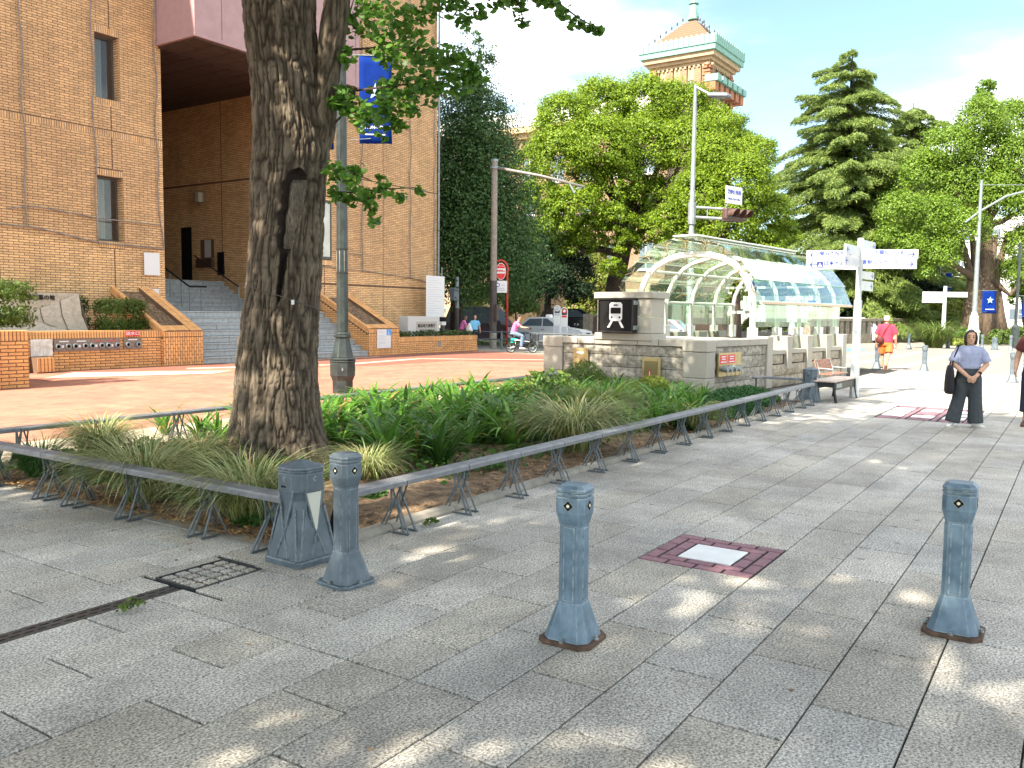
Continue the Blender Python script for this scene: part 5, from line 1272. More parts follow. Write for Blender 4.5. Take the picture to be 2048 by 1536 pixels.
# ---------------------------------------------------------------- street lights
def street_light(x, y, hgt, label, az, signal=False):
    t = thing('street_light', label, 'street light', (x,y,0)); d = Vector((math.cos(az),math.sin(az),0))
    b = MB(); b.lathe([(.15,0),(.15,1.1),(.125,1.2),(.115,hgt*.47),(.095,hgt*.48),(.062,hgt)], 12); b.build('pole', M_['galv'], t, smooth='auto')
    e = d*.72+Vector((0,0,hgt-.50)); b = MB(); b.tube([(0,0,hgt-.06), e], .045, 8); b.build('arm', M_['galv'], t)
    M = Matrix.Translation(e+d*.22) @ Matrix.Rotation(az,4,'Z') @ Matrix.Rotation(R(8),4,'Y')
    b = MB(); b.loft([[M @ Vector((px*w,py*w2,z)) for px,py in ((-1,-1),(1,-.8),(1,.8),(-1,1))] for w,w2,z in ((.36,.19,-.08),(.40,.22,-.03),(.36,.19,.06),(.2,.1,.10))]); b.build('lamp_head', mat('lamp_head_grey',(.10,.12,.14),.4) if 'lamp_head_grey' not in bpy.data.materials else bpy.data.materials['lamp_head_grey'], t, bevel=.02)
    b = MB(); b.b2(-.26,.28,-.13,.13,-.098,-.081,M=M); b.build('lens', M_['galv'], t); return t
stl = street_light(30.3,12.19,9.99,'tall grey street light carrying a traffic signal, behind the glass canopy',math.atan2(-.75,-.05))
az = math.atan2(-.93,.36)
sg = thing('traffic_signal', 'brown traffic signal with three hooded lamps on arms from the street light', 'traffic signal', (30.3,12.19,0), az)
b = MB(); b.tube([(.1,0,5.62),(1.35,0,5.52)], .05, 8); b.tube([(.1,0,5.26),(1.45,0,5.16)], .055, 8); b.tube([(.55,0,5.6),(.55,0,5.2)], .02, 6); b.tube([(1.1,0,5.55),(1.1,0,5.18)], .025, 6); b.lathe([(.145,5.0),(.145,5.8)], 12); b.build('arm', M_['galv'], sg)
Ms = Matrix.Translation((1.5,0,5.32)) @ Matrix.Rotation(R(52),4,'Z')
b = MB(); b.b2(-.62,.62,-.13,.10,-.21,.21,M=Ms); b.build('signal_head', M_['signal_brown'], sg, bevel=.06, seg=2)
for i in range(3):
    x = -.40+i*.40; b = MB()
    n = 14; r0 = .165; ring = lambda y,r: [Ms @ Vector((x+r*math.cos(a),y-.10*math.sin(a)*(1 if y < -.14 else 0),r*math.sin(a))) for a in np.linspace(-.5,math.pi+.5,n)]
    b.loft([ring(-.131,r0),ring(-.40,r0)], closed=False); b.build('hood', M_['signal_brown'], sg, fix=False).modifiers.new('t','SOLIDIFY').thickness = .012
    b = MB(); b.add([Ms @ Vector((x+.145*math.cos(q*.5236),-.135,.145*math.sin(q*.5236))) for q in range(12)], [tuple(range(12))]); b.build('lamp', mat('signal_lens_%d'%i, [(.03,.06,.055),(.06,.045,.02),(.07,.02,.015)][i], .3), sg, fix=False)
b = MB(); b.box((1.45,.3,5.28),(.7,.25,.36)); b.build('rear_head', M_['signal_brown'], sg, bevel=.03)
pn = thing('place_name_sign', 'white place name sign with blue characters above the traffic signal', 'sign', (30.3+1.45*math.cos(az),12.19+1.45*math.sin(az),0), az+R(52))
b = MB(); b.box((0,-.03,6.02),(.95,.03,.62)); b.build('panel', M_['sign_white'], pn); b = MB(); b.tube([(-.3,.1,5.55),(-.1,.02,5.95)], .025, 6); b.build('bracket', M_['leg_steel'], pn)
text('港郵便局前', .165, facing((0,-.05,6.12),(1,0,0),(0,0,1)), M_['sign_blue'], pn); text('Minato Post Office', .095, facing((0,-.05,5.88),(1,0,0),(0,0,1)), M_['sign_blue'], pn)
s3 = thing('street_light', 'pale street light with a blue banner at the right, behind the woman', 'street light', (61.0,5.72,0))
b = MB(); b.lathe([(.34,0),(.34,.8),(.40,.85),(.30,1.0),(.24,1.7),(.26,1.75),(.20,1.85),(.13,2.1)], 12); b.build('base', M_['white_paint'], s3, smooth='auto'); b = MB(); b.lathe([(.15,2.1),(.12,6.5),(.08,10.2)], 12); b.build('pole', M_['galv'], s3, smooth='auto')
b = MB(); b.tube([tuple(VR*-.9+Vector((0,0,7.6))), tuple(Vector((0,0,8.3))), tuple(VR*1.6+Vector((0,0,9.25))), tuple(VR*4.5+Vector((0,0,10.0)))], .07, 8); b.tube([tuple(VR*-.2+Vector((0,0,9.9))), tuple(VR*4.5+Vector((0,0,9.95)))], .02, 6); b.build('arm', M_['galv'], s3)
def rodded(loc, w, h, seed, label, sc=1): banner('street_banner', label, loc, R(-56.5), w, h, [('',-h*.82,h*.03)], seed, .05*sc)
rodded((61.25,5.35,3.42), .88, 1.42, .4, 'bright blue banner with a pale star hanging on the pale street light behind the woman')
for x,y,w,h,z,l in ((72.3,10.6,.55,1.15,4.9,'small far blue banner left of the far lamp post, under the ginkgo boughs'),(72.9,8.9,.5,1.3,5.1,'small far blue banner right of the far lamp post, before the ginkgo trunk'),(57.4,2.95,.8,1.25,3.0,'dark blue banner half out of the frame at the right edge')): rodded((x,y,z), w, h, x, l)
s4 = thing('lamp_post', 'far slim lamp post with two blue banners under the right-hand ginkgo', 'lamp post', (72.7,9.3,0)); b = MB(); b.lathe([(.25,0),(.2,1.2),(.1,1.4),(.09,7)], 10); b.build('pole', M_['leg_steel'], s4)
s5 = thing('lamp_post', 'far dark lamp post at the right edge beside the second ginkgo', 'lamp post', (57.4,3.25,0)); b = MB(); b.lathe([(.24,0),(.2,1.2),(.09,1.4),(.08,6)], 10); b.build('pole', M_['lamp_green'], s5)
# bus stop signs
for i,(px,d,mm,l) in enumerate(((.90,2.2,'sign_white','white framed bus stop sign with a round top, left of its twin, beside the taxi'),(2.15,2.1,'sign_red','white framed bus stop sign with a red ring, right of its twin'))):
    p = frame_p(46.0, 2.36+i*.38); t = thing('bus_stop_sign', l, 'bus stop', (p.x,p.y,0), 0, 'bus stop signs')
    b = MB(); 
    for s in (-1,1): b.tube([vr(s*.16,0), vr(s*.16,d-.25)], .025, 6)
    b.tube([vr(.16*math.cos(a),d-.25+.16*math.sin(a)) for a in np.linspace(0,math.pi,9)], .025, 6); b.build('frame', M_['white_paint'], t)
    disc(0,d-.27,.13,.13,.02,mm,'roundel',t); disc(0,d-.27,.08,.08,.035,'sign_white' if i else 'print_grey','roundel_centre',t); disc(0,d-.80,1,1,.02,'sign_white','timetable',t,[(-.145,-.32),(.145,-.32),(.145,.32),(-.145,.32)]); disc(0,d-.56,1,1,.035,'sign_red' if i else 'print_grey','print_line',t,[(-.13,-.05),(.13,-.05),(.13,.05),(-.13,.05)]); disc(0,d-1.35,1,1,.02,'print_grey','timetable',t,[(-.14,-.18),(.14,-.18),(.14,.18),(-.14,.18)])
# ================================================================ CARS
def car(name, label, loc, rz, paint, L_=4.6, Wd=1.7, Ht=1.46, kind_='sedan', cat='car', lamp=False):
    t = thing(name, label, cat, loc, rz)
    w = Wd/2
    if kind_ == 'sedan': base = [(-L_/2,.35),(-L_/2,.72),(-L_/2+.12,.92),(-L_/2+1.0,.97),(L_/2-1.55,.97),(L_/2-.25,.80),(L_/2,.62),(L_/2,.32),(L_/2-.4,.2),(-L_/2+.4,.2)]; roof = [(-L_/2+.75,.96),(-L_/2+1.3,Ht-.04),(-L_/2+1.8,Ht),(.15,Ht),(.42,Ht-.06),(L_/2-1.35,.96)]
    else: base = [(-L_/2,.4),(-L_/2,1.0),(-L_/2+.1,1.08),(L_/2-1.2,1.08),(L_/2-.2,.95),(L_/2,.7),(L_/2,.35),(L_/2-.4,.22),(-L_/2+.4,.22)]; roof = [(-L_/2+.05,1.07),(-L_/2+.35,Ht-.03),(-L_/2+.9,Ht),(.3,Ht),(.7,Ht-.08),(L_/2-1.1,1.07)]
    b = MB()
    def side(poly, y, ins): return [Vector((p[0], y*(1-ins*max(0,(p[1]-.9))), p[1])) for p in poly]
    b.loft([side(base,-w*.97,0),side(base,-w,0),side(base,w,0),side(base,w*.97,0)]); b.loft([side(roof,-w*.96,.28),side(roof,w*.96,.28)])
    b.build('body', M_[paint], t, bevel=.035, seg=2, smooth='auto')
    # windows: side panes, windscreen, rear screen, a few mm proud
    ir = [(roof[0][0]+.18,roof[0][1]+.05)]+[(roof[1][0]+.10,roof[1][1]-.06),(roof[3][0],roof[3][1]-.08)]+[(roof[-1][0]-.22,roof[-1][1]+.05)]
    for s in (-1,1):
        mid = -.15 if kind_ == 'sedan' else -.4
        for poly in ([ir[0],ir[1],(mid-.03,ir[2][1]),(mid-.03,ir[0][1])],[(mid+.03,ir[0][1]),(mid+.03,ir[2][1]),ir[2],ir[3]]):
            b = MB(); b.add([Vector((p[0], s*(w*.96*(1-.28*max(0,p[1]-.9))+.006), p[1])) for p in poly], [(0,1,2,3)]); b.build('window', M_['bg_glass'], t, fix=False)
    for (pa,pb,o_) in ((roof[-1],roof[-2],.012),(roof[0],roof[1],-.012)):
        b = MB(); A, B = Vector((pa[0],0,pa[1])), Vector((pb[0],0,pb[1])); P0, P1 = A.lerp(B,.08), A.lerp(B,.90); wa, wb = w*.96*(1-.28*max(0,P0.z-.9))-.08, w*.96*(1-.28*max(0,P1.z-.9))-.10
        b.add([(P0.x+o_,-wa,P0.z+.01),(P0.x+o_,wa,P0.z+.01),(P1.x+o_,wb,P1.z+.01),(P1.x+o_,-wb,P1.z+.01)], [(0,1,2,3)]); b.build('windscreen', M_['bg_glass'], t, fix=False)
    for x in (-L_/2+.9, L_/2-.95):
        for s in (-1,1):
            b = MB(); b.tube([(x,s*(w-.18),.32),(x,s*(w+.012),.32)], .32, 18); wo_ = b.build('wheel', M_['tyre'], t); b = MB(); b.tube([(x,s*(w+.0),.32),(x,s*(w+.02),.32)], .20, 14); b.build('rim', M_['chrome'], wo_)
    for s in (-1,1):
        b = MB(); b.b2(L_/2-.10,L_/2+.012,s*w*.62-.2,s*w*.62+.2,.58,.74); b.build('headlight', M_['headlight'], t, bevel=.02); b = MB(); b.b2(-L_/2-.012,-L_/2+.08,s*w*.75-.14,s*w*.75+.14,.66,.86); b.build('tail_light', M_['sign_red'], t)
        b = MB(); b.b2(.35+.3,.48+.3,s*(w+.04)-.06,s*(w+.04)+.06,.98,1.10); b.build('mirror', M_[paint], t, bevel=.02)
    b = MB(); b.b2(L_/2-.05,L_/2+.014,-.35,.35,.52,.66); b.build('grille', M_['black_metal'], t)
    for s in (-1,1):
        b = MB(); b.b2(-.2,.0,s*w*1.0-.008,s*w*1.0+.008,.80,.83); b.b2(.75,.757,s*w-.004,s*w+.004,.35,.93); b.b2(-.38,-.373,s*w-.004,s*w+.004,.35,.93); b.build('door_handle', M_['dark_metal'], t)
    if lamp:
        b = MB(); b.loft([[Vector((x*q,y*q,z)) for x,y in ((-.13,-.3),(.13,-.3),(.13,.3),(-.13,.3))] for q,z in ((1,Ht-.01),(.8,Ht+.16))]); b.build('roof_lamp', M_['white_paint'], t)
    return t
car('taxi', 'white taxi saloon on the road behind the cyclist', (42.9,25.8,-.04), R(-79), 'car_white', 4.7, 1.70, 1.52, lamp=True, cat='taxi')
p = frame_p(62, 4.4); car('parked_car', 'black car parked behind the fence, above the bonnet of the taxi', (p.x,p.y,.35), R(-70), 'car_black', 4.8, 1.8, 1.72, 'suv')
p = frame_p(60, 6.7); car('parked_car', 'dark estate car with a pale roof parked behind the brown slatted fence', (p.x,p.y,.30), R(130), 'car_black', 4.6, 1.8, 1.62, 'suv')
p = frame_p(44, 8.0); car('parked_car', 'pale silver car seen through the canopy just right of the train sign', (p.x,p.y,-.04), R(-79), 'car_silver', 4.6, 1.75, 1.5)
p = frame_p(52, -1.6); car('parked_van', 'brown van on the road behind the two pedestrians', (p.x,p.y,-.04), R(-80), 'car_brown', 5.0, 1.85, 2.1, 'suv', cat='van')
p = frame_p(58, 23.2); car('parked_car', 'white car seen through the side glass of the canopy', (p.x,p.y,-.04), R(-79), 'car_white', 4.6, 1.75, 1.7, 'suv')
# ================================================================ FAR SIDE: fence, walls
fnc = thing('slatted_fence', 'brown slatted fence between stone posts across the road', 'fence', (0,0,0))
a, b_ = frame_p(56, 4.9), frame_p(56.5, 8.2)
for i in range(26):
    q = a.lerp(b_,(i+.5)/26); b = MB(); b.box((q.x,q.y,.92),(.05,.095,1.25),math.atan2(b_.y-a.y,b_.x-a.x)+math.pi/2); b.build('slat', M_['fence_brown'], fnc)
for q in (a,b_,frame_p(56.5,14)):
    b = MB(); b.box((q.x,q.y,.85),(.5,.5,1.7)); b.build('post', M_['wall_fence'], fnc)
bw = thing('boundary_wall', 'low pale stone wall behind the fence across the road', 'wall', (0,0,0))
a, b_ = frame_p(57.5,-8), frame_p(58.5,19)
for i in range(24):
    q0, q1 = a.lerp(b_,i/24), a.lerp(b_,(i+.985)/24); m_ = (q0+q1)/2; b = MB(); b.box((m_.x,m_.y,.2),((q1-q0).length,.4,.9),math.atan2(b_.y-a.y,b_.x-a.x)); b.build('stone', M_['concrete'], bw)
mw = thing('park_wall', 'dark weathered stone park wall with slots along its top, behind the man in red', 'wall', (0,0,0))
W0, W1_ = Vector((52.5,13.5,0)), Vector((68.5,9.6,0)); dW = (W1_-W0).normalized(); azW = math.atan2(dW.y,dW.x); Ltot = (W1_-W0).length
Wm = Matrix.Translation(W0) @ Matrix.Rotation(azW,4,'Z')
n = 11
for i in range(n):
    x0, x1 = Ltot*i/n, Ltot*(i+1)/n; b = MB(); b.b2(x0+.01,x1-.01,0,.5,-.1,.62,M=Wm); b.build('stone', M_['wall_fence'], mw, bevel=.02)
    b = MB(); b.b2(x0+.01,x1-.01,-.04,.54,1.42,1.62,M=Wm); b.build('coping_stone', M_['wall_fence'], mw, bevel=.02)
for i in range(n*2):
    x0 = Ltot*(i+.12)/(2*n); b = MB(); b.b2(x0,x0+Ltot/(2*n)*.62,.05,.45,.622,1.418,M=Wm); b.build('pier', M_['wall_fence'], mw)
gp = thing('gate_pier', 'banded stone gate pier right of the dark park wall', 'pier', (69.5,9.1,0))
for k in range(5):
    b = MB(); b.b2(-.5,.5,-.5,.5,k*.36,k*.36+.34); b.build('stone', M_['stone_tan'], gp, bevel=.02)
# ================================================================ BUILDINGS FAR OFF
def far_block(name, label, x0, x1, y0, y1, z1, m, wins_x=None, wins_y=None, cat='building', storey=4.0, z0=0):
    t = thing(name, label, cat, (0,0,0)); b = MB(); b.b2(x0,x1,y0,y1,z0,z1); b.build('wall', M_[m], t)
    def wn(pts):
        for face,u,z,w,h in pts:
            b = MB(); f = MB()
            if face == 'x': b.b2(x0-.06,x0-.02,u,u+w,z,z+h); f.b2(x0-.10,x0-.062,u+w*.47,u+w*.53,z,z+h); f.b2(x0-.10,x0-.062,u,u+w*.46,z+h*.48,z+h*.52); f.b2(x0-.16,x0-.001,u-.1,u+w+.1,z-.22,z-.005)
            else: b.b2(u,u+w,y0-.06,y0-.02,z,z+h); f.b2(u+w*.47,u+w*.53,y0-.10,y0-.062,z,z+h); f.b2(u-.1,u+w+.1,y0-.16,y0-.001,z-.22,z-.005)
            o = b.build('window', M_['bg_glass'], t); f.build('frame', M_['bg_white'], o)
    pts = []
    if wins_x:
        step,w,h,s0,s1 = wins_x; u = y0+1.2
        while u < y1-w: 
            z = 1.6
            while z < z1-3.2: pts.append(('x',u,z,w,h)); z += storey
            u += step
    wn(pts); return t
ob = far_block('government_office', 'tan brick government office with a white crested eave, behind the trees across the road', 78, 96, 34, 70, 20.0, 'bg_brick', (3.4,1.5,2.5,0,0), storey=4.6)
b = MB(); b.b2(77.5,96.5,33.5,70.5,20.0,20.5); b.b2(77.0,97,33,71,20.5,21.1); b.build('cornice', M_['bg_tan'], ob)
b = MB(); b.prism([(77.0,21.1),(80.5,23.4),(93.5,23.4),(97,21.1)], 'y', 33, 71); b.build('roof', M_['roof_tile'], ob)
for k in range(43):
    y = 33.5+k*.85; b = MB(); b.prism([(y,21.1),(y+.8,21.1),(y+.8,22.2),(y+.4,22.8),(y,22.2)], 'x', 76.95, 77.15); b.build('crest_panel', M_['bg_white'], ob)
b = MB(); b.b2(77.6,77.99,34,70,0,4.2); b.build('plinth', M_['bg_tan'], ob)
# the tower
TX, TY, TS = 1.72, 1.72, 8.1
tw = thing('tower', 'square brick tower with a stepped roof, green crested eaves and a spire, above the trees', 'tower', (115.04,43.56,0), R(-.9))
EZ = 39.0
b = MB(); b.b2(TX,TX+TS,TY,TY+TS,0,EZ-2.61); b.build('wall', M_['bg_brick'], tw)
for k in range(36):                                                     # banded corner
    z = EZ-2.6-k*.48
    for cx_,cy_ in ((TX,TY),(TX,TY+TS),(TX+TS,TY)):
        b = MB(); b.box((cx_,cy_,z),(1.2 if k%2 else .95,1.2 if k%2 else .95,.30)); b.build('quoin', M_['bg_orange'], tw)
for i in range(3):
    y = TY+.9+i*2.1
    b = MB(); b.b2(TX-.25,TX,y,y+1.0,EZ-14,EZ-2.7); b.build('pilaster', M_['bg_orange'] if 0 else M_['bg_brick'], tw)
    if 1:
        b = MB(); b.b2(TX-.05,TX-.01,y+1.1,y+1.9,EZ-13,EZ-4.6); o = b.build('window', M_['bg_glass'], tw); b = MB(); b.b2(TX-.09,TX-.052,y+1.48,y+1.53,EZ-13,EZ-4.6); b.b2(TX-.09,TX-.052,y+1.1,y+1.47,EZ-6.6,EZ-6.5); b.build('frame', M_['bg_white'], o)
        b = MB(); b.b2(TX+.0-.12,TX-.001,y+1.05,y+1.95,EZ-4.55,EZ-2.7); b.build('spandrel', M_['bg_tan'], tw)
    x = TX+.9+i*2.1
    b = MB(); b.b2(x,x+1.0,TY-.3,TY,EZ-14,EZ-2.7); b.build('pilaster', M_['bg_brick'], tw); b = MB(); b.b2(x+1.1,x+1.9,TY-.05,TY-.01,EZ-13,EZ-4); b.build('window', M_['bg_glass'], tw)
for e,z0,z1,m in ((.35,-2.6,-2.2,'bg_tan'),(.75,-2.2,-1.75,'bg_tan'),(1.25,-1.75,-1.1,'bg_tan'),(1.6,-1.1,-.35,'copper_green')):
    b = MB(); b.b2(TX-e,TX+TS+e,TY-e,TY+TS+e,EZ+z0,EZ+z1); b.build('cornice', M_[m], tw)
for k in range(15):
    for face in range(2):
        u = -.8+k*.67; b = MB()
        if face == 0: b.b2(TX-.42,TX-.05,TY+u-.15,TY+u+.15,EZ-2.9,EZ-2.61)
        else: b.b2(TX+u-.15,TX+u+.15,TY-.42,TY-.05,EZ-2.9,EZ-2.61)
        b.build('dentil', M_['bg_tan'], tw)
for k in range(15):
    for face in range(4):
        u = -1.62+k*.762; b = MB()
        if face == 0: b.prism([(TY+u,EZ-.35),(TY+u+.72,EZ-.35),(TY+u+.72,EZ+.75),(TY+u+.35,EZ+1.1),(TY+u,EZ+.75)], 'x', TX-1.75, TX-1.55)
        elif face == 1: b.prism([(TX+u,EZ-.35),(TX+u+.72,EZ-.35),(TX+u+.72,EZ+.75),(TX+u+.35,EZ+1.1),(TX+u,EZ+.75)], 'y', TY-1.75, TY-1.55)
        elif face == 2: b.prism([(TY+u,EZ-.35),(TY+u+.72,EZ-.35),(TY+u+.72,EZ+.75),(TY+u+.35,EZ+1.1),(TY+u,EZ+.75)], 'x', TX+TS+1.55, TX+TS+1.75)
        else: b.prism([(TX+u,EZ-.35),(TX+u+.72,EZ-.35),(TX+u+.72,EZ+.75),(TX+u+.35,EZ+1.1),(TX+u,EZ+.75)], 'y', TY+TS+1.55, TY+TS+1.75)
        b.build('crest_panel', M_['copper_green'], tw)
n = 11
for k in range(n):
    e = (TS/2+.9)*(1-k/n)+.75; z = EZ-.34+k*.46; b = MB(); cx_, cy_ = TX+TS/2, TY+TS/2; b.loft([[Vector((cx_+sx*q,cy_+sy*q,zz)) for sx,sy in ((-1,-1),(1,-1),(1,1),(-1,1))] for q,zz in ((e,z),(e,z+.12),(e-.45,z+.48))]); b.build('roof_tier', M_['roof_tile'], tw)
cx_, cy_ = TX+TS/2, TY+TS/2
for s in range(8):
    for (sx,sy) in ((-1,-1),(1,-1),(-1,1)):
        e = (TS/2+1.0)*(1-s/8.6)+.2; b = MB(); b.lathe([(.10,0),(.14,.3),(.02,.55)], 5, (cx_+sx*e,cy_+sy*e,EZ+.3+s*.64)); b.build('ridge_knob', M_['dark_metal'], tw)
b = MB(); b.lathe([(.85,0),(.8,.4),(.62,2.0),(.5,2.05)], 8, (cx_,cy_,EZ+5.1)); b.build('spire_base', M_['copper_green'], tw)
for k in range(6):
    b = MB(); r_ = .75-.09*k; b.lathe([(r_*.45,0),(r_,.12),(r_*.9,.32),(r_*.4,.55),(r_*.35,.95)], 10, (cx_,cy_,EZ+7.2+k*.95)); b.build('spire_ring', M_['dark_metal'] if k%2 else M_['copper_green'], tw)
b = MB(); b.lathe([(.2,0),(.03,4)], 6, (cx_,cy_,EZ+12.8)); b.build('spire_tip', M_['dark_metal'], tw)
for k in range(6):        # lower green balconies stepping out on the right side
    b = MB(); x = TX-1.0+k*2.0; b.b2(x,x+1.45,TY-1.9,TY+.0,EZ-5.2,EZ-4.3); b.build('balcony', M_['copper_green'], tw); b = MB(); b.b2(x+.1,x+1.35,TY-1.5,TY,EZ-6.4,EZ-5.25); b.build('corbel', M_['bg_orange'], tw)
# pale buildings beyond the trees at the right, and the wall of tan stone behind the dark tree at left
far_block('office_block', 'pale office block barely seen between the trees at the right', 150, 180, -6, 26, 17, 'bg_white', (4,2.2,1.6,0,0))
far_block('office_block', 'orange tan building glimpsed behind the dark tree, right of the brick building', 60, 74, 46, 80, 11, 'bg_tan', (4,2.0,1.8,0,0))
# ================================================================ PEOPLE (front is local -Y, the figure's left is local +X)
def ring(c, rx, ry, n=14, tilt=0):
    c = Vector(c); return [c+Vector((rx*math.cos(a), ry*math.sin(a), tilt*math.sin(a))) for a in (2*math.pi*k/n for k in range(n))]
def fuse(mb, name, m, par, vox, smooth=4):
    o = mb.build(name, M_[m], par, smooth=True)
    r = o.modifiers.new('fuse', 'REMESH'); r.mode = 'VOXEL'; r.voxel_size = vox; r.use_smooth_shade = True
    s = o.modifiers.new('soft', 'SMOOTH'); s.factor = .5; s.iterations = smooth; return o
def limb(mb, pts, rads, flat=1.0):
    # densify so bends stay round
    P = [Vector(p) for p in pts]; Q = []; Rr = []
    for i in range(len(P)-1):
        for t in (0,.33,.66): Q.append(P[i].lerp(P[i+1],t)); Rr.append(rads[i]*(1-t)+rads[i+1]*t)
    Q.append(P[-1]); Rr.append(rads[-1]); mb.tube(Q, Rr, 10)
    mb.lathe([(.01,-Rr[0]*.9),(Rr[0]*.7,-Rr[0]*.6),(Rr[0],0),(Rr[0]*.7,Rr[0]*.6),(.01,Rr[0]*.9)], 10, Q[0])
def hand(mb, w, d, palm_n, s=1.0, side=1, curl=.6):
    """palm, four unequal bent fingers and a thumb from the side of the palm"""
    d = Vector(d).normalized(); pn = Vector(palm_n).normalized(); ac = d.cross(pn).normalized()*side; w = Vector(w)
    mb.loft([[w+d*l+ac*x*wd+pn*y*th for x,y in ((-1,-1),(1,-1),(1,1),(-1,1))] for l,wd,th in ((-.02*s,.024*s,.018*s),(.03*s,.034*s,.015*s),(.075*s,.038*s,.012*s))])
    for i,(x,L_) in enumerate(((-.029,.062),(-.010,.072),(.010,.069),(.029,.054))):
        p0 = w+d*.065*s+ac*x*s; p1 = p0+(d*math.cos(curl*.5)+pn*math.sin(curl*.5))*L_*.5*s; p2 = p1+(d*math.cos(curl*1.4)+pn*math.sin(curl*1.4))*L_*.5*s
        mb.tube([p0-d*.02*s,p0,p1,p2], [.0095*s,.0095*s,.0088*s,.0075*s], 6)
    b0 = w+d*.012*s-ac*.026*s; b1 = b0+(d*.6-ac*.65+pn*.3)*.045*s; b2_ = b1+(d*.9-ac*.1+pn*.45)*.035*s; mb.tube([b0,b1,b2_], [.013*s,.0115*s,.009*s], 6)
def head_parts(t, c, h, skin, hair, turn=0, hair_len=.0, cap=None, ears=True, vox=.008):
    """c: centre of the head; h: head height"""
    M = Matrix.Translation(Vector(c)) @ Matrix.Rotation(turn,4,'Z'); k = h/.23
    prof = [(-.115,.028,.034,-.030),(-.10,.045,.052,-.022),(-.07,.058,.072,-.010),(-.03,.068,.085,-.002),(.01,.073,.092,.004),(.05,.073,.093,.008),(.085,.060,.078,.010),(.108,.035,.045,.012),(.115,.01,.014,.012)]
    mb = MB(); mb.loft([[M @ Vector((rx*k*math.cos(a), ry*k*math.sin(a)+dy*k, z*k)) for a in (2*math.pi*q/16 for q in range(16))] for z,rx,ry,dy in prof])
    mb.loft([[M @ Vector((x*k,y*k,z*k)) for x,y,z in q] for q in ([(-.008,-.082,.012),(.008,-.082,.012),(.006,-.07,.012),(-.006,-.07,.012)],[(-.015,-.108,-.028),(.015,-.108,-.028),(.018,-.075,-.03),(-.018,-.075,-.03)],[(-.006,-.09,-.04),(.006,-.09,-.04),(.01,-.07,-.04),(-.01,-.07,-.04)])])
    for s in (-1,1):
        if ears: mb.loft([[M @ Vector((s*(.072+.008*f)*k,(.012+y)*k,z*k)) for y,z in ((-.012*g_,-.03*g_),(.014*g_,-.02*g_),(.016*g_,.02*g_),(-.006*g_,.028*g_))] for f,g_ in ((-1,1),(1,1.05),(2,.8))])
    mb.tube([M @ Vector((0,.015*k,-.09*k)), M @ Vector((0,.022*k,-.19*k))], [.05*k,.056*k], 12)
    eyes = MB()
    for s in (-1,1):
        p = M @ Vector((s*.032*k,-.0845*k,.0*k)); eyes.lathe([(.001,-.008*k),(.009*k,-.004*k),(.0105*k,0),(.009*k,.004*k),(.001,.008*k)], 8, p); 
        q0, q1 = M @ Vector((s*.018*k,-.090*k,.028*k)), M @ Vector((s*.05*k,-.078*k,.026*k)); eyes.tube([q0,q1], .004*k, 5)
    mo_ = MB(); mo_.tube([M @ Vector((x*k,(-.086+abs(x)*.35)*k,-.066*k)) for x in (-.024,-.01,0,.01,.024)], [.003*k,.006*k,.0065*k,.006*k,.003*k], 6)
    hb = MB()
    if hair:
        hp = [(-.03,.078,.062,.052),(.01,.081,.088,.022),(.05,.083,.104,.010),(.09,.069,.088,.014),(.118,.040,.052,.014),(.127,.01,.014,.014)]
        hb.loft([[M @ Vector((rx*k*math.cos(a), max(ry*k*math.sin(a)+dy*k, (-.075 if z > .06 else (.0 if z < .03 else -.05))*k), z*k)) for a in (2*math.pi*q/16 for q in range(16))] for z,rx,ry,dy in hp])
        if hair_len:
            hb.loft([[M @ Vector((rx*k*math.cos(a), ry*k*math.sin(a)+dy*k, z*k)) for a in (2*math.pi*q/14 for q in range(14))] for z,rx,ry,dy in ((.07,.076,.06,.045),(-.03,.085,.055,.055),(-.10,.082,.045,.06),(-.10-hair_len,.06,.03,.06))])
            for s in (-1,1): hb.tube([M @ Vector((s*.068*k,-.03*k,.075*k)), M @ Vector((s*.083*k,-.03*k,.0)), M @ Vector((s*.08*k,-.015*k,-.09*k)), M @ Vector((s*.075*k,.0,(-.10-hair_len*.6)*k))], [.018*k,.02*k,.02*k,.01*k], 8)
    return mb, eyes, mo_, hb, M, k
def shoe(t, p, d, m, L_=.25, sole='sole', wd=.042):
    d = Vector(d).normalized(); s = Vector((d.y,-d.x,0)); p = Vector(p)
    b = MB(); b.loft([[p+d*(L_*(l))+s*w*x+Vector((0,0,z0 if y < 0 else z1)) for x,y in ((-1,-1),(1,-1),(.8,1),(-.8,1))] for l,w,z0,z1 in ((-.28,.028,.018,.085),(-.2,wd*.85,.012,.095),(.05,wd*.92,.012,.088),(.35,wd,.012,.058),(.6,wd*.85,.014,.045),(.70,wd*.4,.02,.035))]); o = b.build('shoe', M_[m], t, smooth=True); o.modifiers.new('s','SUBSURF').render_levels = 1
    b = MB(); b.loft([[p+d*(L_*(l))+s*w*x+Vector((0,0,z)) for x,z in ((-1,0),(1,0),(1,.018),(-1,.018))] for l,w in ((-.31,.02),(-.2,wd*.95),(.1,wd),(.4,wd*1.08),(.62,wd*.9),(.73,wd*.3))]); b.build('sole', M_[sole], o)
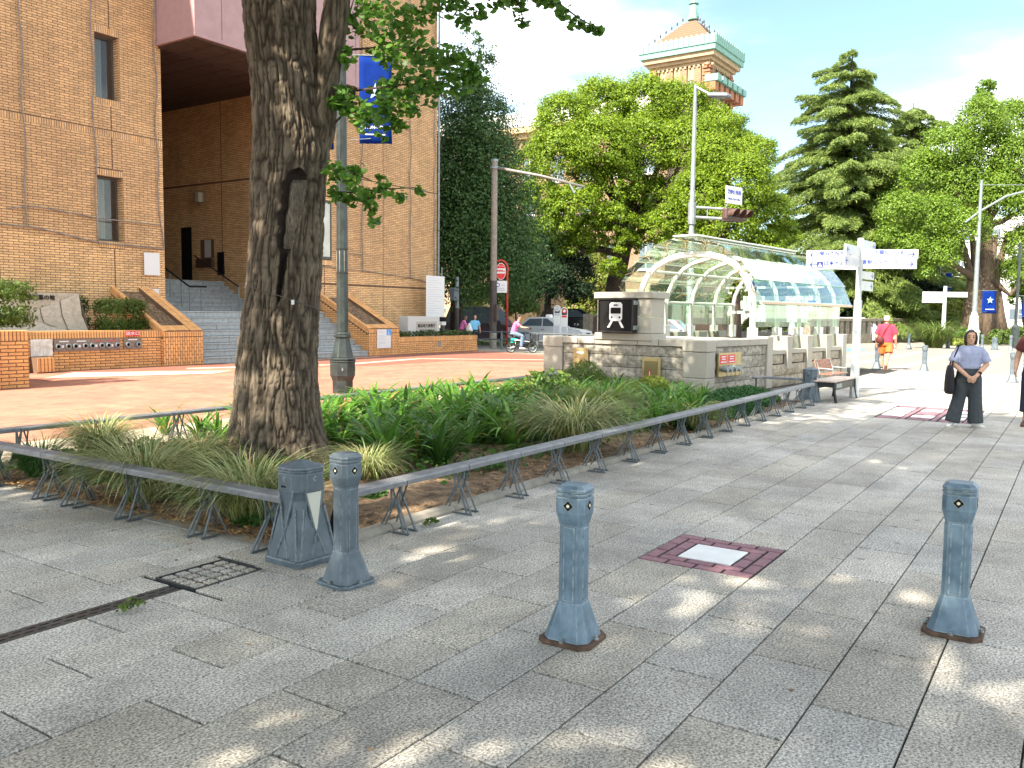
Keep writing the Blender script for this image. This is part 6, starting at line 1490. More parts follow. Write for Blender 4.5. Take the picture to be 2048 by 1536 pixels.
# ---------------------------------------------------------------- woman, facing the camera, hands clasped, bag on her right shoulder
wm = thing('person', 'person in a pale blue top and wide grey trousers standing with hands clasped', 'person', (14.82,1.42,0), R(-72))
hh = 1.50
top = MB()
top.loft([ring((0,.005,z),rx,ry,16) for z,rx,ry in ((.90,.158,.115),(.93,.162,.118),(1.0,.158,.115),(1.08,.172,.122),(1.15,.178,.118),(1.20,.170,.100),(1.235,.125,.080),(1.255,.068,.062))])
for s in (-1,1): limb(top, [(s*.140,.01,1.195),(s*.192,.0,1.12),(s*.232,-.015,1.0)], [.055,.064,.074])
fuse(top, 'top', 'shirt_blue', wm, .011, 3)
skinb, eyes, mouth, hb, Mh, kh = head_parts(wm, (0,-.01,1.378), .215, 'skin', True, R(-6), .06)
# arms down to hands clasped low in front
limb(skinb, [(-.165,.0,1.16),(-.225,-.02,.97),(-.06,-.205,.795)], [.048,.042,.028]); limb(skinb, [(.165,.0,1.16),(.232,-.02,.97),(.055,-.20,.795)], [.048,.042,.028])
hand(skinb, (-.045,-.21,.785), (.72,-.15,-.68), (.2,.9,-.1), .95, 1, .7); hand(skinb, (.04,-.225,.79), (-.75,-.1,-.62), (-.1,.95,-.1), .95, -1, .9)
fuse(skinb, 'body', 'skin', wm, .0068, 2)
eyes.build('eyes', M_['ink'], wm, smooth=True); mouth.build('mouth', mat('lips',(.42,.15,.13),.5), wm, smooth=True); fuse(hb, 'hair', 'hair', wm, .0085, 3)
tr = MB(); tr.loft([ring((0,.01,z),rx,ry,16) for z,rx,ry in ((.935,.150,.108),(.86,.168,.125),(.78,.182,.135),(.70,.182,.14))])
limb(tr, [(-.085,.01,.76),(-.12,.02,.42),(-.205,-.03,.075)], [.105,.098,.112]); limb(tr, [(.085,.01,.76),(.105,.0,.42),(.125,-.01,.07)], [.105,.10,.115])
fuse(tr, 'trousers', 'trouser_grey', wm, .0115, 3)
b = MB(); b.loft([ring((0,.01,z),.153,.111,16) for z in (.905,.94)]); b.build('belt', M_['ink'], wm, smooth=True); b = MB(); b.box((.0,-.105,.922),(.035,.012,.03)); b.build('buckle', M_['galv'], wm)
shoe(wm, (-.215,-.03,0), (-.55,-.85,0), 'shoe_white', .23); shoe(wm, (.13,-.02,0), (.62,-.8,0), 'shoe_white', .23)
b = MB(); b.tube([(.105,-.175,.835),(.112,-.165,.85)], .034, 10); b.build('wrist_watch', M_['ink'], wm)
bag = thing('shoulder_bag', 'black shoulder bag hanging at the side of the person in the pale blue top', 'bag', (14.82,1.42,0), R(-72))
b = MB(); b.loft([[Vector((-.265+x*w*.5, .02+y*w2-.03, z)) for x,y in ((-.6,-1),(.6,-1),(1,-.5),(1,.5),(.6,1),(-.6,1),(-1,.5),(-1,-.5))] for w,w2,z in ((.09,.13,.50),(.13,.165,.53),(.135,.17,.65),(.115,.155,.82),(.07,.12,.93),(.05,.10,.95))]); o = b.build('pouch', M_['bag_black'], bag, smooth=True); o.modifiers.new('s','SUBSURF').render_levels = 1
b = MB()
for y in (-.07,.07): b.tube([(-.255,y*1.3,.94),(-.235,y*.9,1.05),(-.17,y*.7-.01,1.245),(-.13,.01+y*.5,1.262)], .011, 6)
b.build('strap', M_['bag_black'], bag); b = MB(); b.lathe([(.012,0),(.012,.01)],8,(-.262,-.10,.93)); b.build('metal_ring', M_['galv'], bag)
# ---------------------------------------------------------------- man in red walking away
rm = thing('person', 'person in a red shirt, orange shorts and white cap walking away towards the crossing', 'person', (29.95,5.30,0), R(94))
sh_ = MB(); sh_.loft([ring((0,.0+dy,z),rx,ry,16) for z,rx,ry,dy in ((.86,.20,.155,.0),(.92,.205,.16,0),(1.10,.20,.15,-.01),(1.28,.215,.145,-.01),(1.40,.20,.12,0),(1.45,.14,.09,0),(1.48,.07,.065,-.01))])
limb(sh_, [(-.19,0,1.39),(-.255,.0,1.24),(-.285,-.01,1.12)], [.075,.078,.08]); limb(sh_, [(.19,0,1.39),(.255,.02,1.24),(.28,.03,1.12)], [.075,.078,.08]); fuse(sh_, 'shirt', 'red_shirt', rm, .014)
sk, ey, mo1, hb, Mh, kh = head_parts(rm, (0,-.03,1.60), .23, 'skin_dark', True, 0)
limb(sk, [(-.26,0,1.22),(-.285,.02,1.00),(-.295,-.06,.78)], [.05,.045,.033]); limb(sk, [(.26,.02,1.22),(.275,.06,1.01),(.27,.01,.79)], [.05,.045,.033]); hand(sk, (-.30,-.07,.77), (-.1,-.2,-1), (1,0,0), 1, 1, .8); hand(sk, (.27,.0,.78), (0,-.2,-1), (-1,0,0), 1, -1, .8)
limb(sk, [(-.09,0,.75),(-.11,.12,.48),(-.06,.25,.16),(-.06,.24,.10)], [.085,.062,.042,.04]); limb(sk, [(.09,0,.75),(.10,-.10,.46),(.09,-.07,.09)], [.085,.062,.042])
fuse(sk, 'body', 'skin_dark', rm, .010, 2); fuse(hb, 'hair', 'hair_grey', rm, .011, 2); ey.build('eyes', M_['ink'], rm); 
so_ = MB(); so_.loft([ring((0,.0,z),rx,ry,16) for z,rx,ry in ((.92,.19,.145),(.84,.20,.155),(.76,.20,.155))]); limb(so_, [(-.10,0,.80),(-.115,.10,.53)], [.115,.125]); limb(so_, [(.10,0,.80),(.11,-.08,.52)], [.115,.125]); fuse(so_, 'shorts', 'orange_short', rm, .014)
cpb = MB(); cpb.loft([[Mh @ Vector((rx*math.cos(a)*kh,(ry*math.sin(a)+.012)*kh,z*kh)) for a in (2*math.pi*q/16 for q in range(16))] for z,rx,ry in ((.03,.083,.104),(.05,.085,.106),(.10,.074,.094),(.13,.045,.06),(.138,.01,.012))]); cpb.loft([[Mh @ Vector((x*kh,y*kh,z*kh)) for x,y,z in q] for q in ([(-.07,-.08,.03),(.07,-.08,.03),(.07,-.08,.045),(-.07,-.08,.045)],[(-.05,-.16,.02),(.05,-.16,.02),(.05,-.16,.028),(-.05,-.16,.028)])]); cpb.build('cap', M_['cap_white'], rm, smooth=True)
o_sh = shoe(rm, (.09,-.05,0), (0,-1,0), 'shoe_brown', .26)
b = MB(); b.loft([[Vector((-.06+x*.045,.24+y,z)) for x in (-1,1) for y in (0,)]+[Vector((-.06+x*.04,.31+y,z-.02)) for x in (1,-1) for y in (0,)] for z in (.14,.02,-.02+.03)]); b.build('shoe', M_['shoe_brown'], rm)
cb = thing('crossbody_bag', 'dark red bag slung on the back of the person in the red shirt', 'bag', (29.95,5.30,0), R(94)); b = MB(); b.loft([ring((.16,.19,z),rx,ry,10) for z,rx,ry in ((.83,.05,.03),(.88,.12,.06),(1.0,.12,.07),(1.07,.06,.04))]); b.build('pouch', M_['maroon'], cb, smooth=True)
b = MB(); b.tube([(-.13,-.05,1.47),(-.10,.10,1.45),(.0,.165,1.30),(.12,.18,1.05)], .014, 6); b.tube([(-.13,-.05,1.47),(.1,-.165,1.2),(.22,-.02,1.0),(.2,.15,.98)], .014, 6); b.build('strap', M_['maroon'], cb)
# ---------------------------------------------------------------- cyclist on a small electric moped
C0 = frame_p(36.75, .40); rzc = R(33.4)
mp_ = thing('electric_moped', 'small black and white electric moped with teal parts and a wire basket', 'moped', (C0.x,C0.y,0), rzc)
for y in (.47,-.47):
    b = MB(); n = 20
    b.loft([[Vector((x_, y+r_*math.cos(a), .21+r_*math.sin(a))) for x_,r_ in ((-.03,.165),(-.035,.205),(0,.215),(.035,.205),(.03,.165))] for a in [2*math.pi*q/n for q in range(n+1)]], cap=False, closed=True); w_ = b.build('wheel', M_['tyre'], mp_, smooth=True)
    b = MB()
    for q in range(5):
        a = q*2*math.pi/5; b.tube([(0,y,.21),(0,y+.165*math.cos(a),.21+.165*math.sin(a))], .014, 5)
    b.tube([(-.05,y,.21),(.05,y,.21)], .045, 10); b.tube([(0,y+.165*math.cos(q*.4488),.21+.165*math.sin(q*.4488)) for q in range(15)], .016, 6); b.build('rim', M_['galv'], w_)
b = MB(); b.tube([(0,-.47,.21),(0,-.38,.62),(0,-.33,1.0)], .028, 8); b.tube([(0,.30,.30),(0,.36,.5),(0,.40,.72)], .03, 8); b.tube([(0,-.38,.50),(0,-.15,.33),(0,.30,.33)], .045, 8); b.build('frame', M_['black_metal'], mp_, smooth=True)
b = MB()
for x in (-.07,.07): b.tube([(x,.47,.21),(x,.24,.28),(x,.30,.55),(x,-.33,.47)], .02, 6)
b.build('white_frame', M_['white_paint'], mp_, smooth=True)
b = MB(); b.box((0,.32,.56),(.13,.30,.10)); b.box((0,.42,.44),(.10,.16,.05)); b.build('teal_cover', M_['teal'], mp_, bevel=.03)
b = MB(); b.box((0,.1,.30),(.22,.40,.14)); b.build('battery_box', M_['black_metal'], mp_, bevel=.03)
b = MB(); b.loft([ring((0,.40,z),rx,ry,10) for z,rx,ry in ((.72,.06,.10),(.76,.11,.15),(.80,.10,.15))]); b.build('saddle', M_['bag_black'], mp_, smooth=True)
b = MB(); b.tube([(-.28,-.20,1.05),(-.15,-.32,1.02),(.15,-.32,1.02),(.28,-.20,1.05)], .016, 6); b.lathe([(.05,0),(.05,.06)], 8, (0,-.36,1.0)); b.build('handlebar', M_['black_metal'], mp_)
b = MB()
for z,w in ((.52,.13),(.60,.14),(.68,.15),(.76,.16)): b.tube([(-w,-.45,z),(w,-.45,z),(w,-.72,z),(-w,-.72,z),(-w,-.45,z)], .009, 4)
for q in range(9):
    for y in (-.45,-.72): b.tube([(-.13+q*.0325,y,.52),(-.155+q*.039,y,.78)], .006, 4)
for q in range(7):
    for x in (-1,1): b.tube([(x*.13,-.46-q*.042,.52),(x*.155,-.46-q*.042,.78)], .006, 4)
b.build('basket', M_['black_metal'], mp_)
cy = thing('person', 'person in a pink shirt and grey blue trousers riding the electric moped', 'person', (C0.x,C0.y,0), rzc)
pk = MB(); pk.loft([[Vector((rx*math.cos(a), y0+ry*math.sin(a), z+ry*.25*math.sin(a))) for a in (2*math.pi*q/16 for q in range(16))] for z,rx,ry,y0 in ((.80,.16,.12,.36),(.90,.165,.125,.35),(1.05,.175,.125,.31),(1.20,.185,.115,.26),(1.29,.16,.09,.23),(1.34,.08,.06,.21))])
limb(pk, [(-.17,.23,1.26),(-.235,.10,1.14)], [.07,.078]); limb(pk, [(.17,.23,1.26),(.235,.10,1.14)], [.07,.078]); fuse(pk, 'shirt', 'pink_shirt', cy, .014)
sk, ey, mo1, hb, Mh, kh = head_parts(cy, (0,.13,1.49), .22, 'skin', True, 0)
for s in (-1,1):
    limb(sk, [(s*.22,.12,1.16),(s*.27,-.02,1.08),(s*.25,-.20,1.07)], [.045,.04,.03]); hand(sk, (s*.25,-.19,1.075), (0,-1,.0), (0,0,-1), 1, s, 1.3)
fuse(sk, 'body', 'skin', cy, .010, 2); fuse(hb, 'hair', 'hair', cy, .011, 2); ey.build('eyes', M_['ink'], cy)
je = MB(); je.loft([ring((0,.37,z),rx,ry,14) for z,rx,ry in ((.78,.17,.15),(.86,.165,.13),(.92,.15,.11))])
limb(je, [(-.09,.34,.82),(-.13,-.02,.72),(-.13,.02,.28)], [.105,.082,.075]); limb(je, [(.09,.34,.82),(.13,-.06,.66),(.12,-.10,.26)], [.105,.082,.075]); fuse(je, 'trousers', 'jeans', cy, .014)
def bare_shoe(t, p, m='shoe_white'):
    b = MB(); p = Vector(p); b.loft([[p+Vector((x*w,y,z)) for x,z in ((-1,0),(1,0),(.8,h_),(-.8,h_))] for y,w,h_ in ((.09,.03,.08),(.02,.042,.09),(-.09,.045,.06),(-.16,.025,.035))]); b.build('shoe', M_[m], t, smooth=True)
bare_shoe(cy, (-.13,.01,.16)); bare_shoe(cy, (.12,-.11,.14))
# ---------------------------------------------------------------- two pedestrians by the kerb, one at the right edge, one behind the glass
def walker(label, loc, rz, hgt, topm, botm, bag=None, hairm='hair', lean=0, arm_f=0, shoe_m='shoe_white'):
    t = thing('person', label, 'person', loc, rz); k = hgt/1.6
    a = MB(); a.loft([ring((0,-lean*(z-.8),z*k),rx*k,ry*k,14) for z,rx,ry in ((.88,.17,.12),(1.0,.165,.12),(1.15,.185,.12),(1.27,.18,.10),(1.33,.09,.07))])
    for s in (-1,1): limb(a, [(s*.165*k,-lean*.45,1.26*k),(s*.225*k,-lean*.4-arm_f*.3,1.10*k)], [.068*k,.074*k])
    fuse(a, 'top', topm, t, .015)
    sk, ey, mo1, hb, Mh, kh = head_parts(t, (0,-.01-lean*.7,1.475*k), .22*k, 'skin', True, 0, .03)
    for s in (-1,1):
        w = (s*.25*k, -.06-lean*.4-arm_f, .82*k+arm_f*.5); limb(sk, [(s*.22*k,-lean*.4-arm_f*.2,1.12*k),(s*.25*k,-lean*.4-arm_f*.4,.98*k),w], [.045*k,.04*k,.03*k]); hand(sk, w, (0,-.2-arm_f*2,-1+arm_f), (-s,0,0), k, s, .8)
    for s in (-1,1): limb(sk, [(s*.08*k,s*.03,.5*k),(s*.09*k,s*.06,.07*k)], [.05*k,.036*k])
    fuse(sk, 'body', 'skin', t, .012, 2); fuse(hb, 'hair', hairm, t, .012, 2)
    b = MB(); b.loft([ring((0,0,z*k),rx*k,ry*k,14) for z,rx,ry in ((.92,.16,.115),(.80,.175,.13),(.74,.175,.13))])
    for s in (-1,1): limb(b, [(s*.085*k,0,.78*k),(s*.10*k,s*.05,.2*k)], [.10*k,.075*k])
    fuse(b, 'trousers', botm, t, .015)
    for s in (-1,1): bare_shoe(t, (s*.09*k,s*.06,0), shoe_m)
    return t
p = frame_p(40.6,-1.78); walker('person in a light blue top and navy trousers walking by the ivy planter', (p.x,p.y,0), R(-30), 1.60, 'sky_shirt', 'navy')
bg2 = thing('shopping_bag', 'white shopping bag carried by the person in the light blue top', 'bag', (p.x,p.y,0), R(-30)); b = MB(); b.loft([[Vector((-.30+x*w,-.05+y*w2,z)) for x,y in ((-1,-1),(1,-1),(1,1),(-1,1))] for w,w2,z in ((.08,.17,.78),(.10,.19,.85),(.06,.14,1.05),(.02,.03,1.2))]); b.build('pouch', M_['sign_white'], bg2, smooth=True)
p = frame_p(41.2,-2.45); walker('person in a pink top leaning forward behind the ivy planter', (p.x,p.y,0), R(48), 1.58, 'pink_shirt', 'maroon', lean=.25, arm_f=.35)
p = frame_p(34,11.0); walker('person in a pale shirt and dark blue trousers passing behind the canopy glass', (p.x,p.y,0), R(-150), 1.72, 'shirt_blue', 'navy')
p = frame_p(13.35,8.13); walker('person half out of the frame at the right edge, dark trousers and brown shoes', (p.x,p.y,0), R(-100), 1.70, 'maroon', 'navy', shoe_m='shoe_brown')
# ================================================================ PLANTS
def at(px, py, D):                     # the point seen at a pixel of the 2048 x 1536 photograph, D metres along the heading
    d = c_right*((px-1024)/F) + c_up*(-(py-768)/F) + c_fwd
    return Vector((0,0,H)) + d*(D/(d.x*ch+d.y*sh))
def ground_at(px, py, z=0):
    d = c_right*((px-1024)/F) + c_up*(-(py-768)/F) + c_fwd
    return Vector((0,0,H)) + d*((z-H)/d.z)
_tab = np.random.default_rng(3).random((64,64,64)).astype(np.float32)
def vnoise(p):
    i = np.floor(p).astype(int); f = p-i; f = f*f*(3-2*f); r = 0
    for dx in (0,1):
        for dy in (0,1):
            for dz in (0,1):
                w = (f[...,0] if dx else 1-f[...,0])*(f[...,1] if dy else 1-f[...,1])*(f[...,2] if dz else 1-f[...,2])
                r = r + w*_tab[(i[...,0]+dx)%64,(i[...,1]+dy)%64,(i[...,2]+dz)%64]
    return r
# ---------------------------------------------------------------- the near ginkgo
def bark_mat():
    m = bpy.data.materials.new('ginkgo_bark'); m.use_nodes = True; t = m.node_tree; k = t.links.new; p = t.nodes['Principled BSDF']
    c = N(t, 'ShaderNodeTexCoord'); mp = N(t, 'ShaderNodeMapping'); mp.inputs['Scale'].default_value = (1,1,.28); k(c.outputs['Object'], mp.inputs[0])
    n = N(t, 'ShaderNodeTexNoise', inp={'Scale': 34, 'Detail': 9, 'Roughness': .7}); k(mp.outputs[0], n.inputs['Vector'])
    at_ = N(t, 'ShaderNodeAttribute', attribute_name='height')
    ad = N(t, 'ShaderNodeMath', operation='MULTIPLY_ADD'); ad.inputs[1].default_value = .45; k(n.outputs[0], ad.inputs[0]); k(at_.outputs['Fac'], ad.inputs[2])
    r_ = N(t, 'ShaderNodeValToRGB'); e = r_.color_ramp.elements; e[0].position = .15; e[0].color = (.012,.009,.007,1); e[1].position = 1.0; e[1].color = (.19,.155,.115,1); e2 = e.new(.58); e2.color = (.078,.061,.045,1)
    k(ad.outputs[0], r_.inputs[0]); k(r_.outputs[0], p.inputs['Base Color']); p.inputs['Roughness'].default_value = .95; p.inputs['Specular IOR Level'].default_value = .2
    bp = N(t, 'ShaderNodeBump', inp={'Strength': 1.0, 'Distance': .016}); k(n.outputs[0], bp.inputs['Height']); k(bp.outputs[0], p.inputs['Normal']); return m
BARK = bark_mat()
def bark_limb(name, cs, rs, parent, nu, nv, amp, scar=None, flare=False, seed=0, freq=1.0):
    """cs: centres by height, rs radii; a displaced, furrowed trunk"""
    cs = np.array(cs, float); rs = np.array(rs, float); s = np.linspace(0,1,len(cs)); tv = np.linspace(0,1,nv)
    C = np.stack([np.interp(tv,s,cs[:,k]) for k in range(3)],-1); Rr = np.interp(tv,s,rs)
    ker = np.ones(9)/9
    for k in range(3): C[:,k] = np.convolve(np.pad(C[:,k],4,'edge'),ker,'valid')
    Rr = np.convolve(np.pad(Rr,4,'edge'),ker,'valid')
    th = np.linspace(0,2*np.pi,nu,endpoint=False)
    T, V = np.meshgrid(th, np.arange(nv)); z = C[V,2]; r = Rr[V]
    base = np.stack([np.cos(T)*r*27*freq+seed, np.sin(T)*r*27*freq, z*5.2*freq],-1)
    w = np.stack([vnoise(base*.35+7),vnoise(base*.35+31),np.zeros_like(z)],-1)*2.2
    n1 = vnoise(base+w); rid = 1-np.abs(2*n1-1); n2 = vnoise(base*np.array([2.1,2.1,2.8])+w*1.7+11); rid2 = 1-np.abs(2*n2-1)
    plate_ = np.clip(1-rid**2.8,0,1)*.66+np.clip(1-rid2**2.4,0,1)*.34
    n3 = vnoise(np.stack([np.cos(T)*2.3,np.sin(T)*2.3,z*.9],-1)+seed)
    d = amp*(plate_-.6)+.045*(n3-.5)*r/.4+.006*(vnoise(base*5)-.5)
    hgt = plate_*.75
    mi = np.zeros(T.shape,int)
    if flare:
        fl = np.clip((.62-z)/.62,0,1)**2.2; d += fl*(.10+.13*(np.cos(T*5+.8+np.sin(T*2))))
    if scar:
        th0, z0, z1, hw, dep = scar; da = (T-th0+np.pi)%(2*np.pi)-np.pi; u = (z-z0)/(z1-z0); x = da*r-np.interp(u,[0,.5,1],[-.045,.0,.085])
        hwz = np.interp(u,[0,.06,.36,.5,.66,.85,.95,1],[0,.028,.042,.075,.115,.135,.10,0])*(1+.5*(vnoise(np.stack([z*13,T*0,T*0],-1))-.5)); q = np.where((u>0)&(u<1), 1-(x/np.maximum(hwz,1e-3))**2, -1)
        inn = np.clip(q,0,1); lip = np.exp(-((np.abs(x)-hwz*1.3)/.055)**2)*np.clip((u-.1)*3,0,1)*(u<1.12)*.03
        wood = np.clip((x+hwz*.50)/(.28*hwz+1e-3),0,1)*np.clip((u-.36)/.10,0,1)*np.clip((.93-u)/.04,0,1)
        d = d*(1-inn*.8)-dep*np.sqrt(inn)*(1-.80*wood)+lip; hgt = np.where(inn>.02, .45*wood, hgt); mi[(inn>.04)&(wood>.45)] = 1; mi[(inn>.04)&(wood<=.45)] = 2
    rr_ = r+d
    tang = np.gradient(C,axis=0)
    P = np.stack([C[V,0]+np.cos(T)*rr_, C[V,1]+np.sin(T)*rr_, z],-1).reshape(-1,3)
    idx = np.arange(nu*nv).reshape(nv,nu); a = idx[:-1]; b = np.roll(idx[:-1],-1,1); c = np.roll(idx[1:],-1,1); e = idx[1:]
    q = np.stack([a,b,c,e],-1).reshape(-1,4)
    o = np_obj(name, P, q, [BARK, M_['scar_wood'], M_['scar_dark']], parent, mi[:-1].reshape(-1), smooth=True)
    at_ = o.data.attributes.new('height','FLOAT','POINT'); at_.data.foreach_set('value', hgt.reshape(-1).astype(np.float32)); return o
mk('scar_wood', (.085,.065,.048), .9, var=.4, scale=18, stretch=(5,5,.6), bump=.6, bscale=30, col2=(.16,.135,.105)); mk('scar_dark', (.022,.013,.009), .95, var=.4, scale=14)
gk = thing('ginkgo_tree', 'big ginkgo with a scarred furrowed trunk standing in the planting bed in front', 'tree', (0,0,0))
cs = [(6.225,7.175,-.06),(6.237,7.159,.03),(6.25,7.14,.28),(6.256,7.13,.713),(6.27,7.11,1.247),(6.292,7.076,1.777),(6.31,7.05,2.2),(6.322,7.03,2.561),(6.338,7.006,3.078),(6.36,6.973,3.335),(6.344,6.997,3.844),(6.308,7.051,4.348),(6.294,7.073,4.848),(6.28,7.09,5.6),(6.26,7.11,7.5),(6.25,7.12,10),(6.2,7.1,13.5)]
rs = [.60,.56,.49,.445,.41,.39,.385,.385,.385,.385,.36,.35,.365,.34,.26,.17,.04]
# resample by height so rows are even below 5.6 m
def res(cs, rs, z0, z1, n): 
    c = np.array(cs); zz = np.linspace(z0,z1,n); return [(np.interp(z,c[:,2],c[:,0]),np.interp(z,c[:,2],c[:,1]),z) for z in zz], [np.interp(z,c[:,2],rs) for z in zz]
c1, r1 = res(cs, rs, -.06, 5.6, 40); bark_limb('trunk', c1, r1, gk, 330, 640, .040, scar=(-2.30,1.72,3.10,.15,.095), flare=True)
c2, r2 = res(cs, rs, 5.58, 13.5, 20); bark_limb('upper_trunk', c2, r2, gk, 40, 60, .02)
cb_ = [(6.42,6.86,3.05),(6.50,6.72,3.45),(6.512,6.66,3.84),(6.532,6.621,4.19),(6.562,6.577,4.54),(6.585,6.545,4.84),(6.66,6.44,5.4),(7.1,6.0,7.0),(7.7,5.4,9.0)]
rb_ = [.10,.16,.125,.128,.135,.135,.12,.08,.03]
c3, r3 = res(cb_, rb_, 3.05, 9, 60); bark_limb('limb', c3, r3, gk, 90, 330, .022, seed=20)
for k in range(9):
    a = k*2.4+.5; z0 = 6.3+k*.62; e = Vector((6.27+math.cos(a)*(2.6-.1*k), 7.1+math.sin(a)*(2.6-.1*k), z0+1.5)); b = MB(); b.tube([(6.27,7.1,z0),((6.27+e.x)/2,(7.1+e.y)/2,z0+.55),e],[.09,.06,.02],7); b.build('limb', M_['bark_far'], gk, smooth=True)
# wire round the trunk with a white tag
wr = thing('wire_tag', 'thin wire round the big trunk carrying a small white tag', 'tag', (0,0,0))
b = MB(); pts = []
for q in range(48):
    a = -2.3+(q-24)/24*1.75; rr_ = .435; pts.append((6.295+math.cos(a)*rr_, 7.07+math.sin(a)*rr_, 1.80-.155*math.sin((a+2.3))*.9))
b.tube(pts, .0045, 5); b.build('wire', M_['wire'], wr); pa = pts[27]
b = MB(); fm = facing((pa[0]-.012,pa[1]-.014,pa[2]-.02), VR, (0,0,1)); b.add([fm @ Vector((x,y,z)) for z in (0,.004) for x,y in ((-.014,-.026),(.016,-.022),(.014,.026),(-.016,.022))], [(0,1,2,3),(4,7,6,5),(0,4,5,1),(1,5,6,2),(2,6,7,3),(3,7,4,0)]); b.build('tag', M_['sign_white'], wr)
# fan-shaped ginkgo leaves on twigs
def fan_leaves(name, cent, nrm_, size, parent, m):
    n = len(cent); a = np.linspace(-1.05,1.05,6); fan = np.concatenate([[[0,0,0]], np.stack([np.sin(a)*(.98-.06*(np.arange(6)%2)), np.cos(a)*(.98-.05*(np.arange(6)%2)), .12*np.abs(a)],-1)])
    up = rng.normal(size=(n,3))*.55+np.array([0,0,-1.0]); nr = nrm_/np.linalg.norm(nrm_,axis=1,keepdims=True); up -= nr*(up*nr).sum(1,keepdims=True); up /= np.linalg.norm(up,axis=1,keepdims=True); rt = np.cross(up,nr)
    s = size[:,None,None]
    V = cent[:,None,:]+s*(fan[None,:,0:1]*rt[:,None,:]+fan[None,:,1:2]*up[:,None,:]+fan[None,:,2:3]*nr[:,None,:])
    fq = np.array([[0,1,2,3],[0,3,4,5],[0,5,6,6]]); tri = np.array([[0,i,i+1] for i in range(1,6)])
    Fq = (np.arange(n)[:,None,None]*7+tri[None]).reshape(-1,3)
    return np_obj(name, V.reshape(-1,3), Fq, m, parent)
BLOBS = [(690,40,38,9.3),(745,30,50,9.2),(810,45,45,9.0),(850,20,30,8.9),(690,112,26,9.1),(775,95,44,9.2),(830,110,45,8.9),(880,110,32,8.7),(915,115,26,8.6),(945,125,16,8.5),(690,195,30,9.0),(768,185,32,9.2),(725,215,22,9.0),(800,180,45,8.8),(850,175,38,8.8),(895,165,34,8.6),(930,155,28,8.5),(955,150,18,8.5),(680,205,26,9.0),(730,235,30,8.9),(775,225,32,8.8),(800,250,18,8.8),(765,262,14,8.8),(820,215,20,8.8),
         (672,338,24,8.9),(700,350,20,8.8),(712,335,14,8.8),(672,385,22,8.8),(700,390,22,8.8),(735,388,22,8.7),(768,378,20,8.7),(800,392,15,8.6),(838,380,9,8.6),(742,412,17,8.7),(745,440,11,8.7),(760,350,9,8.7),
         (915,8,26,8.9),(955,22,20,8.7),(930,40,14,8.7),(995,5,16,8.6),(1040,18,15,8.4),(1045,42,10,8.4),(1030,-10,22,8.4),(1105,2,18,8.3),(1125,22,15,8.3),(1150,38,16,8.3),(1178,50,14,8.2),(1195,58,7,8.2),(1080,-14,26,8.3),(880,8,22,8.9)]
cen, nr = [], []
for px,py,r_,D_ in BLOBS:
    n = int(.062*r_*r_)+10; c = at(px,py,D_); q = rng.normal(size=(n,3)); q /= np.linalg.norm(q,axis=1,keepdims=True); q *= (rng.random((n,1))**.45)*r_/F*D_*np.array([1.0,1.0,.95]); cen.append(np.array(c)+q); nr.append(rng.normal(size=(n,3))+np.array([-.35,-.35,.35]))
cen = np.concatenate(cen); nr = np.concatenate(nr)
kind(fan_leaves('foliage', cen, nr, rng.uniform(.042,.066,len(cen)), gk, LF['ginkgo']), 'stuff')
b = MB()
for path in ([(660,190,9.1),(720,180,9.05),(800,170,8.8),(880,165,8.7),(950,150,8.5)],[(665,250,9.1),(700,215,9.05),(760,225,8.9),(810,245,8.8)],[(690,100,9.2),(760,95,9.2),(840,105,8.9),(930,120,8.6)],[(655,335,8.9),(700,345,8.8),(745,362,8.8)],[(655,385,8.9),(700,385,8.8),(770,378,8.7),(840,375,8.6)],[(735,390,8.7),(742,440,8.7)],[(870,-20,9),(920,5,8.9),(960,25,8.7)],[(1000,-30,8.6),(1040,10,8.4),(1047,45,8.4)],[(1060,-30,8.3),(1115,5,8.3),(1160,38,8.25),(1200,60,8.2)],[(690,60,9.4),(710,-10,9.5)],[(712,175,9.0),(695,240,9.05)]):
    b.tube([at(*p) for p in path], [.014-.010*i/(len(path)-1) for i in range(len(path))], 5)
b.build('twig', M_['bark_dark'], gk)
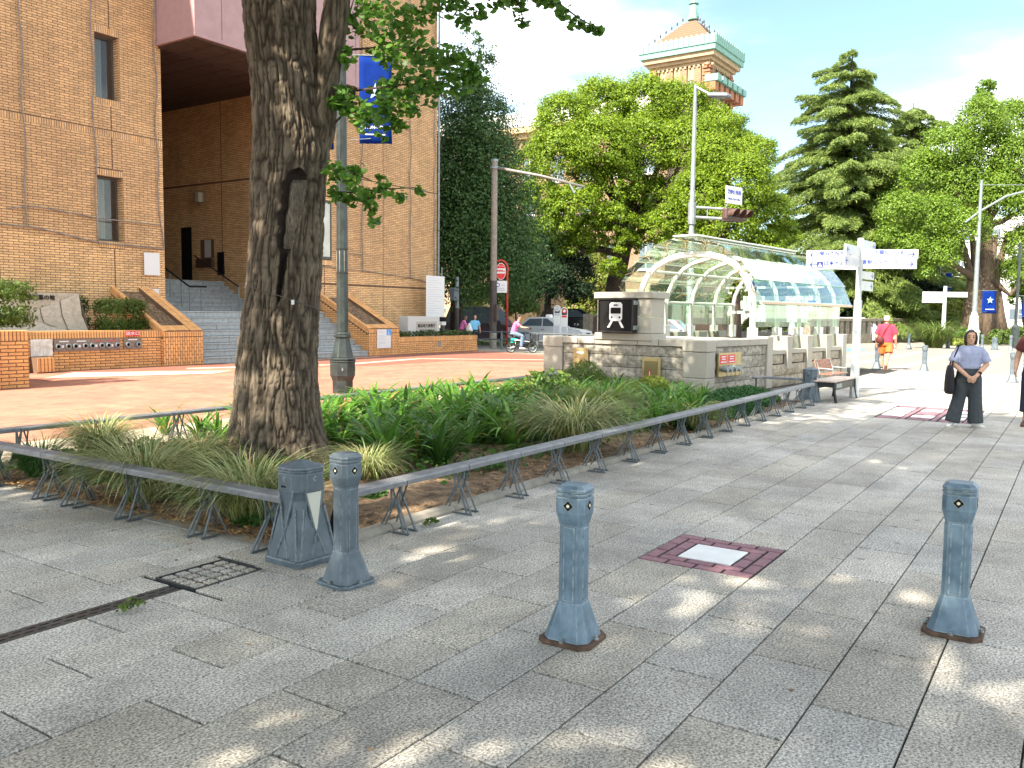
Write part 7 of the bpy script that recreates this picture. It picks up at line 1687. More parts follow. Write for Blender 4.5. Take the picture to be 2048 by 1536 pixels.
# ---------------------------------------------------------------- leaf cards for trees
def cards(name, cent, nrm_, L_, W_, parent, m, tan=None):
    n = len(cent); nr = nrm_/np.maximum(np.linalg.norm(nrm_,axis=1,keepdims=True),1e-6); t = rng.normal(size=(n,3)) if tan is None else tan.copy(); t -= nr*(t*nr).sum(1,keepdims=True); t /= np.linalg.norm(t,axis=1,keepdims=True); bt = np.cross(nr,t)
    L3, W3 = L_[:,None], W_[:,None]
    V = np.stack([cent-t*L3, cent+bt*W3-t*L3*.1, cent+t*L3, cent-bt*W3-t*L3*.1],1).reshape(-1,3)
    return np_obj(name, V, np.arange(4*n).reshape(n,4), m, parent)
def crown_points(lobes, n, clump=.16, per=34, shell=.62, up=.35):
    """leaves gathered in small clumps near the skin of each lobe"""
    A = np.array([l[3]**2 for l in lobes]); cnt = np.maximum(1,(n/per*A/A.sum()).astype(int)); P, Nn = [], []
    for (x,y,z,r),k in zip(lobes,cnt):
        d = rng.normal(size=(k,3)); d /= np.linalg.norm(d,axis=1,keepdims=True); d[:,2] = np.where(d[:,2]<-.55,-d[:,2],d[:,2])
        c = np.array([x,y,z])+d*r*np.array([1,1,.92])*(shell+(1-shell)*rng.random((k,1))**.7)
        sz = clump*r*rng.uniform(.6,1.5,(k,1,1)); off = rng.normal(size=(k,per,3))*sz*np.array([1,1,.7]); P.append((c[:,None,:]+off).reshape(-1,3))
        nn = off/np.maximum(np.linalg.norm(off,axis=2,keepdims=True),1e-5)*.7+d[:,None,:]*.5+rng.normal(size=off.shape)*.45+np.array([0,0,up]); Nn.append(nn.reshape(-1,3))
    return np.concatenate(P), np.concatenate(Nn)
def tree(name, label, base, lobes, n, size, leaf, trunk, bark='bark_far', limbs=6, group='trees along the street and in the park', cat='tree', clump=.16, per=34, shell=.62, asp=.55):
    t = thing(name, label, cat, base, 0, group); B = Vector(base)
    lb = [(l[0]-B.x,l[1]-B.y,l[2]-B.z,l[3]) for l in lobes]
    P, Nn = crown_points(lb, n, clump, per, shell); s = rng.uniform(size*.7,size*1.3,len(P)); cr_ = cards('crown', P, Nn, s, s*asp, t, leaf)
    if trunk:
        r0, top, path = trunk; b = MB(); pts = [Vector(p)-B for p in path]; b.tube(pts, [r0*1.25]+[r0*(1-.55*i/(len(pts)-1)) for i in range(1,len(pts))], 12); b.build('trunk', M_[bark], t, smooth=True)
        order = sorted(lb, key=lambda l: -l[3])[:limbs]
        for l in order:
            e = Vector(l[:3]); s0 = pts[-1]*(.55+.4*rnd.random())+pts[max(0,len(pts)-2)]*.0; s0 = pts[-2].lerp(pts[-1], rnd.uniform(.2,1.0)); m_ = s0.lerp(e,.5)+Vector((rnd.uniform(-.4,.4),rnd.uniform(-.4,.4),rnd.uniform(-.3,.6))); q = MB(); q.tube([s0,s0.lerp(m_,.5)+Vector((0,0,.15)),m_,e],[r0*.42,r0*.34,r0*.25,r0*.08],7); q.build('limb', M_[bark], t, smooth=True)
    return t
def LB(lst, jit=1.5):
    out = []
    for px,py,r_,D_ in lst:
        D2 = D_+rnd.uniform(-jit,jit); c = at(px,py,D2); out.append((c.x,c.y,c.z,r_/F*D2))
    return out
# crown of the near ginkgo above the frame, and unseen street trees, lobes placed for the shade they cast
A_l = [(6.3+math.cos(a)*q, 7.1+math.sin(a)*q, z, r_) for z,q,r_,a in [(7.6,1.2,1.1,.4),(7.8,1.3,1.1,2.0),(7.6,1.1,1.1,3.6),(7.7,1.2,1.0,5.2),(9.2,1.3,1.2,1.0),(9.4,1.3,1.2,2.7),(9.2,1.2,1.1,4.3),(9.4,1.2,1.1,5.9),(11,.9,1.2,.2),(11,.9,1.1,2.3),(11.2,.8,1.1,4.2),(12.6,.2,1.1,0),(8.8,2.9,1.1,1.5),(9.6,3.2,1.1,1.2),(10.6,2.6,1.1,1.6),(9.4,3.6,1.0,1.9),(11.4,2.6,1.0,1.3),(8.6,3.9,.9,1.5),(9.7,5.0,1.0,1.45),(10.6,4.9,1.0,1.65),(9.4,4.4,.9,1.75)]]
P, Nn = crown_points(A_l, 13000, .2, 30, .4); s = rng.uniform(.07,.12,len(P)); kind(cards('crown', P, Nn, s, s*.75, gk, LF['ginkgo']), 'stuff')
GAPS = [Vector(p) for p in ((10.2,5.4,.5),(11.6,7.6,.5),(9.2,8.2,.6),(12.8,6.4,.5))]
TOSUN = Vector((-SUN_TO[0]*math.cos(SUN_EL), -SUN_TO[1]*math.cos(SUN_EL), math.sin(SUN_EL)))
def clear_of_gaps(l):            # openings in the crowns where the photograph shows sun on the bed and the trunk
    return all(((Vector(l[:3])-g) - TOSUN*((Vector(l[:3])-g).dot(TOSUN))).length > l[3]*.75+.25 for g in GAPS)
def shade_tree(base, lobes, n, label):
    lobes = [l for l in lobes if clear_of_gaps(l) or (l[0] > 1 and l[1] > 7.8)]
    t = tree('street_tree', label, base, lobes, n, .15, LF['ginkgo'], (.3,0,[base,(base[0],base[1],3),(base[0],base[1],7),(base[0],base[1],9.5)]), limbs=5, clump=.22, per=26, shell=.3, asp=.8)
def blob(cx,cy,zs,rad,n,seed):
    q = random.Random(seed); return [(cx+q.uniform(-1,1)*rad, cy+q.uniform(-1,1)*rad, q.uniform(*zs), q.uniform(1.1,1.9)) for _ in range(n)]
shade_tree((-3.2,6.4,0), blob(-1.6,4.6,(6.5,11.5),3.6,22,1)+blob(1.6,3.4,(7.5,11),2.2,9,5)+blob(4.6,2.5,(7.8,11.2),1.7,10,8)+[(3.7,8.1,6.5,1.0),(2.5,8.5,7.7,1.1),(4.5,8.0,7.3,.9),(3.2,7.9,5.9,.7),(1.5,8.6,9.0,1.1)], 21000, 'unseen street tree left of the camera, its crown shaped to shade the near pavement')
shade_tree((-12.5,6.8,0), blob(-12,5.5,(6.5,12),3.8,18,2)+blob(-6.5,8.2,(7,11),2.6,18,12), 16000, 'unseen street tree farther left of the camera, its crown also placed for shade')
shade_tree((-4.5,-3.6,0), blob(-4.0,-2.0,(6.5,12),3.8,20,3), 10000, 'street tree behind the camera on the road side of the pavement')
# ---------------------------------------------------------------- trees across the road
dk = at(912,690,46); dk.z = 0
cone = []
for k in range(15):
    z = 3.5+k*.88; R_ = 4.0*(1-k/15.6)**.85+.2; m_ = 4 if k < 11 else 2
    for j in range(m_):
        a = j*2*math.pi/m_+k*.9; c = dk+Vector((VR.x*(.42+.04*k)+math.cos(a)*R_*.55, VR.y*(.42+.04*k)+math.sin(a)*R_*.55, z)); cone.append((c.x,c.y,c.z,R_*.62))
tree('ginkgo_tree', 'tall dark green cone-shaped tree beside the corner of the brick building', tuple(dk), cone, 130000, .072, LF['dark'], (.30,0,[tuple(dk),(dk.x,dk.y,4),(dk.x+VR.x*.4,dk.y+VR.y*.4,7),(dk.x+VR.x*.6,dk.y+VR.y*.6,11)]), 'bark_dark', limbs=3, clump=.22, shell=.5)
cbm = at(1228,650,60); cbm.z = 0
cam_l = LB([(1130,250,64,60),(1205,220,66,61),(1285,214,66,61),(1365,224,64,61),(1435,268,58,60),(1120,320,70,59),(1200,300,72,58),(1290,300,72,60),(1380,300,66,59),(1460,310,60,60),(1085,400,48,58),(1150,420,58,57),(1230,370,60,57),(1085,470,36,57),(1150,490,40,57),(1300,400,55,59),(1225,540,26,58),(1250,490,30,58),(1060,330,40,60),(1180,470,44,58),(1305,470,46,57.5),(1225,445,42,57.5),(1120,440,44,57),(1340,500,40,57),(1060,400,34,59)])
tree('camphor_tree', 'huge bright green camphor tree with a forked dark trunk, behind the train sign', tuple(cbm), cam_l, 190000, .085, LF['camphor'], (.78,0,[tuple(cbm),tuple(at(1232,560,60)),tuple(at(1248,500,60)),tuple(at(1265,440,60))]), 'bark_dark', limbs=9, clump=.12, per=70)
b = MB()
for path,r0 in ((((1245,510,59.6),(1200,498,58.8),(1140,505,57.5)),.30),(((1250,500,60),(1310,430,59.5),(1360,390,59)),.32),(((1255,470,60),(1215,420,59),(1180,400,58)),.28),(((1240,560,59.8),(1290,520,59),(1340,490,58)),.26)):
    b.tube([at(*p)-cbm for p in path], [r0,r0*.75,r0*.35], 8)
cam_root = [o for o in COL.objects if o.name.startswith('camphor_tree')][0]; b.build('limb', M_['bark_dark'], cam_root, smooth=True)
c2 = at(1470,660,52); c2.z = 0
tree('camphor_tree', 'bright green bushy camphor tree behind the street light and the traffic signal', tuple(c2), LB([(1400,400,62,52),(1480,370,62,52),(1530,430,50,51),(1450,450,60,51),(1375,470,45,51),(1520,500,46,51),(1570,470,32,52),(1440,530,52,51),(1500,560,46,51),(1560,540,36,52),(1430,320,50,53),(1510,310,42,54),(1340,440,34,52)]), 100000, .075, LF['camphor'], (.35,0,[tuple(c2),(c2.x,c2.y,3),(c2.x,c2.y,5.5)]), 'bark_dark', limbs=6, clump=.13, per=64)
sd = at(1098,660,60); sd.z = 0
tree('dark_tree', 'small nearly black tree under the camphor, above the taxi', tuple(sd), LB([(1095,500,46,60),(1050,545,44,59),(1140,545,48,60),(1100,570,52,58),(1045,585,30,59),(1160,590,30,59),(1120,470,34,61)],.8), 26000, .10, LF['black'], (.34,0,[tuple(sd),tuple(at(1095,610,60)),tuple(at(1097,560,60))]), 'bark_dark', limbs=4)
yt = at(1195,650,68); yt.z = 0
tree('yellow_green_tree', 'small yellowish tree in the sun left of the train sign', tuple(yt), LB([(1180,540,32,68),(1205,575,36,67),(1165,590,32,68),(1150,620,26,67),(1195,615,34,67),(1195,505,24,69)],.6), 13000, .10, LF['yellow'], (.16,0,[tuple(yt),tuple(at(1193,620,68)),tuple(at(1190,570,68))]), limbs=3)
s1 = at(955,680,55); s1.z = 0
tree('sunlit_shrub', 'sunlit yellow green shrub behind the pedestrians, left of the grey pole', tuple(s1), LB([(935,600,24,55),(960,590,24,55),(945,625,24,55),(925,630,18,54)],.5), 8000, .09, LF['yellow'], (.09,0,[tuple(s1),tuple(at(950,640,55)),tuple(at(948,600,55))]), limbs=3)
s1 = at(1030,680,57); s1.z = 0
tree('sunlit_shrub', 'sunlit yellow green shrub right of the grey pole, above the cyclist', tuple(s1), LB([(1010,600,26,57),(1035,590,24,57),(1030,620,22,57),(1060,615,18,57)],.5), 8000, .09, LF['hedge'], (.09,0,[tuple(s1),tuple(at(1032,640,57)),tuple(at(1030,600,57))]), limbs=3)
# cedar: drooping tiers
def cedar(name, label, base, hgt, Rmax, n_per, seed, dens=1.0, size=.13):
    t = thing(name, label, 'tree', base, 0, 'trees along the street and in the park'); q = random.Random(seed); P, Nn, Tn = [], [], []; lb = MB()
    for br in range(int(330*dens)):
        f = q.random()**.72; z = 1.6+(hgt-2.2)*(1-f) ; R_ = Rmax*(f**.44)+.2; a = q.uniform(0,2*math.pi); rl = R_*q.uniform(.5,1.15); k = int((rl*7+4)*n_per*.9); d = np.array([math.cos(a),math.sin(a),0]); side = np.array([-d[1],d[0],0])
        up_ = q.uniform(.0,.35); dr = q.uniform(.25,.5); u = rng.random(k)**.55; fan = (.20+.30*rl*np.minimum(u*1.3,1)*(1.1-u)); w = (rng.random(k)-.5)*2*fan
        zz = z+rl*(up_*u-dr*u*u)-np.abs(w)*.5+rng.normal(0,.06,k)-np.abs(rng.normal(0,.14,k))*u
        c = d[None]*(u*rl)[:,None]+side[None]*w[:,None]; c[:,2] = zz; P.append(c); Nn.append(rng.normal(size=(k,3))*.55+np.array([0,0,.9])+d[None]*.3); Tn.append(d[None]*1.0+side[None]*(w/np.maximum(fan,.05))[:,None]*.9+rng.normal(size=(k,3))*.35+np.array([0,0,-.35]))
        lb.tube([(0,0,z-.1),tuple(d*rl*.5+np.array([0,0,z+rl*(up_*.5-dr*.25)-.08])),tuple(d*rl*.92+np.array([0,0,z+rl*(up_*.92-dr*.85)-.05]))],[.06*f+.02,.04*f+.012,.008],4)
    P, Nn, Tn = np.concatenate(P), np.concatenate(Nn), np.concatenate(Tn); s = rng.uniform(size*.7,size*1.5,len(P)); cards('crown', P, Nn, s, s*.20, t, LF['cedar'], Tn)
    b = MB(); b.tube([(0,0,0),(0,0,hgt*.4),(0,0,hgt*.97)],[.5,.34,.04],10); b.build('trunk', M_['bark_dark'], t, smooth=True); lb.build('bough', M_['bark_dark'], t); return t
cd = at(1682,660,66); cd.z = 0
cedar('cedar_tree', 'big layered cedar with drooping boughs, right of the camphor', tuple(cd), at(1690,88,66).z, 8.1, 36, 4, size=.15)
cd2 = at(1805,660,74); cd2.z = 0
cedar('cedar_tree', 'second darker cedar standing behind and right of the big layered one', tuple(cd2), at(1800,190,74).z, 6.8, 30, 9, size=.17)
# far right ginkgo with a massive stem
g2 = at(1965,688,58); g2.z = 0
g2t = tree('ginkgo_tree', 'broad yellow green ginkgo with a massive many-stemmed trunk, at the right', tuple(g2), LB([(1960,240,44,58),(2020,250,52,59),(1900,300,50,58),(1975,310,58,58),(2050,320,55,58),(1850,350,46,57),(1915,380,58,57),(1990,390,60,57),(2060,410,55,57),(1800,420,40,56),(1860,440,50,56),(1780,475,30,56),(1930,460,46,56),(1820,500,34,56),(1880,510,40,56),(2050,490,44,57),(1972,175,18,58),(1965,205,22,58),(2100,380,60,58),(2030,545,34,58),(1850,545,22,56)],1.2), 120000, .078, LF['gink2'], (.75,0,[tuple(g2),tuple(at(1968,600,58)),tuple(at(1970,520,58)),tuple(at(1972,380,58))]), limbs=8, clump=.2)
b = MB()
for x,rr_ in ((-28,.42),(-14,.5),(16,.48),(30,.42),(4,.55)): b.tube([at(1966+x*1.35,690,57.6+abs(x)*.01)-g2, at(1966+x,630,57.7)-g2, at(1966+x*.8,560,57.8)-g2, at(1966+x*1.6,470,57.8)-g2],[rr_*1.15,rr_,rr_*.7,rr_*.3], 9)
for path in (((1955,560,57.6),(1900,525,57),(1840,500,56.4)),((1985,560,57.6),(2020,590,57.2),(2060,540,57)),((1960,470,57.8),(1925,400,57.2),(1900,360,57))): b.tube([at(*p)-g2 for p in path],[.26,.18,.07],7)
b.build('stem', M_['bark_far'], g2t, smooth=True)
g3 = at(2065,700,70); g3.z = 0
tree('ginkgo_tree', 'smaller ginkgo half outside the right edge, behind the massive one', tuple(g3), LB([(2060,560,40,70),(2100,500,50,70),(2040,600,20,70)]), 9000, .12, LF['gink2'], (.4,0,[tuple(g3),tuple(at(2052,640,70)),tuple(at(2046,570,70))]), limbs=3)
und = at(1780,650,66); und.z = 0
tree('evergreen_thicket', 'very dark evergreen shrubs in the shade behind the signpost and the park wall', tuple(und), LB([(1660,560,46,65),(1720,590,46,64),(1640,600,40,66),(1790,590,44,65),(1840,570,40,66),(1760,540,36,67),(1880,600,26,66),(1700,625,34,62),(1810,630,34,64)],1), 30000, .12, LF['black'], (.2,0,[tuple(und),tuple(at(1780,600,66)),tuple(at(1780,560,66))]), 'bark_dark', limbs=4, cat='shrubs')
hd = at(1880,650,63); hd.z = 0
tree('clipped_hedge', 'sunlit yellow green clipped mound of hedge behind the park wall', tuple(hd), LB([(1850,632,26,62),(1885,625,28,62),(1920,628,28,62),(1905,650,24,61),(1865,650,24,61)],.5), 12000, .07, LF['yellow'], None, cat='hedge')
hd = at(1575,640,60); hd.z = 0
tree('background_shrub', 'green shrubs behind the glass canopy, under the camphor', tuple(hd), LB([(1560,600,30,58),(1600,590,30,60),(1520,610,26,57),(1330,590,30,62),(1380,600,30,62),(1440,610,28,62)],1), 12000, .10, LF['camphor_low'], None, cat='shrubs')
# ---------------------------------------------------------------- arching blades: grasses and strap leaves
def blades(n, L_, w, ph0, ph1, S_, rbase, v=0, droop=None):
    Ln = rng.uniform(*L_, n); az = rng.uniform(0,2*np.pi,n); a0 = np.radians(rng.uniform(*ph0,n)); a1 = np.radians(rng.uniform(*ph1,n)); r0 = rbase*np.sqrt(rng.random(n)); ab = az+rng.normal(0,.5,n)
    t = np.linspace(0,1,S_+1); ph = a0[:,None]+(a1-a0)[:,None]*t[None]**1.3; ds = Ln[:,None]/S_
    rad = np.cumsum(np.concatenate([np.zeros((n,1)),np.sin(ph[:,:-1])*ds],1),1); z = np.cumsum(np.concatenate([np.zeros((n,1)),np.cos(ph[:,:-1])*ds],1),1)
    sw = rng.normal(0,.06,n)[:,None]*t[None]**2
    dx, dy = np.cos(az)[:,None], np.sin(az)[:,None]
    x = (r0*np.cos(ab))[:,None]+rad*dx-sw*dy; y = (r0*np.sin(ab))[:,None]+rad*dy+sw*dx; z = np.maximum(z,.012)
    wd = w*rng.uniform(.75,1.2,n)[:,None]*np.clip(np.minimum(.55+t*3,(1-t)*3.2+.03),0,1)[None]*.5
    C = np.stack([x,y,z],-1); sd_ = np.stack([-dy*np.ones_like(x),dx*np.ones_like(x),np.zeros_like(x)],-1)
    k = 3 if v else 2
    cols = [C-sd_*wd[...,None], C+sd_*wd[...,None]] if not v else [C-sd_*wd[...,None], C-np.stack([np.zeros_like(x)]*2+[wd*v],-1), C+sd_*wd[...,None]]
    V = np.stack(cols,2).reshape(-1,3); i = np.arange(n)[:,None,None]*(S_+1)*k+np.arange(S_)[None,:,None]*k+np.arange(k-1)[None,None,:]
    return V, np.stack([i,i+1,i+1+k,i+k],-1).reshape(-1,4)
def grass_proto(n, L_, w, m, rb=.10, ph0=(2,34), ph1=(112,168)):
    V, Q = blades(n, L_, w, ph0, ph1, 7, rb); Fm = np.repeat(rng.random(n) < .38, 7).astype(int); return V, Q, Fm
protos = [grass_proto(900,(.55,.98),.0075,None,.13), grass_proto(800,(.5,.9),.0075,None,.12), grass_proto(1050,(.6,1.08),.0075,None,.16)]
def grass(label, x, y, s, k, mats_=('grass1','grass2'), zs=1.0, name='ornamental_grass', group='clumps of ornamental grass in the bed'):
    t = thing(name, label, 'grass clump', (x,y,.01), rnd.uniform(0,6), group); V, Q, Fm = protos[k]
    o = np_obj('blades', V*np.array([s,s,s*zs]), Q, [LF[mats_[0]],LF[mats_[1]]], t, Fm, smooth=True); return kind(o,'stuff')
for px,py,s,k,l in ((200,925,.95,0,'pale arching grass clump behind the left rail, nearest the back rail'),(290,1005,1.0,2,'pale arching grass clump spilling under the left rail, in the middle of that rail'),(395,945,.85,1,'pale arching grass clump left of the foot of the big trunk, behind the left rail'),(500,1045,.95,2,'pale arching grass clump under the left rail beside the wide corner post'),(735,965,.75,1,'wispy grass clump just right of the foot of the trunk, behind the slim grey bollard'),
                    (1150,905,1.2,2,'big pale fountain of grass behind the right-hand rail, nearest the rail'),(1195,855,1.15,2,'yellow green fountain of grass behind the big pale one by the right-hand rail'),(1400,862,.75,0,'small grass clump spilling over the right-hand rail farther along'),(60,965,.8,1,'dark low grass clump at the far left end of the bed')):
    g_ = ground_at(px,py); grass(l, max(4.35,g_.x), max(4.6,g_.y), s, k, ('cover2','cover') if 'dark' in l else (('grass1','grass2') if 'yellow' not in l else ('yellow','grass2')), 1.0 if k != 2 else .95)
# dry blades fallen round the grasses
ap = []
for _ in range(7): ap.append(blades(40, (.45,.88), .042, (2,38), (75,150), 9, .07, v=.3))
def strap(x, y, s, k, label, m='aga', group='strap-leaved plants in the bed'):
    t = thing('agapanthus', label, 'plant', (x,y,.01), rnd.uniform(0,6), group); V, Q = ap[k]; key = (k,m)
    if key not in strap.c: strap.c[key] = np_obj('leaves', V, Q, LF[m], t, smooth=True); o = strap.c[key]
    else: o = strap.c[key].copy(); COL.objects.link(o); o.parent = t
    o.scale = (s,s,s*rnd.uniform(.9,1.12)); return kind(o,'stuff')
strap.c = {}
pts = []
for k in range(9000):
    x, y = rnd.uniform(6.6,16.7), rnd.uniform(4.85,8.95)
    if x < 7.0 and y > 7.6: continue
    if (x-6.25)**2+(y-7.1)**2 < 1.0: continue
    if x > 13.4 and y > 8.3: continue
    if 12.6 < x < 16.8 and y < 6.0: continue
    if x < 8.7 and y < 6.0 : continue
    if (x-9.6)**2+(y-5.3)**2 < .9 or (x-10.7)**2+(y-5.9)**2 < .5: continue
    if all((x-a)**2+(y-b_)**2 > .17 for a,b_ in pts): pts.append((x,y))
    if len(pts) > 150: break
for i,(x,y) in enumerate(pts): strap(x, y, rnd.uniform(.85,1.15)*(1 if x < 12.8 else .68), i%7, 'dark green strap-leaved plant in the dense mass filling the planting bed')
g_ = ground_at(880,935); strap(g_.x, g_.y, 1.0, 2, 'pale green strap-leaved plant standing alone near the right-hand rail', 'cover'); strap(g_.x+.25,g_.y+.35,.95,4,'second strap-leaved plant close behind the pale green one near the rail')
for px,py in ((400,880),(440,890),(330,870)):
    g_ = ground_at(px,py); strap(g_.x,g_.y,.7,3,'small strap-leaved plant left of the big trunk')
# ground cover, juniper, ivy, shrubs
def patch(name, label, cat, pts_fn, n, size, m, asp=.6, up=.8, stuff=False):
    P = np.array([pts_fn() for _ in range(n)]); Nn = rng.normal(size=P.shape)*.6+np.array([0,0,up]); s = rng.uniform(size*.6,size*1.3,n)
    c = P.mean(0); c[2] = 0
    if stuff: o = cards(name, P, Nn, s, s*asp, None, LF[m]); return kind(o,'stuff')
    t = thing(name, label, cat, tuple(c)); o = cards('leaves', P-c, Nn, s, s*asp, t, LF[m]); kind(o,'stuff'); return t
def disc_fn(cx, cy, rx, ry, h0):
    def f():
        a, q = rnd.uniform(0,6.283), math.sqrt(rnd.random()); return (cx+rx*q*math.cos(a), cy+ry*q*math.sin(a), .02+h0*(1-q*q*.7)*rnd.random()**.6)
    return f
patch('ground_cover', None, None, lambda: (rnd.uniform(4.4,6.0), rnd.uniform(6.0,9.1), .02+.17*rnd.random()), 5200, .035, 'cover', .7, stuff=True)
patch('ground_cover', None, None, lambda: (rnd.uniform(6.3,16.8), rnd.uniform(4.9,9.1), .02+.13*rnd.random()), 9000, .035, 'cover', .7, stuff=True)
kb_ = [(14.2,5.0,1.0,.55,.30),(15.3,5.25,1.1,.65,.34),(16.2,5.3,.8,.6,.32),(13.4,4.85,.5,.35,.22)]
for cx,cy,rx,ry,h0 in kb_:
    patch('juniper', 'low feathery juniper mat between the right-hand rail and the stone wall', 'shrub', disc_fn(cx,cy,rx,ry,h0), 3600, .05, 'cover2', .22, .5)['group'] = 'juniper mats by the stone wall'
c = ground_at(1215,790)
patch('feathery_shrub', 'soft feathery green shrub in front of the brass box on the stone wall', 'shrub', disc_fn(15.7,8.6,.8,.5,.72), 4200, .05, 'hedge', .18, .3)
patch('leafy_shrub', 'broad-leaved shrub among the strap-leaved plants, nearest the stone wall', 'shrub', disc_fn(12.3,7.4,.9,.7,.75), 1500, .055, 'hedge', .55, .5)
patch('leafy_shrub', 'reddish green shrub in front of the hydrant box', 'shrub', disc_fn(15.6,7.0,.75,.45,.46), 2400, .04, 'yellow', .5, .5)
patch('leafy_shrub', 'light green low shrub near the right-hand rail, left of the big pale grass', 'shrub', disc_fn(9.3,6.2,.8,.5,.5), 1300, .05, 'camphor_low', .55, .5)
for px,py,l in ((1295,858,'pink flowering low plant behind the right-hand rail'),):
    g_ = ground_at(px,py); t = patch('flower_clump', l, 'flowers', disc_fn(g_.x,g_.y+.1,.45,.3,.22), 700, .03, 'cover', .7); P = np.array([disc_fn(0,0,.42,.28,.24)() for _ in range(60)]); o = cards('petals', P+np.array([0,.0,.03]), rng.normal(size=P.shape)*.4+np.array([0,0,1]), np.full(60,.022), np.full(60,.02), t, LF['flower']); kind(o,'stuff')
for px,py,r_,l in ((745,1005,.16,'small bright green tuft on bare soil, right of the slim grey bollard'),(975,940,.22,'small green weed behind the right-hand rail by the bare soil'),(1040,915,.2,'small green weed beside the pale grass by the right-hand rail'),(520,1050,.22,'leafy weed at the foot of the wide corner post'),(1370,860,.2,'grey green low tuft behind the right-hand rail')):
    g_ = ground_at(px,py); patch('weed', l, 'weed', disc_fn(max(g_.x,4.3),max(g_.y,4.45),r_,r_*.8,.13), 420, .022, 'cover', .6)['group'] = 'small weeds in the bed'
for px,py,l in ((262,1222,'green weed growing out of the channel drain'),(570,1074,'tiny weed in the kerb joint by the slim bollard') if 0 else (862,1052,'tiny weed in the kerb joint behind the rail')):
    g_ = ground_at(px,py); patch('weed', l, 'weed', disc_fn(g_.x,g_.y,.09,.03,.05), 70, .018, 'hedge', .6)['group'] = 'small weeds in the paving'
# fallen leaves
P = np.array([(rnd.uniform(4.1,17),4.33+abs(rnd.gauss(0,.55)),.045) for _ in range(2200)]+[(3.98+abs(rnd.gauss(0,.3)),rnd.uniform(4.3,9.2),.04) for _ in range(2400)]); kind(cards('leaf_litter', P, rng.normal(size=P.shape)*.35+np.array([0,0,1]), rng.uniform(.012,.03,len(P)), rng.uniform(.005,.014,len(P)), None, LF['litter']),'stuff')
P = np.array([(rnd.uniform(2.3,14),rnd.uniform(.4,4.1),.004) for _ in range(46)]+[(3.9-abs(rnd.gauss(0,.35)),rnd.uniform(4.5,8.5),.004) for _ in range(60)]); kind(cards('fallen_leaves', P, rng.normal(size=P.shape)*.12+np.array([0,0,1]), rng.uniform(.008,.022,len(P)), rng.uniform(.006,.014,len(P)), None, LF['litter']),'stuff')
# clipped bushes by the building
def bush(name, label, c, d, n, size, m, stem=True):
    t = thing(name, label, 'bush', c, 0, 'clipped bushes by the brick building')
    q = rng.normal(size=(n,3)); q = np.sign(q)*np.abs(q)**.55; q /= np.max(np.abs(q),axis=1,keepdims=True)**.75; q *= np.array(d)/2*(.72+.28*rng.random((n,1))); q += rng.normal(0,.025,q.shape)
    Nn = q/np.linalg.norm(q,axis=1,keepdims=True)+rng.normal(size=q.shape)*.5; s = rng.uniform(size*.6,size*1.3,n); q[:,2] += d[2]*.62
    kind(cards('leaves', q, Nn, s, s*.55, t, LF[m]),'stuff')
    if stem:
        for k in range(4):
            b = MB(); x = (k-1.5)*d[0]*.16; b.tube([(x*.5,0,0),(x,.03,d[2]*.4)],[.025,.015],5); b.build('stem', M_['hedge_stem'], t)
bush('clipped_bush', 'round-topped green bush left of the sloping brick wall', (14.76,23.5,.86), (1.3,.8,.95), 5200, .042, 'hedge')
bush('clipped_bush', 'tall clipped bush on the brick pillar at the left edge', (9.05,19.4,1.18), (1.6,1.3,.92), 6500, .042, 'hedge')
bush('clipped_bush', 'thin dark shrub between the memorial stone and the green bush', (13.95,24.3,.86), (.5,.45,1.0), 1100, .045, 'dark')
for k in range(1):
    patch('ivy', 'variegated ivy filling the planter around the stone sign', 'ivy', lambda: (rnd.uniform(26.1,31.3), rnd.uniform(22.62,24.6), .56+.33*rnd.random()), 4200, .06, 'ivy', .7)
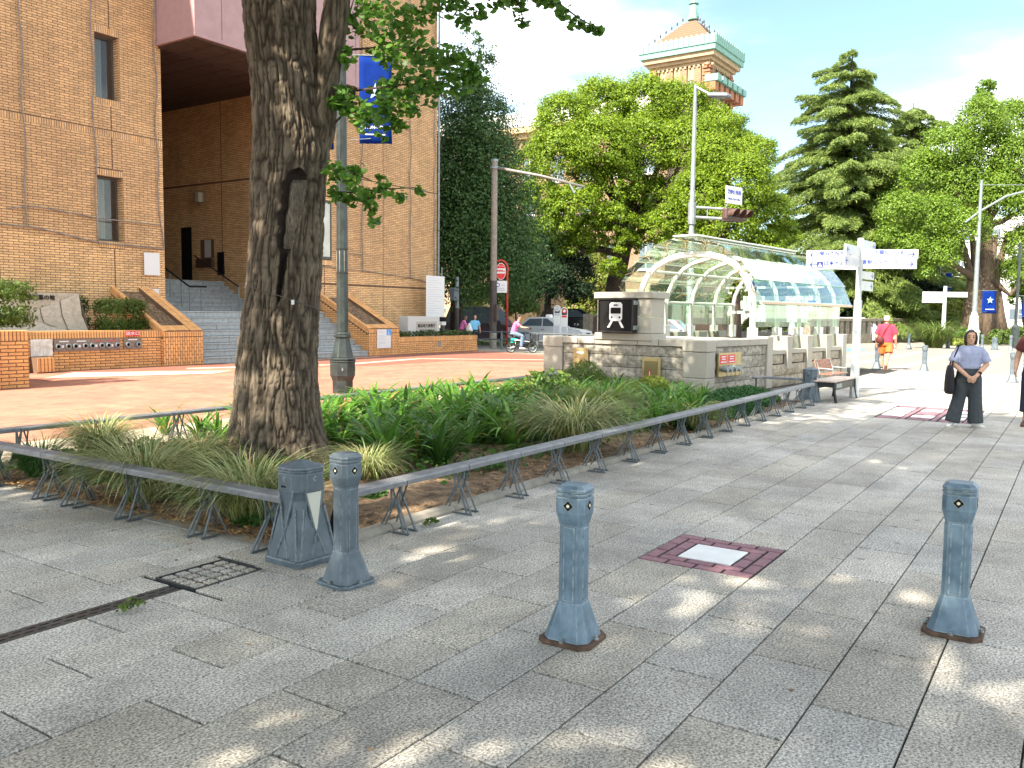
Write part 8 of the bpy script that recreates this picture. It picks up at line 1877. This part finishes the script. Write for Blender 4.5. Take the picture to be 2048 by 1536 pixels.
# planting across the road at the right
fgp = frame_p(53.5,26.2)
grass('green fountain of ornamental grass across the road, right of the man in red', *(ground_at(1868,697).xy), 2.6, 2, ('hedge','grass2'), 1.0, group='planting across the road')
def farbush(px,py,D_,r_,m,l):
    b0 = at(px,py,D_); b0.z = 0; tree('low_bush', l, tuple(b0), LB([(px-12,py-r_*.55,r_*.75,D_),(px+10,py-r_*.5,r_*.8,D_),(px,py-r_*.8,r_*.7,D_)],.3), 2600, .06, LF[m], None, cat='bush', group='planting across the road')
farbush(1895,700,53.5,18,'yellow','yellow leafy bush across the road, below the far signpost'); farbush(1925,702,53.3,16,'yellow','second yellow leafy bush left of the standing woman'); farbush(2000,690,55,22,'hedge','green bush at the foot of the far ginkgo, right of the woman'); farbush(2035,684,56,22,'hedge','green bush at the right edge by the far rail fence'); farbush(1935,680,57,18,'camphor_low','green bush behind the standing woman'); farbush(1370,672,47,10,'hedge','weedy tuft on the median') if 0 else None
w_ = frame_p(44.5,3.9); patch('weed', 'tall weeds on the median strip in front of the taxi', 'weed', disc_fn(w_.x,w_.y,1.0,1.6,.55), 1100, .06, 'hedge', .3)['group'] = 'weeds along the median'
w_ = frame_p(44.5,-1.0); patch('weed', 'low weeds on the median strip behind the cyclist', 'weed', disc_fn(w_.x,w_.y,.8,3.0,.30), 1100, .06, 'camphor_low', .3)['group'] = 'weeds along the median'
# bare earth troughs carry dry twigs
b = MB()
for x0 in (15.62,24.36):
    for _ in range(60):
        u = rnd.random(); y = 22.9+u*2.1; z = 1.07+.504*(y-22.5)-.14; x = x0+rnd.random()*.72; a = rnd.uniform(0,3.1); b.tube([(x,y,z+.01),(x+.12*math.cos(a),y+.12*math.sin(a),z+.03+.06*math.sin(a))],.006,3)
kind(b.build('dry_twigs', M_['hedge_stem']), 'stuff')

# lettering becomes plain mesh objects
bpy.context.view_layer.update()
dg = bpy.context.evaluated_depsgraph_get()
for o in [o for o in COL.objects if o.type == 'FONT']:
    me = bpy.data.meshes.new_from_object(o.evaluated_get(dg)); n = bpy.data.objects.new('lettering', me); COL.objects.link(n)
    n.parent = o.parent; n.matrix_local = o.matrix_basis.copy()
    if not me.materials: me.materials.append(o.data.materials[0])
    bpy.data.objects.remove(o)
